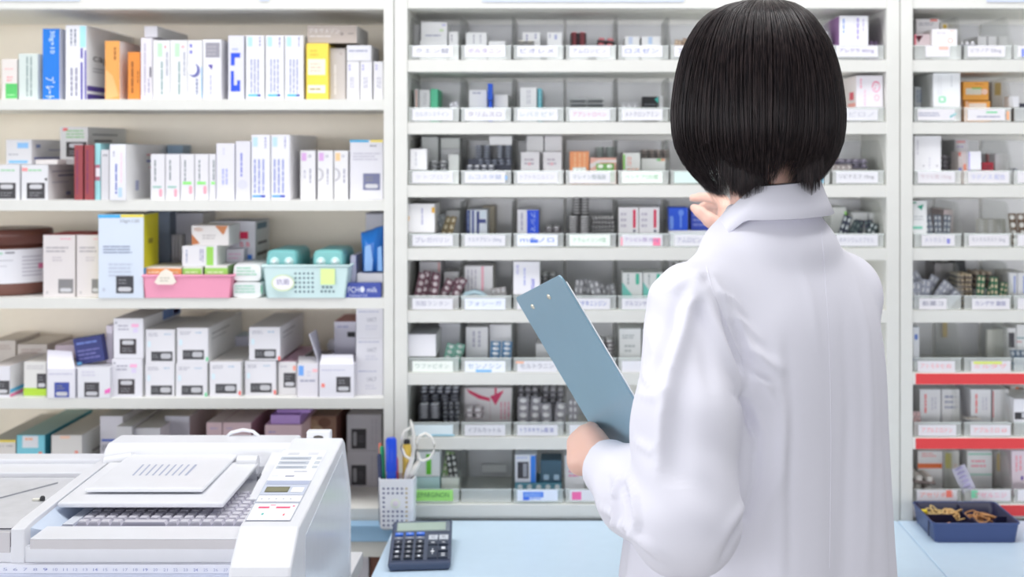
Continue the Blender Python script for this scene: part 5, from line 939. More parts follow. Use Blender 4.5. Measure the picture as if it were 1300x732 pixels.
medbox('folded clear sheet standing in the second bin, sixth row', 1252, 418, 1276, 456, (206, 206, 200), z=CZ[5] + .002, Y=2.62, D=.006, name='folded_sheet', cat='sheet', rz=8)
B_('white carton with a dark vertical panel at the frame edge, sixth row', 1278, 416, 1290, 470, 5, c=(226, 224, 230), Y=2.60, marks=[(1280, 422, 1288, 441, (80, 78, 86))])
B_('white carton with teal line at the frame edge, sixth row', 1290.5, 412, 1310, 470, 5, c=(230, 230, 236), Y=2.60, marks=[(1291, 428, 1304, 429.5, (110, 150, 160)), (1290.5, 433, 1297, 434, (200, 80, 90))])
sheet('blue grey blister at the frame edge, sixth row', 1286, 446, 1306, 470, 3, 3, (96, 116, 140), (206, 214, 226), Y=2.535, lean=30)
for k, (a, b) in enumerate(((1167.5, 1194.5), (1195.5, 1228), (1232, 1258.5), (1260, 1281))):
    if k == 1: b = 1218.5
    B_(['white carton with coral vertical letters beside the pink pills', 'plain white carton between the coral lettered ones', 'white carton with coral vertical letters beside the cream pills', 'plain pale carton with red edge between the red strips'][k], a, 494, b, 550, 6, c=(226, 224, 232) if k % 2 == 0 else (216, 212, 216), Y=2.57, marks=([ln(a + 5, 500, a + 10, 524, 1, (244, 150, 150), 1), ln(a + 14, 504, a + 22, 520, 2, (214, 212, 222), 1)] if k % 2 == 0 else [(a + .3, 496, a + 1.6, 530, (220, 120, 120))] if k == 3 else [ln(a + 4, 500, a + 18, 520, 3)]))
for k, (a, tl) in enumerate(((1160, 0), (1168, -30))):
    sheet(['pink pill blister against the cabinet side, seventh row', 'tilted pink pill blister, seventh row'][k], a, 523 + 4 * k, a + 10, 550, 2, 4, (190, 160, 162), (240, 190, 190), Y=2.535, tilt=tl)
stack('cream pill blister lying between the coral lettered cartons', 1226, 531, 1246, 537, 1, 4, (200, 190, 180), (238, 230, 208), Y=2.53, z=CZ[6] + .0262, D=.03)
medbox('white carton with dark panel jutting at the frame edge, red strips', 1287, 506, 1325, 537, (236, 235, 240), z=Z(537, 2.515), Y=2.515, D=.1, marks=[(1288, 523, 1306, 532, (60, 58, 62)), (1297, 524, 1306, 530, (200, 200, 205))], top=(220, 216, 216))
B_('carton with an orange corner at the frame edge, between red strips', 1283, 490, 1300, 550, 6, c=(224, 210, 208), Y=2.64, marks=[(1289, 491, 1293, 501, (226, 120, 60)), (1293, 491, 1300, 502, (130, 110, 100))])
B_('white carton with orange band behind the blue tray', 1165, 572, 1197, 606, 7, c=(232, 228, 232), z=CZ[7] + .002, Y=2.60, side=(205, 200, 205), marks=[(1165, 588, 1196, 594, (240, 124, 72)), ln(1170, 574, 1190, 580, 2, (240, 180, 180), 0), ln(1170, 599, 1180, 603, 1, (150, 150, 160), 0)])
B_('pale carton with a yellow note, lowest row, red edged cabinet', 1198, 572, 1218, 632, 7, c=(210, 208, 204), Y=2.62, marks=[(1200, 575, 1208, 594, (222, 212, 110))])
stack('silver bronze blister with long pills, lowest row, red edged cabinet', 1159, 603, 1186, 618, 2, 2, (120, 104, 100), (226, 214, 200), Y=2.54, z=CZ[7] + .012, tilt=6)
B_('white carton with teal lines behind the blue tray', 1227.5, 572, 1260, 632, 7, c=(230, 228, 232), Y=2.61, marks=[(1229, 575, 1259, 577, (150, 210, 190)), (1229, 601, 1259, 603, (170, 214, 200)), ln(1233, 582, 1255, 594, 2, (244, 190, 200), 0)])
B_('pale carton with a mustard note, lowest row, red edged cabinet', 1261, 572, 1279, 632, 7, c=(212, 208, 204), Y=2.63, marks=[('o', 1265, 575, 1275, 598, (232, 196, 60))])
sheet('violet blister strip draped over the divider behind the tray', 1222, 590, 1240, 626, 1, 6, (196, 194, 216), (160, 152, 206), Y=2.522, z=CZ[7] + .018, tilt=-24, lean=6)
medbox('pinkish carton with violet print at the frame edge, lowest row', 1284, 572, 1320, 632, (230, 214, 224), z=CZ[7] + .0019, Y=2.56, D=.1, marks=[(1296, 604, 1299, 609, (100, 70, 170)), ln(1288, 578, 1298, 598, 2, (240, 180, 190), 1)])
# ================================================================ dispensing machine
MW = mat((230, 231, 236), .3, key='machine'); MG = mat((208, 205, 208), .4, key='machine_grey'); MS = mat((222, 226, 234), .35, key='machine_side')
t = empty('dispensing_machine', (-.55, 1.9, .73))
tag(t, 'white tablet packaging machine with slatted lid and sloping keypad console', 'machine')
ZD = .73
L0, R0 = -.708, -.4225
# main housing
MB().box(-.90, R0, 1.765, 2.13, ZD, .868, MW).build('housing', t, bevel=.003)
# well walls around the tray
MB().prism([(1.765, .868), (1.765, .899), (1.80, .9), (2.07, .905), (2.07, .868)], -.69, R0, 'x', MW).build('tray_bed', t)
# left rail, running back
MB().prism([(1.75, .868), (1.75, .919), (1.78, .923), (2.04, .932), (2.10, .932), (2.10, .868)], -.7115, -.694, 'x', MW).build('side_rail', t, bevel=.0015)
MB().add([(-.694, 1.77, .915), (-.694, 2.03, .928), (-.668, 2.03, .906), (-.672, 1.80, .900), (-.694, 1.77, .89), (-.694, 2.03, .89)], [(0, 1, 2, 3), (0, 3, 4), (1, 5, 2)], mat((206, 218, 236), .3)).build('inner_wall', t)
# front rim and panels
MB().box(-.684, R0, 1.742, 1.80, .8955, .9075, MG).box(-.684, R0, 1.7425, 1.80, .9075, .909, MW).build('front_rim', t, bevel=.0012)
MB().box(-.90, R0, 1.752, 1.764, ZD, .8955, MW).build('front_panel', t)
# ruler strip with printed numbers
Yr = 1.742
mb = MB(); mb.box(-.90, R0, Yr, 1.7515, Z(729, Yr), Z(716.5, Yr), mat((238, 240, 250), .3))
mk = []
for i in range(24):
    px = 4 + 12.75 * i; mk.append(('t', str(i + 5 + (0 if i else 0)), px, 720.5, px + 5.5, 724, (120, 130, 195) if i % 5 == 4 else (185, 190, 215), 0)); mk.append((px + 2, 727, px + 2.6, 729, (170, 178, 210)))
mk.append((0, 728.3, 290, 728.8, (160, 166, 205)))
s_ = Yr / F; draw(mb, mk, Yr, Vector((-VX * s_, Yr, EYE + VY * s_)), Vector((s_, 0, 0)), Vector((0, 0, -s_)))
mb.build('ruler_strip', t)
MB().box(-.90, R0, 1.735, 1.7515, ZD, Z(729.5, 1.735), mat((206, 212, 232), .3)).build('lower_panel', t)
# cell tray
Zc = .909
mb = MB(); cl = mat((214, 212, 222), .35, key='cell'); dk = mat((150, 150, 172), .5, key='gap')
mb.box(-.672, -.428, 1.803, 1.99, .903, .9045, dk)
for j in range(9):
    y0 = 1.818 + j * .019
    for i in range(15):
        x0 = -.652 + i * .0149
        if j == 0 and 4 <= i <= 7:
            if i == 4: mb.prism([(x0, .9045), (x0 + .0022, .9095), (x0 + .0149 * 4 - .004, .9095), (x0 + .0149 * 4 - .0016, .9045)], y0, y0 + .013, 'y', cl)
            continue
        mb.add([(x0, y0, .9045), (x0 + .0132, y0, .9045), (x0 + .0132, y0 + .016, .9045), (x0, y0 + .016, .9045),
                (x0 + .0018, y0 + .001, .9100), (x0 + .0114, y0 + .001, .9100), (x0 + .0114, y0 + .0125, .9100), (x0 + .0018, y0 + .0125, .9100)],
               [(0, 1, 5, 4), (1, 2, 6, 5), (2, 3, 7, 6), (3, 0, 4, 7), (4, 5, 6, 7)], cl)
mb.build('cell_tray', t)
MB().box(-.668, -.6545, 1.81, 1.98, .9046, .9085, mat((226, 230, 240), .25)).build('tray_label_strip', t)
# hinged lid: lower slab and raised slab with slanted slots
def slab(x0, x1, y0, y1, z0, z1, th, m, xb0=None, xb1=None, name='lid_slab', par=t, bev=.003):
    xb0 = x0 if xb0 is None else xb0; xb1 = x1 if xb1 is None else xb1
    mb = MB(); mb.add([(x0, y0, z0 - th), (x1, y0, z0 - th), (xb1, y1, z1 - th), (xb0, y1, z1 - th), (x0, y0, z0), (x1, y0, z0), (xb1, y1, z1), (xb0, y1, z1)],
        [(3, 2, 1, 0), (4, 5, 6, 7), (0, 1, 5, 4), (1, 2, 6, 5), (2, 3, 7, 6), (3, 0, 4, 7)], m)
    return mb.build(name, par, bevel=bev, seg=3)
lid = slab(-.690, -.4665, 1.85, 2.06, .927, .934, .0075, MW, name='lid')
up = slab(-.666, -.504, 1.888, 2.085, .9370, .9405, .0062, MW, name='raised_cover', par=lid)
mb = MB(); g_ = mat((172, 179, 202), .5); nS = 9
def topz(y): return .9370 + (y - 1.888) / .197 * .0035
for i in range(nS):
    px0 = 167.5 + 8.3 * i; Ya, Yb = 1.955, 2.018
    xa = (px0 - VX) * Ya / F; xb = (px0 + 13.5 - VX) * Yb / F; w_ = .0026 if i < nS - 1 else .0036
    mb.add([(xa, Ya, topz(Ya) + .0003), (xa + w_, Ya, topz(Ya) + .0003), (xb + w_, Yb, topz(Yb) + .0003), (xb, Yb, topz(Yb) + .0003)], [(0, 1, 2, 3)], g_)
mb.build('vent_slots', lid)
# rear housing and hinge roll
MB().prism([(2.07, .868), (2.07, .925), (2.085, .948), (2.10, .954), (2.16, .954), (2.17, .94), (2.17, .868)], -.706, -.4225, 'x', MW).build('rear_housing', t, bevel=.004)
MB().tube([(-.7, 2.07, .93), (-.66, 2.075, .935)], .010, MW, 12).build('hinge', t)
MB().tube([(-.4975, 2.06, .93), (-.468, 2.06, .93)], .014, MW, 16).build('hinge', t)
MB().prism([(1.93, .868), (1.93, .912), (2.08, .945), (2.08, .868)], -.452, -.4235, 'x', MW).build('shoulder_block', t, bevel=.002)
MB().box(-.4535, -.4500, 1.99, 2.04, .9, .9285, mat((90, 92, 100), .5)).build('hinge_gap', t)
MB().tube([(-.536, 2.15, .953), (-.530, 2.15, .959), (-.512, 2.15, .9635), (-.496, 2.15, .961), (-.487, 2.15, .953)], .0028, MW, 8).build('wire_handle', t)
# console with sloping top
CX0, CX1 = -.422, -.345
prof = [(1.70, ZD), (1.695, .876), (1.70, .885), (1.75, .922), (2.09, .963), (2.105, .955), (2.164, .862), (2.164, ZD)]
con = MB().prism(prof, CX0, CX1, 'x', MW).build('console', t, bevel=.004, seg=3)
MB().prism([(1.78, ZD), (1.79, .90), (2.08, .945), (2.14, .85), (2.14, ZD)], CX1 - .001, CX1 + .0006, 'x', mat((224, 229, 238), .2, key='side')).build('side_cover', con)
mb = MB(); mb.box(-.402, -.366, 2.094, 2.112, .954, .9725, MW); mb.dome((-.384, 2.0935, .9635), .008, .003, .0006, mat((90, 84, 80), .5)); mb.build('carry_handle', con, bevel=.002)
# keypad overlay lying on the sloping top
n_ = Vector((0, -(.963 - .922), 2.09 - 1.75)).normalized(); p0 = Vector((0, 1.75, .922)) + n_ * .0004
def onp(px, py, lift=0.):
    d = Vector(((px - VX) / F, 1, -(py - VY) / F)); o_ = Vector((0, 0, EYE)); q = p0 + n_ * lift
    return o_ + d * ((q - o_).dot(n_) / d.dot(n_))
def cz(x, y): return 290 + x / 3.8125, 540 + y / 3.8125
panel = MB()
def pq(pts, c, lift): panel.add([onp(*cz(*p), lift) for p in pts], [tuple(range(len(pts)))], c)
def xl(y): return 80 + (460 - y) / 342 * 185        # left edge of the overlay at crop row y
def xr(y): return 300 + (460 - y) / 342 * 180
def band(y0, y1, f0, f1, c, lift):
    g = lambda y, f: xl(y) + (xr(y) - xl(y)) * f
    pq([(g(y1, f0), y1), (g(y1, f1), y1), (g(y0, f1), y0), (g(y0, f0), y0)], c, lift)
band(118, 460, 0, 1, (226, 228, 236), 0); band(120, 458, .012, .985, (243, 243, 247), .0002)
for y in (131, 137): band(y, y + 4, .15, .42, (205, 208, 216), .0004); band(y, y + 3, .6, .85, (205, 208, 216), .0004)
for y0, y1 in ((150, 166), (171, 188), (193, 208)):
    band(y0, y1, .05, .73, (192, 198, 208), .0004); band(y0 + 6, y0 + 9, .1, .66, (150, 156, 172), .0006); band(y0, y1 - 2, .85, .97, (196, 202, 210), .0004)
for y in (158, 180, 202): band(y, y + 10, .75, .82, (252, 252, 254), .0006)
band(240, 247, .36, .56, (168, 170, 188), .0004); band(240, 246, .05, .2, (222, 224, 230), .0004); band(219, 224, .5, .8, (190, 192, 204), .0004)
band(265, 460, 0, 1, (176, 182, 198), .0004); band(267, 334, .012, .985, (200, 206, 222), .0006); band(268, 284, .03, .97, (176, 184, 208), .0008)
band(295, 321, .08, .60, (112, 112, 90), .001); band(299, 318, .10, .58, (128, 126, 100), .0012); band(298, 322, .66, .93, (238, 240, 246), .001)
band(337, 368, .015, .985, (240, 240, 246), .0008); band(376, 457, .015, .985, (244, 243, 247), .0008)
for k in range(5): band(346, 362, .07 + k * .16, .15 + k * .16 + (.08 if k == 4 else 0), (250, 250, 252), .001); band(352, 356, .09 + k * .16, .13 + k * .16, (170, 174, 190), .0012)
band(391, 399, .14, .38, (234, 90, 130), .001); band(391, 399, .53, .84, (234, 90, 130), .001); band(382, 386, .38, .5, (240, 140, 165), .001); band(386, 391, .88, .93, (236, 100, 140), .001)
band(422, 432, .28, .33, (110, 190, 185), .001); band(425, 435, .76, .80, (240, 120, 130), .001)
for f in (.2, .68): band(410, 448, f, f + .22, (249, 248, 251), .0009)
panel.build('keypad_panel', con)
# side tray of grey metal on the far side
mb = MB(); mb.box(-.90, -.7125, 1.750, 2.05, .8885, .915, MG); mb.build('side_tray_body', t, bevel=.001)
m_tray = mat((214, 215, 220), .25, metal=.08, key='steel', var=.12)
mb = MB(); mb.box(-.895, -.7135, 1.757, 2.035, .915, .9165, m_tray); mb.build('steel_plate', t)
mb = MB(); 
for pts in ([(-.7135, 1.757, .9172), (-.7135, 2.035, .9172)], [(-.9, 1.757, .9172), (-.7135, 1.757, .9172)]): mb.tube(pts, .0009, mat((70, 70, 78)), 4)
mb.tube([(-.80, 1.9, .9172), (-.745, 2.0, .9172)], .0012, mat((160, 162, 170)), 4); mb.build('plate_edge', t)
MB().box(-.90, -.7135, 2.04, 2.10, .869, .9225, MW).box(-.90, -.70, 2.10, 2.14, .869, .929, MW).build('rear_rim', t, bevel=.002)
mb = MB(); mb.lathe((-.7285, 1.9, .9172), [(.0035, 0), (.0035, .004), (.002, .006), (.0005, .0062)], mat((60, 60, 64)), 12); mb.box(-.742, -.732, 1.897, 1.903, .917, .9195, mat((240, 238, 226))); mb.build('latch_knob', t)
# feet hidden under the housing
for x, y in ((-.86, 1.80), (-.86, 2.10), (-.45, 1.80), (-.45, 2.10)): pass

# ================================================================ pen cup and its pens
cy0, cy1, cxa, cxb = 2.425, 2.480, X(480, 2.425), X(525.5, 2.425); zc = .7303; zt = Z(608, 2.425)
t = empty('pen_cup', ((cxa + cxb) / 2, 2.4525, zc)); tag(t, 'white perforated plastic pen holder standing behind the calculator', 'pen holder')
mw = mat((234, 236, 242), .35, key='cup'); mb = MB(); tp = .0025
def rr(x0, x1, y0, y1, z, r=.006, n=4):
    pts = []
    for cx_, cy_, a0 in ((x1 - r, y1 - r, 0), (x0 + r, y1 - r, 90), (x0 + r, y0 + r, 180), (x1 - r, y0 + r, 270)):
        for j in range(n + 1):
            a = math.radians(a0 + 90 * j / n); pts.append((cx_ + r * math.cos(a), cy_ + r * math.sin(a), z))
    return pts
mb.ring_loft([rr(cxa + tp + .003, cxb - tp - .003, cy0 + tp + .003, cy1 - tp - .003, zc), rr(cxa + tp, cxb - tp, cy0 + tp, cy1 - tp, zc + .004), rr(cxa, cxb, cy0, cy1, zt), rr(cxa + .002, cxb - .002, cy0 + .002, cy1 - .002, zt), rr(cxa + tp + .002, cxb - tp - .002, cy0 + tp + .002, cy1 - tp - .002, zc + .005)], mw, smooth=False)
hm = mat((112, 118, 150), .8)
for j in range(9):
    for i in range(6):
        if 2 <= j <= 4 and 1 <= i <= 4: continue
        hx, hy = 487 + i * 5.8, 620 + j * 5.85
        f_ = (hy - 608) / 64
        mb.dome((X(hx, 2.425), 2.425 + tp * f_ - .0001, Z(hy, 2.425)), .0023, .0021, .0003, hm if i < 5 else mat((190, 176, 140)), 8)
cupb = mb.build('cup_body', t)
mb = MB(); mb.dome((X(502, 2.425), 2.4255, Z(639, 2.425)), .009, .009, .0004, mat((226, 232, 222)), 14); mb.dome((X(502, 2.425), 2.4252, Z(639, 2.425)), .005, .005, .0006, mat((222, 214, 226)), 12); mb.build('sticker', cupb)
def pen(label, px, top, r, c, Y, lean=0., capc=None, name='pen', cat='pen', tip=0):
    x = X(px, Y); zt_ = Z(top, Y); z0 = zc + .006; mb = MB(); m = mat(c, .3, key='pen')
    H_ = zt_ - z0; rings = [(r * .9, 0), (r, .003), (r, H_ * .55), (r, H_ - .004), (r * .75, H_)]
    mb.lathe((x, Y, z0), rings, m, 16)
    o = mb.build(name, loc=(x, Y, z0)); o.rotation_euler.y = math.radians(lean)
    if capc: 
        b = MB().lathe((x, Y, z0), [(r * 1.12, H_ * capc[1]), (r * 1.15, H_ * capc[1] + .002), (r * 1.12, H_ - .003), (r * .8, H_ + .001)], mat(capc[0], .3, key='pen'), 16)
        q = b.build('cap', loc=(x, Y, z0)); q.parent = o; q.location = (0, 0, 0)
    tag(o, label, cat); return o
pen('dark navy pen leaning in the cup, nearest its corner', 484.5, 576, .0040, (52, 62, 96), 2.442, -2)
pen('green pen between the navy pen and blue marker', 489, 566, .0043, (30, 160, 110), 2.455, -2.5)
pen('thick royal blue marker with rounded cap in the cup', 497.5, 556, .0088, (34, 84, 214), 2.444, -.5, ((30, 78, 216), .62), name='marker', cat='marker')
pen('thin pink pen beside the blue marker', 506, 580, .0032, (230, 110, 130), 2.468, -2)
pen('yellow highlighter with a black cap behind the scissors', 516.5, 563, .0078, (240, 206, 96), 2.462, 0, None, name='marker', cat='marker')
mb = MB(); mb.lathe((X(516.5, 2.462), 2.462, Z(563, 2.462) + .0004), [(.0058, 0), (.0058, .006), (.004, .0075)], mat((46, 46, 50)), 16); o = mb.build('cap'); o.parent = bpy.data.objects['marker.001']; o.matrix_parent_inverse = Matrix.Translation(o.parent.location).inverted()
pen('thin coral pen at the back of the cup', 487.5, 562, .003, (236, 130, 110), 2.471, -3)
# scissors with white handles
t = empty('scissors', (X(517, 2.448), 2.448, zc + .03)); tag(t, 'scissors with white loop handles standing in the pen holder', 'scissors')
WS = mat((240, 238, 232), .25, key='scissor')
def loop(pts, r): return MB().tube([P(a, b, 2.448 + dy) for a, b, dy in pts], r, WS, 10, closed=True)
loop([(523, 540, 0), (526, 552, 0), (526.5, 566, 0), (525, 578, 0), (520, 582, 0), (514, 578, 0), (510, 569, 0), (510.5, 556, 0), (514, 547, 0), (519, 544, 0)], .0026).build('handle_loop', t)
loop([(533, 553, 0), (540, 550, 0), (547, 554, 0), (551.5, 563, 0), (551, 573, 0), (546, 581, 0), (539, 584.5, 0), (533, 584, 0), (530, 575, 0), (529.5, 562, 0)], .0028).build('handle_loop', t)
MB().tube([P(521, 532, 2.448), P(523.5, 540, 2.448), P(525.5, 560, 2.448), P(524, 580, 2.448), P(518, 598, 2.448), P(513, 612, 2.448)], [.001, .0032, .0036, .0042, .0055, .003], WS, 10).build('handle_arm', t)
MB().tube([P(534, 583, 2.452), P(528, 592, 2.452), P(521, 602, 2.452), P(515, 614, 2.452)], [.0034, .006, .0065, .004], WS, 10).build('handle_arm', t)
MB().box(X(510, 2.45), X(517, 2.45), 2.4485, 2.4515, zc + .008, Z(610, 2.45), mat((190, 192, 198), .2, metal=.9)).build('blade', t)

# ================================================================ calculator
t = empty('calculator', (0, 0, 0)); 
NVY = mat((72, 82, 106), .35, key='calc')
W_, D1, z0 = .1015, .172, 0.
fl, fr_, bl, br = P(491.5, 719, 2.185), P(573, 716, 2.195), P(498.5, 662.5, 2.36), P(577, 660.5, 2.365)
# local frame: u along the width, v along the depth, on the tilted face
O0 = Vector((fl.x, fl.y, .7435)); U1 = Vector((fr_.x - fl.x, fr_.y - fl.y, 0)); V1 = Vector((bl.x + .0008 - fl.x, bl.y - fl.y, .0215))
nn = U1.cross(V1).normalized()
t.location = (O0.x + .05, O0.y + .08, .7302); tag(t, 'dark blue grey desk calculator lying on the blue counter', 'calculator')
def cq(u0, v0, u1, v1, d0, d1, m, mb):
    c = [O0 + U1 * a + V1 * b for a, b in ((u0, v0), (u1, v0), (u1, v1), (u0, v1))]
    vs = [q + nn * d0 for q in c] + [q + nn * d1 for q in c]
    mb.add(vs, [(3, 2, 1, 0), (4, 5, 6, 7), (0, 1, 5, 4), (1, 2, 6, 5), (2, 3, 7, 6), (3, 0, 4, 7)], m)
mb = MB(); c = [O0, O0 + U1, O0 + U1 + V1, O0 + V1]; b_ = [Vector((q.x, q.y, .7303)) for q in c]; ctr = sum(b_, Vector()) / 4; b_ = [ctr + (q - ctr) * .95 for q in b_]; b_ = [Vector((q.x, q.y, .7303)) for q in b_]
mb.add(b_ + c, [(3, 2, 1, 0), (4, 5, 6, 7), (0, 1, 5, 4), (1, 2, 6, 5), (2, 3, 7, 6), (3, 0, 4, 7)], NVY); mb.build('case', t, bevel=.004, seg=3)
mb = MB(); cq(.03, .06, .97, .68, .0002, .0008, mat((84, 92, 112), .4), mb); mb.build('key_plate', t)
mb = MB(); cq(.07, .70, .96, .94, .0002, .0014, mat((120, 130, 142), .2), mb); dfr = mb.build('display_frame', t, bevel=.0005)
mb = MB(); cq(.09, .725, .89, .915, .0014, .0022, mat((172, 190, 178), .12, key='lcd'), mb); mb.build('lcd', dfr)
mb = MB(); q = O0 + U1 * .08 + V1 * .962 + nn * .0006; mb.text('CITIZEN', q, U1.normalized(), V1.normalized(), .02, .0035, mat((200, 205, 214))); q = O0 + U1 * .78 + V1 * .962 + nn * .0006; mb.text('SDC-12', q, U1.normalized(), V1.normalized(), .013, .003, mat((170, 175, 190))); mb.build('lettering', t)
def key(u, v, w, h, c, s, tc=(235, 238, 245)):
    mb = MB(); cq(u, v, u + w, v + h, .0006, .0042, mat(c, .35, key='key'), mb)
    if s:
        q = O0 + U1 * (u + w * .3) + V1 * (v + h * .25) + nn * .0044; mb.text(s, q, U1.normalized(), V1.normalized(), w * .4 * U1.length, h * .5 * V1.length, mat(tc))
    k = mb.build('key', t, bevel=.0006, seg=1)
    if c[0] > 180: k['label'] = 'pale key'
    elif c[2] > 180: k['label'] = 'blue key'
cols = [.07, .245, .42, .62, .79]
for i in range(3): key(cols[i], .60, .13, .055, (66, 120, 226), ['MC', 'MR', 'M+'][i])
for i in range(3): key(cols[i], .50, .13, .055, (120, 126, 142), ['%', '√', 'M-'][i])
lab = [['7', '8', '9'], ['4', '5', '6'], ['1', '2', '3'], ['0', '00', '.']]
for r in range(4):
    for i in range(3): key(cols[i], .395 - r * .108, .13, .075, (40, 46, 60), lab[r][i])
for i, s in enumerate(('C', 'AC')): key(cols[3 + i] , .48, .15, .10, (206, 212, 222), s, (90, 96, 110))
for i, s in enumerate(('×', '÷')): key(cols[3 + i], .365, .15, .075, (52, 60, 78), s)
key(cols[3], .07, .15, .26, (52, 60, 78), '+'); key(cols[4], .22, .15, .10, (52, 60, 78), '-'); key(cols[4], .07, .15, .11, (52, 60, 78), '=')

# ================================================================ dark blue tray with rubber bands
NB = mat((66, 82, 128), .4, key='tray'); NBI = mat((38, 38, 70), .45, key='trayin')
tx0, tx1, ty0, ty1, tz0, tz1 = .617, .765, 2.348, 2.492, .7303, .7635
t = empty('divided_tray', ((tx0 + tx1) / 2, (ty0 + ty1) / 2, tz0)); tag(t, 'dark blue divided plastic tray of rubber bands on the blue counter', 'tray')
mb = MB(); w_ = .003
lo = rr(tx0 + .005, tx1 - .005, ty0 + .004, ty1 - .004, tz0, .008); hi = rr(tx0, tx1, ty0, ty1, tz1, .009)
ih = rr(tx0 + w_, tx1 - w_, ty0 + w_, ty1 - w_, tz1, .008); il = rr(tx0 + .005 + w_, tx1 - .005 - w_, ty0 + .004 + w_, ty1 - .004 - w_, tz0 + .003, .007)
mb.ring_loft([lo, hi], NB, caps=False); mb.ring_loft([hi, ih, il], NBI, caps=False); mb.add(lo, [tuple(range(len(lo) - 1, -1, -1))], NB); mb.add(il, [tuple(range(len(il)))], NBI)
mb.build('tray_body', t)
rim = MB().tube([v for v in rr(tx0 - .0005, tx1 + .0005, ty0 - .0005, ty1 + .0005, tz1, .009)], .0016, NB, 6, closed=True); rim.build('rim', t)
xm = tx0 + .079
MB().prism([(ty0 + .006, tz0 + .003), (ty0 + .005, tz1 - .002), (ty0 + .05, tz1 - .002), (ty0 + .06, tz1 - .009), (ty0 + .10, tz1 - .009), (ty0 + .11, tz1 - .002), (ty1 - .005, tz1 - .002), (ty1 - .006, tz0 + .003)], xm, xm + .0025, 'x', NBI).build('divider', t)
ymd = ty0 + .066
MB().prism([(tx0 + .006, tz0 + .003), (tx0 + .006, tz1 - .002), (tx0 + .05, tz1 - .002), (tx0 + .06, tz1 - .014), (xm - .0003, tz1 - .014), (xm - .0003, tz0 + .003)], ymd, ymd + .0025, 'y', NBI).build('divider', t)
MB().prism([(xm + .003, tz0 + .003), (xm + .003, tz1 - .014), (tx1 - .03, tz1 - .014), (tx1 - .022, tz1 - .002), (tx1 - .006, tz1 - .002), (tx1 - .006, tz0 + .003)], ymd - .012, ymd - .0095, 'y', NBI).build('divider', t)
MB().box(tx0 - .0012, tx0 + .0002, ty0 + .028, ty0 + .031, tz0 + .004, tz1 - .002, NBI).build('side_rib', t)
def bands(n, cx, cy, rx, ry, z0, zh, c, label, group, r0=.012):
    for i in range(n):
        mb = MB(); pts = []; rr_ = r0 * random.uniform(.75, 1.15); ph = random.uniform(0, 6.28); ex = random.uniform(.55, 1.)
        ox, oy = cx + random.uniform(-rx, rx), cy + random.uniform(-ry, ry); oz = z0 + zh * random.random() ** 1.2
        tx, tyl = random.uniform(-.5, .5), random.uniform(-.5, .5)
        for j in range(22):
            a = 2 * math.pi * j / 22; x = rr_ * math.cos(a); y = rr_ * ex * math.sin(a); s2_ = 1 + .15 * math.sin(3 * a + ph); x *= s2_; y *= s2_
            X_ = x * math.cos(ph) - y * math.sin(ph); Y_ = x * math.sin(ph) + y * math.cos(ph)
            pts.append((ox + X_, oy + Y_, max(z0 - .002, oz + X_ * tx + Y_ * tyl)))
        mb.tube(pts, .0013, mat(c, .45, key='rubber'), 5, closed=True)
        o = mb.build('rubber_band', loc=(ox, oy, z0)); tag(o, label, 'rubber band', group)
bands(16, tx0 + .032, ty0 + .108, .012, .014, tz0 + .007, .022, (224, 196, 136), 'pale straw rubber band heaped in the rear corner compartment', 'pale rubber bands rear corner', .011)
bands(22, tx0 + .056, ty0 + .088, .014, .012, tz0 + .007, .022, (226, 188, 128), 'straw rubber band heaped along the centre divider of the tray', 'straw rubber bands centre', .012)
bands(9, tx0 + .034, ty0 + .030, .016, .012, tz0 + .010, .012, (208, 156, 104), 'tan rubber band in the front compartment of the tray', 'tan rubber bands front', .012)
bands(12, tx0 + .108, ty0 + .090, .014, .014, tz0 + .007, .018, (206, 152, 100), 'tan rubber band in the compartment nearest the frame edge', 'tan rubber bands right compartment', .014)
o = MB().box(tx0 + .002, tx0 + .014, ty0 + .088, ty0 + .100, tz0 + .0255, tz0 + .0325, mat((240, 214, 60), .4)).build('yellow_clip', loc=(tx0 + .008, ty0 + .094, tz0 + .025), bevel=.002); tag(o, 'small bright yellow clip at the corner of the dark tray', 'clip')
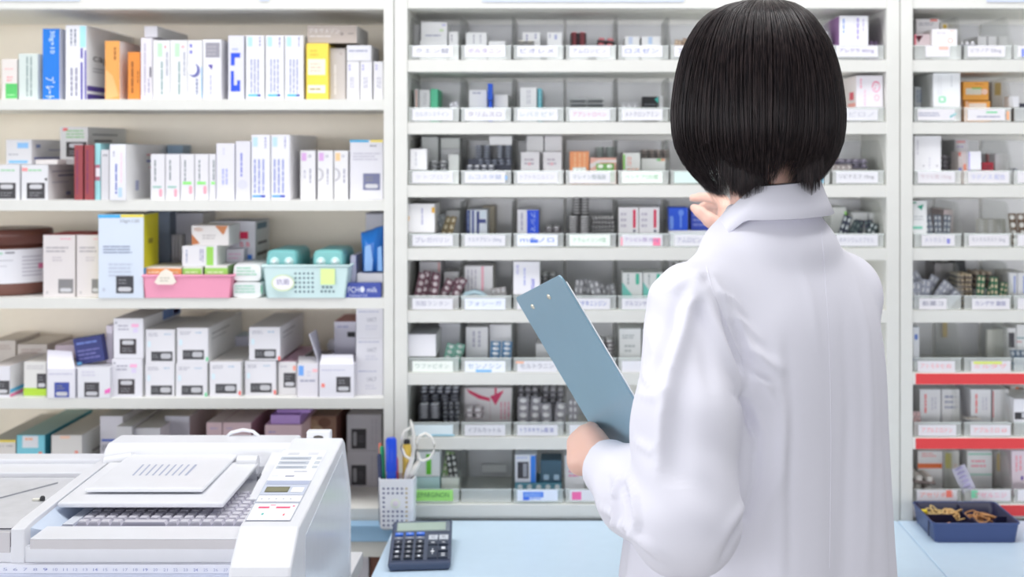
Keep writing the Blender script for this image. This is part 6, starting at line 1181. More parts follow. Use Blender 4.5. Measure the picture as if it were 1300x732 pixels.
# ================================================================ the woman: distance-field bodies meshed with surface nets
def smin(a, b, k): 
    h = np.clip(.5 + .5 * (b - a) / k, 0, 1); return b * (1 - h) + a * h - k * h * (1 - h)
def smax(a, b, k): return -smin(-a, -b, k)
class Field:
    def __init__(s, lo, hi, h):
        s.h = h; s.lo = np.array(lo, float); n = np.ceil((np.array(hi) - s.lo) / h).astype(int) + 1
        s.ax = [s.lo[i] + h * np.arange(n[i]) for i in range(3)]; s.d = np.full(n, 1.0, np.float32)
    def sub(s, lo, hi):
        sl = tuple(slice(max(0, int((lo[i] - s.lo[i]) / s.h)), max(0, min(len(s.ax[i]), int((hi[i] - s.lo[i]) / s.h) + 2))) for i in range(3))
        g = np.meshgrid(*[s.ax[i][sl[i]] for i in range(3)], indexing='ij'); return sl, g
    def apply(s, f, lo, hi, k, op='u'):
        m = 3 * max(k, s.h) + .004
        sl, g = s.sub([v - m for v in lo], [v + m for v in hi])
        if g[0].size == 0: return
        d = f(*g).astype(np.float32)
        if op == 'u': s.d[sl] = smin(s.d[sl], d, k) if k > 0 else np.minimum(s.d[sl], d)
        else: s.d[sl] = smax(s.d[sl], -d, k)
    def cone(s, a, b, r1, r2, k=.01, op='u'):
        a = np.array(a, float); b = np.array(b, float); R = max(r1, r2)
        def f(x, y, z):
            ba = b - a; L = ba.dot(ba) + 1e-12
            t = np.clip(((x - a[0]) * ba[0] + (y - a[1]) * ba[1] + (z - a[2]) * ba[2]) / L, 0, 1)
            return np.sqrt((x - a[0] - ba[0] * t) ** 2 + (y - a[1] - ba[1] * t) ** 2 + (z - a[2] - ba[2] * t) ** 2) - (r1 + (r2 - r1) * t)
        s.apply(f, np.minimum(a, b) - R, np.maximum(a, b) + R, k, op)
    def ell(s, c, rad, R=None, k=.01, op='u'):
        """R: 3x3 with rows = local axes"""
        R = np.eye(3) if R is None else np.array(R, float); c = np.array(c, float); rad = np.array(rad, float)
        def f(x, y, z):
            p = [(x - c[0]) * R[i][0] + (y - c[1]) * R[i][1] + (z - c[2]) * R[i][2] for i in range(3)]
            k0 = np.sqrt(sum((p[i] / rad[i]) ** 2 for i in range(3))); k1 = np.sqrt(sum((p[i] / rad[i] ** 2) ** 2 for i in range(3))) + 1e-9
            return k0 * (k0 - 1) / k1
        m = rad.max(); s.apply(f, c - m, c + m, k, op)
    def mesh(s, name, m, parent=None, smooth=2, move=None):
        d = s.d; ins = d < 0; nx, ny, nz = d.shape
        C = [(i, j, k) for i in (0, 1) for j in (0, 1) for k in (0, 1)]
        def c_(a, i, j, k): return a[i:nx - 1 + i, j:ny - 1 + j, k:nz - 1 + k]
        cnt = np.zeros((nx - 1, ny - 1, nz - 1), np.int8)
        for c in C: cnt += c_(ins, *c)
        act = (cnt > 0) & (cnt < 8); idx = np.argwhere(act); vid = np.full(act.shape, -1, np.int64); vid[act] = np.arange(len(idx))
        acc = np.zeros((len(idx), 3)); n = np.zeros(len(idx))
        for a in C:
            for ax in range(3):
                if a[ax] == 1: continue
                b = list(a); b[ax] = 1
                da = d[idx[:, 0] + a[0], idx[:, 1] + a[1], idx[:, 2] + a[2]].astype(float); db = d[idx[:, 0] + b[0], idx[:, 1] + b[1], idx[:, 2] + b[2]].astype(float)
                x = (da < 0) != (db < 0); t = np.where(x, da / np.where(x, da - db, 1), 0)
                p = np.array(a, float)[None, :] + np.eye(3)[ax][None, :] * t[:, None]
                acc += p * x[:, None]; n += x
        V = s.lo + (idx + acc / n[:, None]) * s.h
        faces = []
        for ax in range(3):
            u, v = (ax + 1) % 3, (ax + 2) % 3
            a = [slice(None)] * 3; b = [slice(None)] * 3; a[ax] = slice(0, -1); b[ax] = slice(1, None)
            e = ins[tuple(a)] != ins[tuple(b)]; q = np.argwhere(e)
            q = q[(q[:, u] > 0) & (q[:, v] > 0) & (q[:, u] < d.shape[u] - 1) & (q[:, v] < d.shape[v] - 1)]
            if not len(q): continue
            def g(du, dv):
                w_ = q.copy(); w_[:, u] -= du; w_[:, v] -= dv; return vid[w_[:, 0], w_[:, 1], w_[:, 2]]
            f = np.stack([g(1, 1), g(0, 1), g(0, 0), g(1, 0)], 1)
            fl = ~ins[q[:, 0], q[:, 1], q[:, 2]]
            f[fl] = f[fl][:, ::-1]; faces.append(f)
        Fc = np.concatenate(faces)
        # laplacian smoothing
        for _ in range(smooth):
            S = np.zeros_like(V); K = np.zeros(len(V))
            for i in range(4):
                a, b = Fc[:, i], Fc[:, (i + 1) % 4]; np.add.at(S, a, V[b]); np.add.at(K, a, 1); np.add.at(S, b, V[a]); np.add.at(K, b, 1)
            V = V * .5 + .5 * S / np.maximum(K, 1)[:, None]
        if move is not None: V = move(V, Fc)
        me = bpy.data.meshes.new(name); me.vertices.add(len(V)); me.vertices.foreach_set('co', V.ravel())
        me.loops.add(Fc.size); me.loops.foreach_set('vertex_index', Fc.ravel().astype(np.int32)); me.polygons.add(len(Fc)); me.polygons.foreach_set('loop_start', np.arange(0, Fc.size, 4, dtype=np.int32))
        me.update(); me.validate(); me.materials.append(m); me.polygons.foreach_set('use_smooth', [True] * len(me.polygons))
        o = bpy.data.objects.new(name, me); COL.objects.link(o)
        if parent is not None: o.parent = parent; o.matrix_parent_inverse = Matrix.Translation(parent.location).inverted()
        return o
A3 = lambda *a: np.array(P(*a))
TH = math.radians(40); FW = np.array([-math.sin(TH), math.cos(TH), 0]); RT = np.array([math.cos(TH), math.sin(TH), 0]); UP = np.array([0, 0, 1.])
HH = math.radians(27); HF = np.array([-math.sin(HH), math.cos(HH), 0]); HR = np.array([math.cos(HH), math.sin(HH), 0])
HC = np.array([.252, 1.885, 1.485])                 # head centre
NK = np.array([.272, 1.872, 1.27])                  # neck base
TC = np.array([.262, 1.865, 0])                     # torso axis
LS = np.array([.150, 1.758, 1.198]); RS = np.array([.384, 1.962, 1.196])
LE = np.array([.138, 1.650, .965]); LW = A3(768, 590, 1.815)
RE = np.array([.315, 2.115, 1.055]); RW = A3(934, 306, 2.165)
# ---- body
SKIN = mat((232, 190, 174), .45, key='skin', var=.02)
nt = SKIN.node_tree; b_ = nt.nodes['Principled BSDF']; b_.inputs['Subsurface Weight'].default_value = .12; b_.inputs['Subsurface Radius'].default_value = (.012, .005, .003); b_.inputs['Subsurface Scale'].default_value = .5
person = empty('person', (TC[0], TC[1], 0)); tag(person, 'person with dark bob and white lab coat, seen from behind, reaching to bins', 'person')
bd = Field((-.05, 1.60, -.01), (.55, 2.33, 1.63), .0034)
HM = [HR, HF, UP]
bd.ell(HC + [0, 0, .012], (.073, .090, .098), HM, .01)
bd.ell(HC + HF * .03 - UP * .055, (.054, .058, .060), HM, .02)
bd.ell(HC + HF * .055 - UP * .095, (.026, .026, .02), HM, .02)
bd.cone(HC + HF * .088 + UP * .005, HC + HF * .104 - UP * .028, .007, .011, .008)
bd.ell(HC + HF * .086 - UP * .058, (.022, .008, .009), HM, .006)
for s_ in (-1, 1):
    bd.ell(HC + HF * .098 + HR * .031 * s_ + UP * .008, (.014, .012, .010), HM, .008, 's')
    bd.ell(HC + HF * .080 + HR * .031 * s_ + UP * .006, (.012, .012, .011), HM, .003)
    bd.ell(HC + HR * .076 * s_ - HF * .005 - UP * .01, (.008, .018, .030), HM, .006)
bd.cone(NK, HC - UP * .07 - HF * .012, .051, .047, .02)
for z, a, b in ((1.19, .145, .08), (1.10, .14, .085), (1.0, .125, .08), (.92, .15, .09), (.84, .16, .10)):
    bd.ell(TC + UP * z, (a, b, .10), [RT, FW, UP], .03)
bd.cone(NK, LS, .045, .04, .03); bd.cone(NK, RS, .045, .04, .03)
for S_, E_2, W_2 in ((LS, LE, LW), (RS, RE, RW)):
    bd.cone(S_, E_2, .042, .033, .02); bd.cone(E_2, W_2, .034, .0235, .01)
for s_ in (-1, 1):
    hp = TC + RT * .085 * s_ + UP * .84; kn = TC + RT * .085 * s_ + FW * .01 + UP * .45; an = TC + RT * .085 * s_ - FW * .01 + UP * .07
    bd.cone(hp, kn, .082, .052, .03); bd.cone(kn, kn * .55 + an * .45 - FW * .008, .052, .05, .02); bd.cone(kn * .5 + an * .5, an, .046, .034, .02)
    bd.cone(an + UP * (-.03), an + FW * .14 - UP * .045, .036, .026, .02)
# left hand: palm beyond the cuff, fingers curled round the far edge of the clipboard
def chain(pts, rs, k=.004):
    for a, b, r1, r2 in zip(pts, pts[1:], rs, rs[1:]): bd.cone(a, b, r1, r2, k)
PL = A3(748, 560, 1.865)
bd.cone(LW, PL, .024, .020, .015); bd.cone(A3(738, 585, 1.85), A3(733, 562, 1.885), .020, .015, .015); bd.cone(A3(757, 572, 1.85), A3(749, 552, 1.885), .020, .016, .015)
kn = [A3(752, 546, 1.905), A3(741, 549, 1.91), A3(733, 560, 1.91), A3(730, 573, 1.902)]
f1 = [A3(751, 543, 1.948), A3(740, 549, 1.952), A3(734, 561, 1.950), A3(733, 575, 1.938)]
f2 = [A3(772, 547, 1.978), A3(762, 556, 1.982), A3(756, 569, 1.978), A3(754, 582, 1.966)]
f3 = [A3(790, 553, 1.975), A3(780, 563, 1.978), A3(773, 576, 1.972), A3(768, 588, 1.962)]
for q in range(4):
    chain([PL * .5 + kn[q] * .5, kn[q], f1[q], f2[q], f3[q]], [.014, .0105, .0092, .0082, .0072])
# right hand reaching into the bins
bd.cone(RW, A3(925, 282, 2.19), .023, .018, .012); bd.cone(A3(928, 296, 2.18), A3(921, 262, 2.205), .017, .0125, .012); bd.cone(A3(930, 300, 2.19), A3(924, 276, 2.23), .018, .012, .012)
chain([A3(922, 265, 2.195), A3(918, 255, 2.205), A3(900, 250.5, 2.235), A3(888, 250.5, 2.25), A3(879, 251.5, 2.255)], [.012, .0098, .0082, .0074, .0064], .003)
chain([A3(924, 270, 2.21), A3(921, 260, 2.225), A3(905, 258.5, 2.255), A3(894, 262, 2.268), A3(887, 265, 2.268)], [.012, .0098, .0084, .0074, .0064], .003)
chain([A3(926, 276, 2.22), A3(923, 268, 2.242), A3(908, 267, 2.27), A3(899, 271, 2.278), A3(894, 275, 2.276)], [.012, .0094, .008, .0072, .0062], .003)
chain([A3(928, 284, 2.225), A3(924, 277, 2.252), A3(913, 277, 2.275), A3(906, 280, 2.28)], [.011, .0084, .0072, .006], .003)
chain([A3(932, 303, 2.17), A3(917, 290, 2.165), A3(901, 279, 2.165), A3(889, 269, 2.17), A3(881, 263.5, 2.175)], [.017, .0145, .0108, .0088, .0070], .006)
body = bd.mesh('body', SKIN, person, 2)
for s_ in (-1, 1):
    c = HC + HF * .0775 + HR * .031 * s_ + UP * .006
    e = MB(); e.lathe(tuple(c - UP * .0095), [(.0005, 0), (.006, .0025), (.0095, .0095), (.006, .0165), (.0005, .019)], mat((235, 235, 235), .1), 14); c2 = c + HF * .0072
    e.dome(tuple(c2), .0045, .0045, .002, mat((40, 26, 20), .1), 12, Vector(HF), Vector((0, 0, 1))); e.build('eye', person)
    e = MB(); c = HC + HF * .089 + HR * .031 * s_ + UP * .028
    e.tube([tuple(c - HR * .016 * s_ * -1), tuple(c + UP * .004 + HF * .001), tuple(c + HR * .014 * s_ - HF * .010)], .0018, mat((40, 30, 28)), 6); e.build('eyebrow', person)
e = MB(); c = HC + HF * .0915 - UP * .058; e.tube([tuple(c - HR * .02 - HF * .007), tuple(c + UP * .001), tuple(c + HR * .02 - HF * .007)], [.002, .0055, .002], mat((206, 120, 118), .4), 8); e.build('lips', person)
SH = mat((240, 240, 240), .5, key='shoe')
for s_ in (-1, 1):
    an = TC + RT * .085 * s_ - FW * .01 + UP * .07; f = Field(tuple(an + [-.2, -.2, -.08]), tuple(an + [.2, .22, .05]), .006)
    f.cone(an + FW * (-.02) + UP * (-.028), an + FW * .145 - UP * .03, .044, .040, .01); f.ell(an + UP * .055, (.05, .05, .03), None, .01, 's')
    f.d = np.maximum(f.d, (-f.ax[2][None, None, :] + .001).astype(np.float32)); f.mesh('shoe', SH, person, 1)
# ---- trousers below the coat
tr = Field((-.0, 1.65, .05), (.55, 2.1, .9), .007)
for s_ in (-1, 1): tr.cone(TC + RT * .085 * s_ + UP * .84, TC + RT * .085 * s_ + UP * .11, .100, .062, .03)
tr.mesh('trousers', mat((70, 74, 90), .7), person, 1)
# ---- coat
COAT = mat((229, 228, 238), .75, spec=.2, key='coat', var=.01, bump=.04)
cf = Field((-.04, 1.50, .40), (.56, 2.25, 1.36), .0035)
zs = np.array([.40, .60, .80, .90, 1.00, 1.10, 1.17, 1.21, 1.25, 1.29])
av = np.array([.228, .222, .214, .207, .199, .192, .176, .150, .105, .06])
bv = np.array([.170, .160, .148, .138, .128, .120, .110, .100, .082, .05])
ox = np.array([.252, .252, .254, .258, .262, .266, .270, .272, .272, .272]); oy = np.array([1.865, 1.865, 1.865, 1.865, 1.865, 1.865, 1.865, 1.868, 1.870, 1.872])
zd = np.linspace(.3, 1.4, 221); kk = np.exp(-(np.arange(-12, 13) / 6.) ** 2); kk /= kk.sum()
def smt(v): 
    q = np.interp(zd, zs, v); q = np.pad(q, 12, mode='edge'); return np.convolve(q, kk, 'valid')
av, bv, ox, oy = smt(av), smt(bv), smt(ox), smt(oy); zs = zd
def ftorso(x, y, z):
    a = np.interp(z, zs, av); b = np.interp(z, zs, bv); X_ = x - np.interp(z, zs, ox); Y_ = y - np.interp(z, zs, oy)
    u = X_ * RT[0] + Y_ * RT[1]; v = X_ * FW[0] + Y_ * FW[1]
    th = np.arctan2(v / b, u / a); low = np.clip((1.22 - z) / .35, 0, 1.3)
    # broad vertical drape folds, growing toward the hem
    fold = .0036 * low * np.sin(9 * th + 1.1 + 1.3 * np.sin(z * 5)) + .0010 * low * np.sin(19 * th + 4 * z)
    e = 2.3
    return ((np.abs(u / a) ** e + np.abs(v / b) ** e) ** (1 / e) - 1) * np.minimum(a, b) - fold
cf.apply(ftorso, (0, 1.6, .42), (.54, 2.1, 1.30), .01)
cf.d = np.maximum(cf.d, (.425 - cf.ax[2])[None, None, :].astype(np.float32)); cf.d = np.maximum(cf.d, (cf.ax[2] - 1.325)[None, None, :].astype(np.float32))
cf.cone(NK + [0, 0, -.012], LS + [.004, .004, .002], .062, .050, .035); cf.cone(NK + [0, 0, -.012], RS, .060, .052, .035)
cf.ell((.268, 1.868, 1.268), (.094, .086, .050), [RT, FW, UP], .02)
# left sleeve (towards the camera)
M1 = LS * .45 + LE * .55 + np.array([-.004, -.006, 0])
cf.cone(LS, M1, .053, .063, .020); cf.cone(M1, LE + np.array([-.002, .0, -.004]), .063, .066, .02)
CU = LW + (LE - LW) * .06
cf.cone(LE + np.array([.0, 0, -.010]), LE * .45 + CU * .55 + np.array([0, 0, -.008]), .064, .055, .015)
cf.cone(LE * .45 + CU * .55 + np.array([0, 0, -.008]), CU, .055, .038, .015)
# right sleeve
cf.cone(RS, RE, .054, .058, .02); CR_ = RW + (RE - RW) * .16; cf.cone(RE, CR_, .056, .040, .015)
# raised folds on the sleeve and shoulder
def ridge(pts, r, k=.012, op='u'):
    for a, b in zip(pts, pts[1:]): cf.cone(A3(*a[:3]), A3(*b[:3]), a[3] if len(a) > 3 else r, b[3] if len(b) > 3 else r, k, op)
FOLDS = True
cutd = (LW - LE) / np.linalg.norm(LW - LE)
def cut(c, d, rad):
    """trim the sleeve square at the cuff"""
    def f(x, y, z):
        t = (x - c[0]) * d[0] + (y - c[1]) * d[1] + (z - c[2]) * d[2]; r_ = np.sqrt(np.maximum(0, (x - c[0]) ** 2 + (y - c[1]) ** 2 + (z - c[2]) ** 2 - t * t))
        return np.maximum(-t, r_ - rad)
    cf.apply(f, c - rad, c + rad, .003, 's')
cut(CU + cutd * .012, cutd, .075); cr = (RW - RE) / np.linalg.norm(RW - RE); cut(CR_ + cr * .01, cr, .07)
def sdf_noise(V, Fc):
    return V
# creases: sharper ridges and hollows laid over the cloth surface (photo line, depth, height)
CREASE = [
 # (points (px,py), width, height)
 ([(887, 352), (870, 410), (852, 480), (843, 530), (838, 600)], .009, .015),
 ([(888, 356), (906, 410), (926, 465), (942, 505), (954, 545)], .009, .009),
 ([(905, 352), (920, 380), (936, 408), (952, 440), (968, 458)], .007, .006),
 ([(842, 372), (880, 350), (905, 345)], .009, .004),
 ([(862, 400), (884, 382), (900, 360)], .006, .003),
 ([(788, 606), (783, 635), (788, 664), (798, 680)], .0055, .012),
 ([(798, 606), (808, 632), (812, 660), (806, 680)], .0055, .010),
 ([(795, 660), (820, 690), (845, 712)], .009, .006),
 ([(742, 634), (775, 652), (800, 672), (840, 700)], .006, .007),
 ([(912, 372), (930, 380), (944, 396)], .005, .004),
 ([(924, 402), (946, 412), (966, 432)], .005, .004),
 ([(936, 440), (962, 452), (984, 474)], .006, .005),
 ([(948, 470), (968, 486), (984, 508)], .005, .004),
 ([(826, 420), (834, 450), (830, 480)], .006, .003),
 ([(815, 470), (826, 490), (838, 496)], .005, .004),
 ([(812, 500), (836, 505), (848, 498)], .007, .004),
 ([(806, 560), (826, 572), (838, 566)], .006, .004),
 ([(930, 470), (955, 486), (985, 490)], .009, .005),
 ([(940, 430), (968, 455), (1000, 470)], .008, .004),
 ([(985, 430), (992, 520), (990, 620), (992, 731)], .008, .0035),
 ([(935, 420), (928, 500), (936, 560)], .0, .0),
 ([(955, 690), (990, 600), (1000, 500)], .010, .0035),
 ([(905, 700), (940, 650), (962, 590)], .009, .004),
 ([(1010, 320), (1030, 380), (1040, 450)], .009, .002),
 ([(1085, 350), (1100, 420), (1104, 520), (1100, 731)], .012, .0035),
]
HOLLOW = [
 ([(940, 498), (948, 520), (958, 548)], .006, .016),
 ([(788, 612), (786, 640), (792, 664)], .004, .0),
 ([(946, 505), (962, 560), (958, 610), (942, 665), (915, 712)], .007, .008),
 ([(918, 372), (936, 420), (950, 470), (948, 510)], .006, .0045),
 ([(793, 616), (797, 640), (800, 664)], .0045, .014),
 ([(862, 470), (860, 530), (862, 620)], .016, .007),
 ([(866, 372), (850, 430), (834, 490)], .010, .006),
 ([(912, 384), (926, 430), (944, 480)], .005, .006),
 ([(885, 380), (893, 430), (905, 500)], .012, .006),
 ([(900, 340), (888, 372), (880, 420)], .008, .003),
 ([(1000, 430), (1005, 520), (1004, 731)], .008, .003),
 ([(772, 600), (776, 640), (790, 690)], .006, .003),
 ([(930, 500), (948, 512), (966, 512)], .006, .004),
 ([(1070, 380), (1078, 520), (1072, 731)], .012, .003),
]
def crease(V, Fc):
    me_n = np.zeros_like(V); e1 = V[Fc[:, 2]] - V[Fc[:, 0]]; e2 = V[Fc[:, 3]] - V[Fc[:, 1]]; nn_ = np.cross(e1, e2)
    for i in range(4): np.add.at(me_n, Fc[:, i], nn_)
    me_n /= np.linalg.norm(me_n, axis=1)[:, None] + 1e-12
    bv_ = BVHTree.FromPolygons(V.tolist(), Fc.tolist()); D_ = np.zeros(len(V)); o_ = Vector((0, 0, EYE))
    for lst, sg in ((CREASE, 1), (HOLLOW, -1)):
        for pts, w_, h_ in lst:
            if h_ == 0: continue
            pp = []
            for (x0, y0), (x1, y1) in zip(pts, pts[1:]):
                n = max(2, int(math.hypot(x1 - x0, y1 - y0) / 5))
                for q in range(n): pp.append((x0 + (x1 - x0) * q / n, y0 + (y1 - y0) * q / n))
            pp.append(pts[-1]); P3 = []
            for a, b in pp:
                d = Vector(((a - VX) / F, 1, -(b - VY) / F)); hit = bv_.ray_cast(o_, d)
                if hit[0] is not None: P3.append(np.array(hit[0]))
            if len(P3) < 2: continue
            P3 = np.array(P3); sel = np.where(((V > P3.min(0) - 3 * w_) & (V < P3.max(0) + 3 * w_)).all(1))[0]
            best = np.full(len(sel), 9.); fade = np.zeros(len(sel))
            for k, q in enumerate(P3):
                dd = np.linalg.norm(V[sel] - q, axis=1); m = dd < best; best[m] = dd[m]; fade[m] = math.sin(math.pi * (k + .6) / (len(P3) + .2)) ** .6
            D_[sel] += sg * h_ * fade * np.exp(-(best / w_) ** 2)
    # fine cloth crumple on the sleeve
    s_ = np.exp(-((V[:, 0] - .10) / .11) ** 2) * np.exp(-((V[:, 1] - 1.68) / .16) ** 2)
    D_ += s_ * .0013 * (np.sin(V[:, 0] * 95 + V[:, 2] * 60 + 2 * np.sin(V[:, 2] * 31)) + np.sin(V[:, 1] * 80 - V[:, 2] * 45))
    return V + me_n * D_[:, None]
coat = cf.mesh('coat', COAT, person, 3, crease)
coat['label'] = 'white cotton lab coat'
# ---- collar: a turned-down band round the neck, falling toward the chest
def collar():
    mb = MB(); n = 56; C0 = np.array([.268, 1.868]); rows = []
    prof_ = [(.060, -.052, 0), (.058, -.012, 0), (.0615, .0, 0), (.066, -.002, 0), (.0755, -.026, 1), (.084, -.045, 1), (.0815, -.046, 1)]
    st, en = math.radians(38), math.radians(322)
    for r, dz, f_ in prof_:
        row = []
        for j in range(n + 1):
            a = st + (en - st) * j / n        # measured from the facing direction
            d = FW[:2] * math.cos(a) + RT[:2] * math.sin(a)
            s_ = r * math.cos(a)
            z = 1.358 + dz - .78 * max(0., s_ + .030) - (.012 * max(0, math.cos(a)) if f_ else 0) + .006 * math.sin(a) * (1 if f_ == 0 else .6)
            k = 1.0 + .08 * max(0, math.cos(a)) + .05 * abs(math.sin(a))
            row.append((C0[0] + d[0] * r * k, C0[1] + d[1] * r * k, z))
        rows.append(row)
    mb.ring_loft(rows, COAT, closed=False, caps=False); o = mb.build('collar', coat)
    sm_ = o.modifiers.new('solid', 'SOLIDIFY'); sm_.thickness = .0016; sm_.offset = 0; return o
collar()
# ---- stitched seams drawn onto the cloth as fine raised cords
cm = coat.data; bvh = BVHTree.FromPolygons([v.co[:] for v in cm.vertices], [p.vertices[:] for p in cm.polygons])
def seam(pts, r, c, name='seam'):
    out = []
    for (x0, y0), (x1, y1) in zip(pts, pts[1:]):
        for q in range(8):
            a, b = x0 + (x1 - x0) * q / 8, y0 + (y1 - y0) * q / 8
            d = Vector(((a - VX) / F, 1, -(b - VY) / F)); h_ = bvh.ray_cast(Vector((0, 0, EYE)), d)
            if h_[0] is not None: out.append(h_[0] + h_[1] * (r * .1))
    if len(out) > 3: MB().tube(out, r, COAT, 6, flat=.7).build(name, coat)
seam([(1043, 292), (1047, 340), (1051, 400), (1054, 480), (1055, 560), (1054, 650), (1053, 730)], .0007, None)
seam([(897, 338), (904, 366), (916, 396), (928, 424), (940, 452), (948, 480)], .0007, None)
# ---- hair: a dark under-shell and several thousand strands
HAIRM = bpy.data.materials.new('dark_hair'); HAIRM.use_nodes = True; nt = HAIRM.node_tree; b_ = nt.nodes['Principled BSDF']
b_.inputs['Roughness'].default_value = .36; b_.inputs['Specular IOR Level'].default_value = .32
tc = nt.nodes.new('ShaderNodeTexCoord'); nz = nt.nodes.new('ShaderNodeTexNoise'); nz.inputs['Scale'].default_value = 60
rp = nt.nodes.new('ShaderNodeValToRGB'); rp.color_ramp.elements[0].position = .35; rp.color_ramp.elements[0].color = (.008, .006, .008, 1); rp.color_ramp.elements[1].position = .7; rp.color_ramp.elements[1].color = (.048, .034, .034, 1)
mp_ = nt.nodes.new('ShaderNodeMapping'); mp_.inputs['Scale'].default_value = (4, 4, .12); nt.links.new(tc.outputs['Object'], mp_.inputs['Vector']); nt.links.new(mp_.outputs[0], nz.inputs['Vector']); nt.links.new(nz.outputs['Fac'], rp.inputs['Fac']); nt.links.new(rp.outputs['Color'], b_.inputs['Base Color'])
YH = 1.885; AX = np.array([X(961.5, YH), YH])
# silhouette: (py, half width px)
SIL_ = [(-2.5, 4), (0, 22), (5, 40), (14, 57), (24, 68), (35, 76), (50, 85), (67, 92), (85, 97), (99, 100), (120, 103), (142, 105), (160, 104.5), (175, 103), (190, 99), (205, 92), (220, 83), (235, 70), (250, 56)]
sz = np.array([Z(p, YH) for p, _ in SIL_])[::-1]; sw = np.array([w_ * YH / F for _, w_ in SIL_])[::-1]
def Rz(z): return np.interp(z, sz, sw)
ZT = Z(-2.5, YH)
rng = np.random.RandomState(3)
def strand_mesh():
    N = 9500; K = 22
    a = rng.uniform(0, 2 * math.pi, N)                        # 0 = facing direction
    depth = 1 - .16 * rng.rand(N) ** 1.6
    ca = np.cos(a)
    # hem height by angle: shorter over the face (fringe), nape gap at the back
    zt = Z(245, YH) + rng.normal(0, .0045, N) + .003 * np.sin(a * 9)
    zt += .008 * np.clip(np.sin(a), 0, 1)                     # the far side hangs a little shorter
    gap = np.exp(-((np.degrees(a) - 191) / 10) ** 2); zt += .044 * gap
    back = np.clip((-ca - .3) / .7, 0, 1); zt += -.004 * back
    fr = np.abs(((a + math.pi) % (2 * math.pi)) - math.pi) < math.radians(46)
    zt[fr] = HC[2] + .035 + rng.normal(0, .004, fr.sum())
    lay = rng.rand(N) < .22; zt[lay & ~fr] += rng.uniform(0, .05, (lay & ~fr).sum())
    lk = .5 + .5 * np.sin(a * 26 + rng.normal(0, .4, N))       # locks
    crown = np.array([X(975, YH), YH + .012, ZT + .001])
    t = np.linspace(0, 1, K)
    pts = np.zeros((N, K, 3))
    for k, tt in enumerate(t):
        z = ZT + .001 - (ZT - zt) * (tt ** 1.75 if tt < 1 else 1)
        R = Rz(z) * (depth + .006 * lk) 
        tuck = np.clip((Z(190, YH) - z) / .06, 0, 1)
        R = R - .010 * tuck ** 2 * (1 - back) * rng.rand(N)
        aa = a + .05 * np.sin(3.1 * tt + a * 5) * tt + rng.normal(0, .002, N)
        kx = 1.0; ky = 1.10
        dx = HR[0] * np.sin(aa) * kx + HF[0] * np.cos(aa) * ky; dy = HR[1] * np.sin(aa) * kx + HF[1] * np.cos(aa) * ky
        nrm = np.sqrt((np.sin(aa) * kx) ** 2 + (np.cos(aa) * ky) ** 2)
        f_ = np.clip(1 - tt * 3.2, 0, 1) ** 1.5
        pts[:, k, 0] = AX[0] + dx * R + (crown[0] - AX[0]) * f_; pts[:, k, 1] = AX[1] + dy * R + (crown[1] - AX[1]) * f_; pts[:, k, 2] = z - (1 - depth) * .05 * (1 - tt)
    # uneven wisps
    pts[:, :, 0] += (rng.normal(0, .0010, (N, 1)) + rng.normal(0, .0012, (N, 1)) * t[None, :] ** 3); pts[:, :, 1] += rng.normal(0, .0012, (N, 1))
    return pts
def nape():
    # short strands at the nape that end in points over the collar, with a bare gap between
    N = 900; K = 12; out = np.zeros((N, K, 3))
    groups = [(-.055, .030, Z(251, YH), .62), (.034, .018, Z(246, YH), .38)]
    for i in range(N):
        g = groups[0] if rng.rand() < .64 else groups[1]
        u = rng.normal(0, .5); cx_ = AX[0] + .022 + g[0] + np.clip(u, -1, 1) * g[1]
        z1_ = g[2] + abs(u) * .012 + rng.rand() ** 2 * .022; z0_ = HC[2] - .03
        for k in range(K):
            tt = k / (K - 1); out[i, k] = (cx_ + (.0 if tt < .5 else (tt - .5) * .006), YH - .1 + .010 * tt + rng.normal(0, .0004) + 2.2 * (cx_ - AX[0] - .01) ** 2, z0_ + (z1_ - z0_) * tt)
    return out
def tubes(pts, r0):
    N, K, _ = pts.shape; d = np.gradient(pts, axis=1); d /= np.linalg.norm(d, axis=2)[..., None] + 1e-9
    out = pts - np.array([AX[0], AX[1], HC[2]]); out[..., 2] *= .3; u = np.cross(d, out); u /= np.linalg.norm(u, axis=2)[..., None] + 1e-9; v = np.cross(d, u)
    rad = r0[:, None] * np.interp(np.linspace(0, 1, K), [0, .1, .75, 1], [.6, 1, 1, .12])[None, :]
    ring = [pts + (u * math.cos(q) + v * math.sin(q) * .8) * rad[..., None] for q in (0, 2.094, 4.189)]
    V = np.stack(ring, 2).reshape(-1, 3); base = (np.arange(N)[:, None] * K + np.arange(K - 1)[None, :]) * 3
    fs = []
    for q in range(3):
        a = base + q; b = base + (q + 1) % 3; fs.append(np.stack([a, b, b + 3, a + 3], -1).reshape(-1, 4))
    return V, np.concatenate(fs)
p1 = strand_mesh(); p2 = nape()
V1_, F1_ = tubes(p1, rng.uniform(.0003, .00062, len(p1))); V2_, F2_ = tubes(p2, rng.uniform(.0003, .0006, len(p2)))
V_ = np.concatenate([V1_, V2_]); F_ = np.concatenate([F1_, F2_ + len(V1_)])
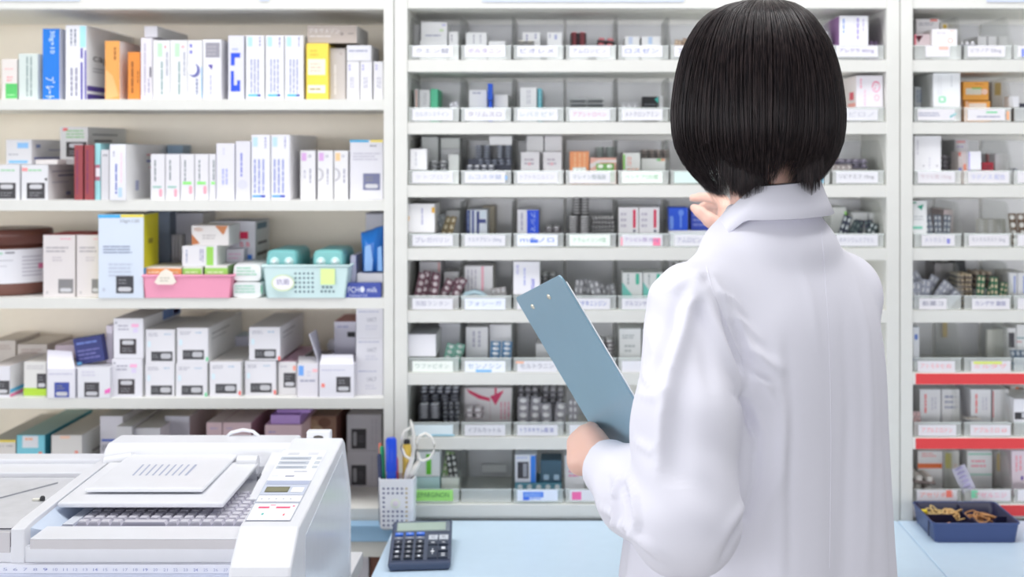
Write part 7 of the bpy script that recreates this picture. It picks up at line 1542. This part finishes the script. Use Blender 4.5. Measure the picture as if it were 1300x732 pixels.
# under-shell
sh = MB(); n = 64; rows = []
for z in [ZT - .004, ZT - .008, ZT - .016, ZT - .03, ZT - .05, ZT - .08, ZT - .12, ZT - .16, ZT - .19, Z(203, YH)]:
    row = []
    for j in range(n + 1):
        a = math.radians(48) + math.radians(264) * j / n
        R = float(Rz(z)) * .885 - .002
        if z < Z(200, YH): R *= .93
        row.append((AX[0] + (HR[0] * math.sin(a) + HF[0] * math.cos(a) * 1.08) * R, AX[1] + (HR[1] * math.sin(a) + HF[1] * math.cos(a) * 1.08) * R, z))
    rows.append(row)
sh.ring_loft(rows, HAIRM, closed=False, caps=False)
nv = len(V_); Vs = np.array(sh.v); 
me = bpy.data.meshes.new('hair'); allv = np.concatenate([V_, Vs]); allf = np.concatenate([F_, np.array([f for f in sh.f]) + nv])
me.vertices.add(len(allv)); me.vertices.foreach_set('co', allv.ravel()); me.loops.add(allf.size); me.loops.foreach_set('vertex_index', allf.ravel().astype(np.int32)); me.polygons.add(len(allf)); me.polygons.foreach_set('loop_start', np.arange(0, allf.size, 4, dtype=np.int32)); me.update(); me.materials.append(HAIRM)
me.polygons.foreach_set('use_smooth', [True] * len(me.polygons))
hair = bpy.data.objects.new('hair', me); COL.objects.link(hair); hair.parent = person; hair.matrix_parent_inverse = Matrix.Translation(person.location).inverted(); hair['label'] = 'black brown straight bob'
# ================================================================ clipboard
cb = empty('clipboard', P(700, 450, 1.85)); tag(cb, 'blue grey clipboard seen from the back, held upright in the left hand', 'clipboard')
Tn = P(710, 349, 1.765); Tf = P(654, 378, 1.965); W__ = Tf - Tn
L__ = (P(800, 500, 1.755) - Tn); L__ = L__ - W__ * (L__.dot(W__) / W__.length_squared); L__ = L__.normalized() * .315
nb = W__.cross(L__).normalized()
if nb.x < 0: nb = -nb
BLUE = mat((136, 168, 186), .35, key='board')
cs = []
for (u, v) in ((0, 0), (1, 0), (1, 1), (0, 1)):     # rounded corners
    for k in range(5):
        r = .008; 
        a = {(0, 0): 180, (1, 0): 270, (1, 1): 0, (0, 1): 90}[(u, v)] + 90 * k / 4
        w_ = W__.length; l_ = L__.length
        cu, cv = (r if u == 0 else w_ - r), (r if v == 0 else l_ - r)
        cs.append(Tn + W__.normalized() * (cu + r * math.cos(math.radians(a))) + L__.normalized() * (cv + r * math.sin(math.radians(a))))
mb = MB(); n = len(cs); mb.add(cs + [q + nb * .0028 for q in cs], [tuple(range(n)), tuple(range(2 * n - 1, n - 1, -1))] + [(i, (i + 1) % n, n + (i + 1) % n, n + i) for i in range(n)], BLUE); brd = mb.build('board', cb)
for a, b in ((676.5, 389), (697, 376.5)):
    d = Vector(((a - VX) / F, 1, -(b - VY) / F)); o_ = Vector((0, 0, EYE)); h_ = o_ + d * ((Tn - o_).dot(nb) / d.dot(nb))
    m = MB(); m.dome(h_ - nb * .0002, .0062, .0042, .0018, mat((226, 222, 206), .25, metal=.5), 14, -nb, -L__.normalized()); m.build('rivet', brd)
# metal clip and white paper on the far (front) side
Wn, Ln = W__.normalized(), L__.normalized()
def bx3(u0, u1, v0, v1, d0, d1, m, name):
    c = [Tn + Wn * a + Ln * b for a, b in ((u0, v0), (u1, v0), (u1, v1), (u0, v1))]
    MB().add([q + nb * d0 for q in c] + [q + nb * d1 for q in c], [(0, 1, 2, 3), (7, 6, 5, 4), (0, 4, 5, 1), (1, 5, 6, 2), (2, 6, 7, 3), (3, 7, 4, 0)], m).build(name, brd, bevel=.0004)
bx3(-.0012, .205, .012, .295, .003, .0045, mat((238, 240, 244), .6), 'paper')
bx3(.055, .165, .004, .03, .0046, .010, mat((190, 192, 196), .25, metal=.8), 'clip')
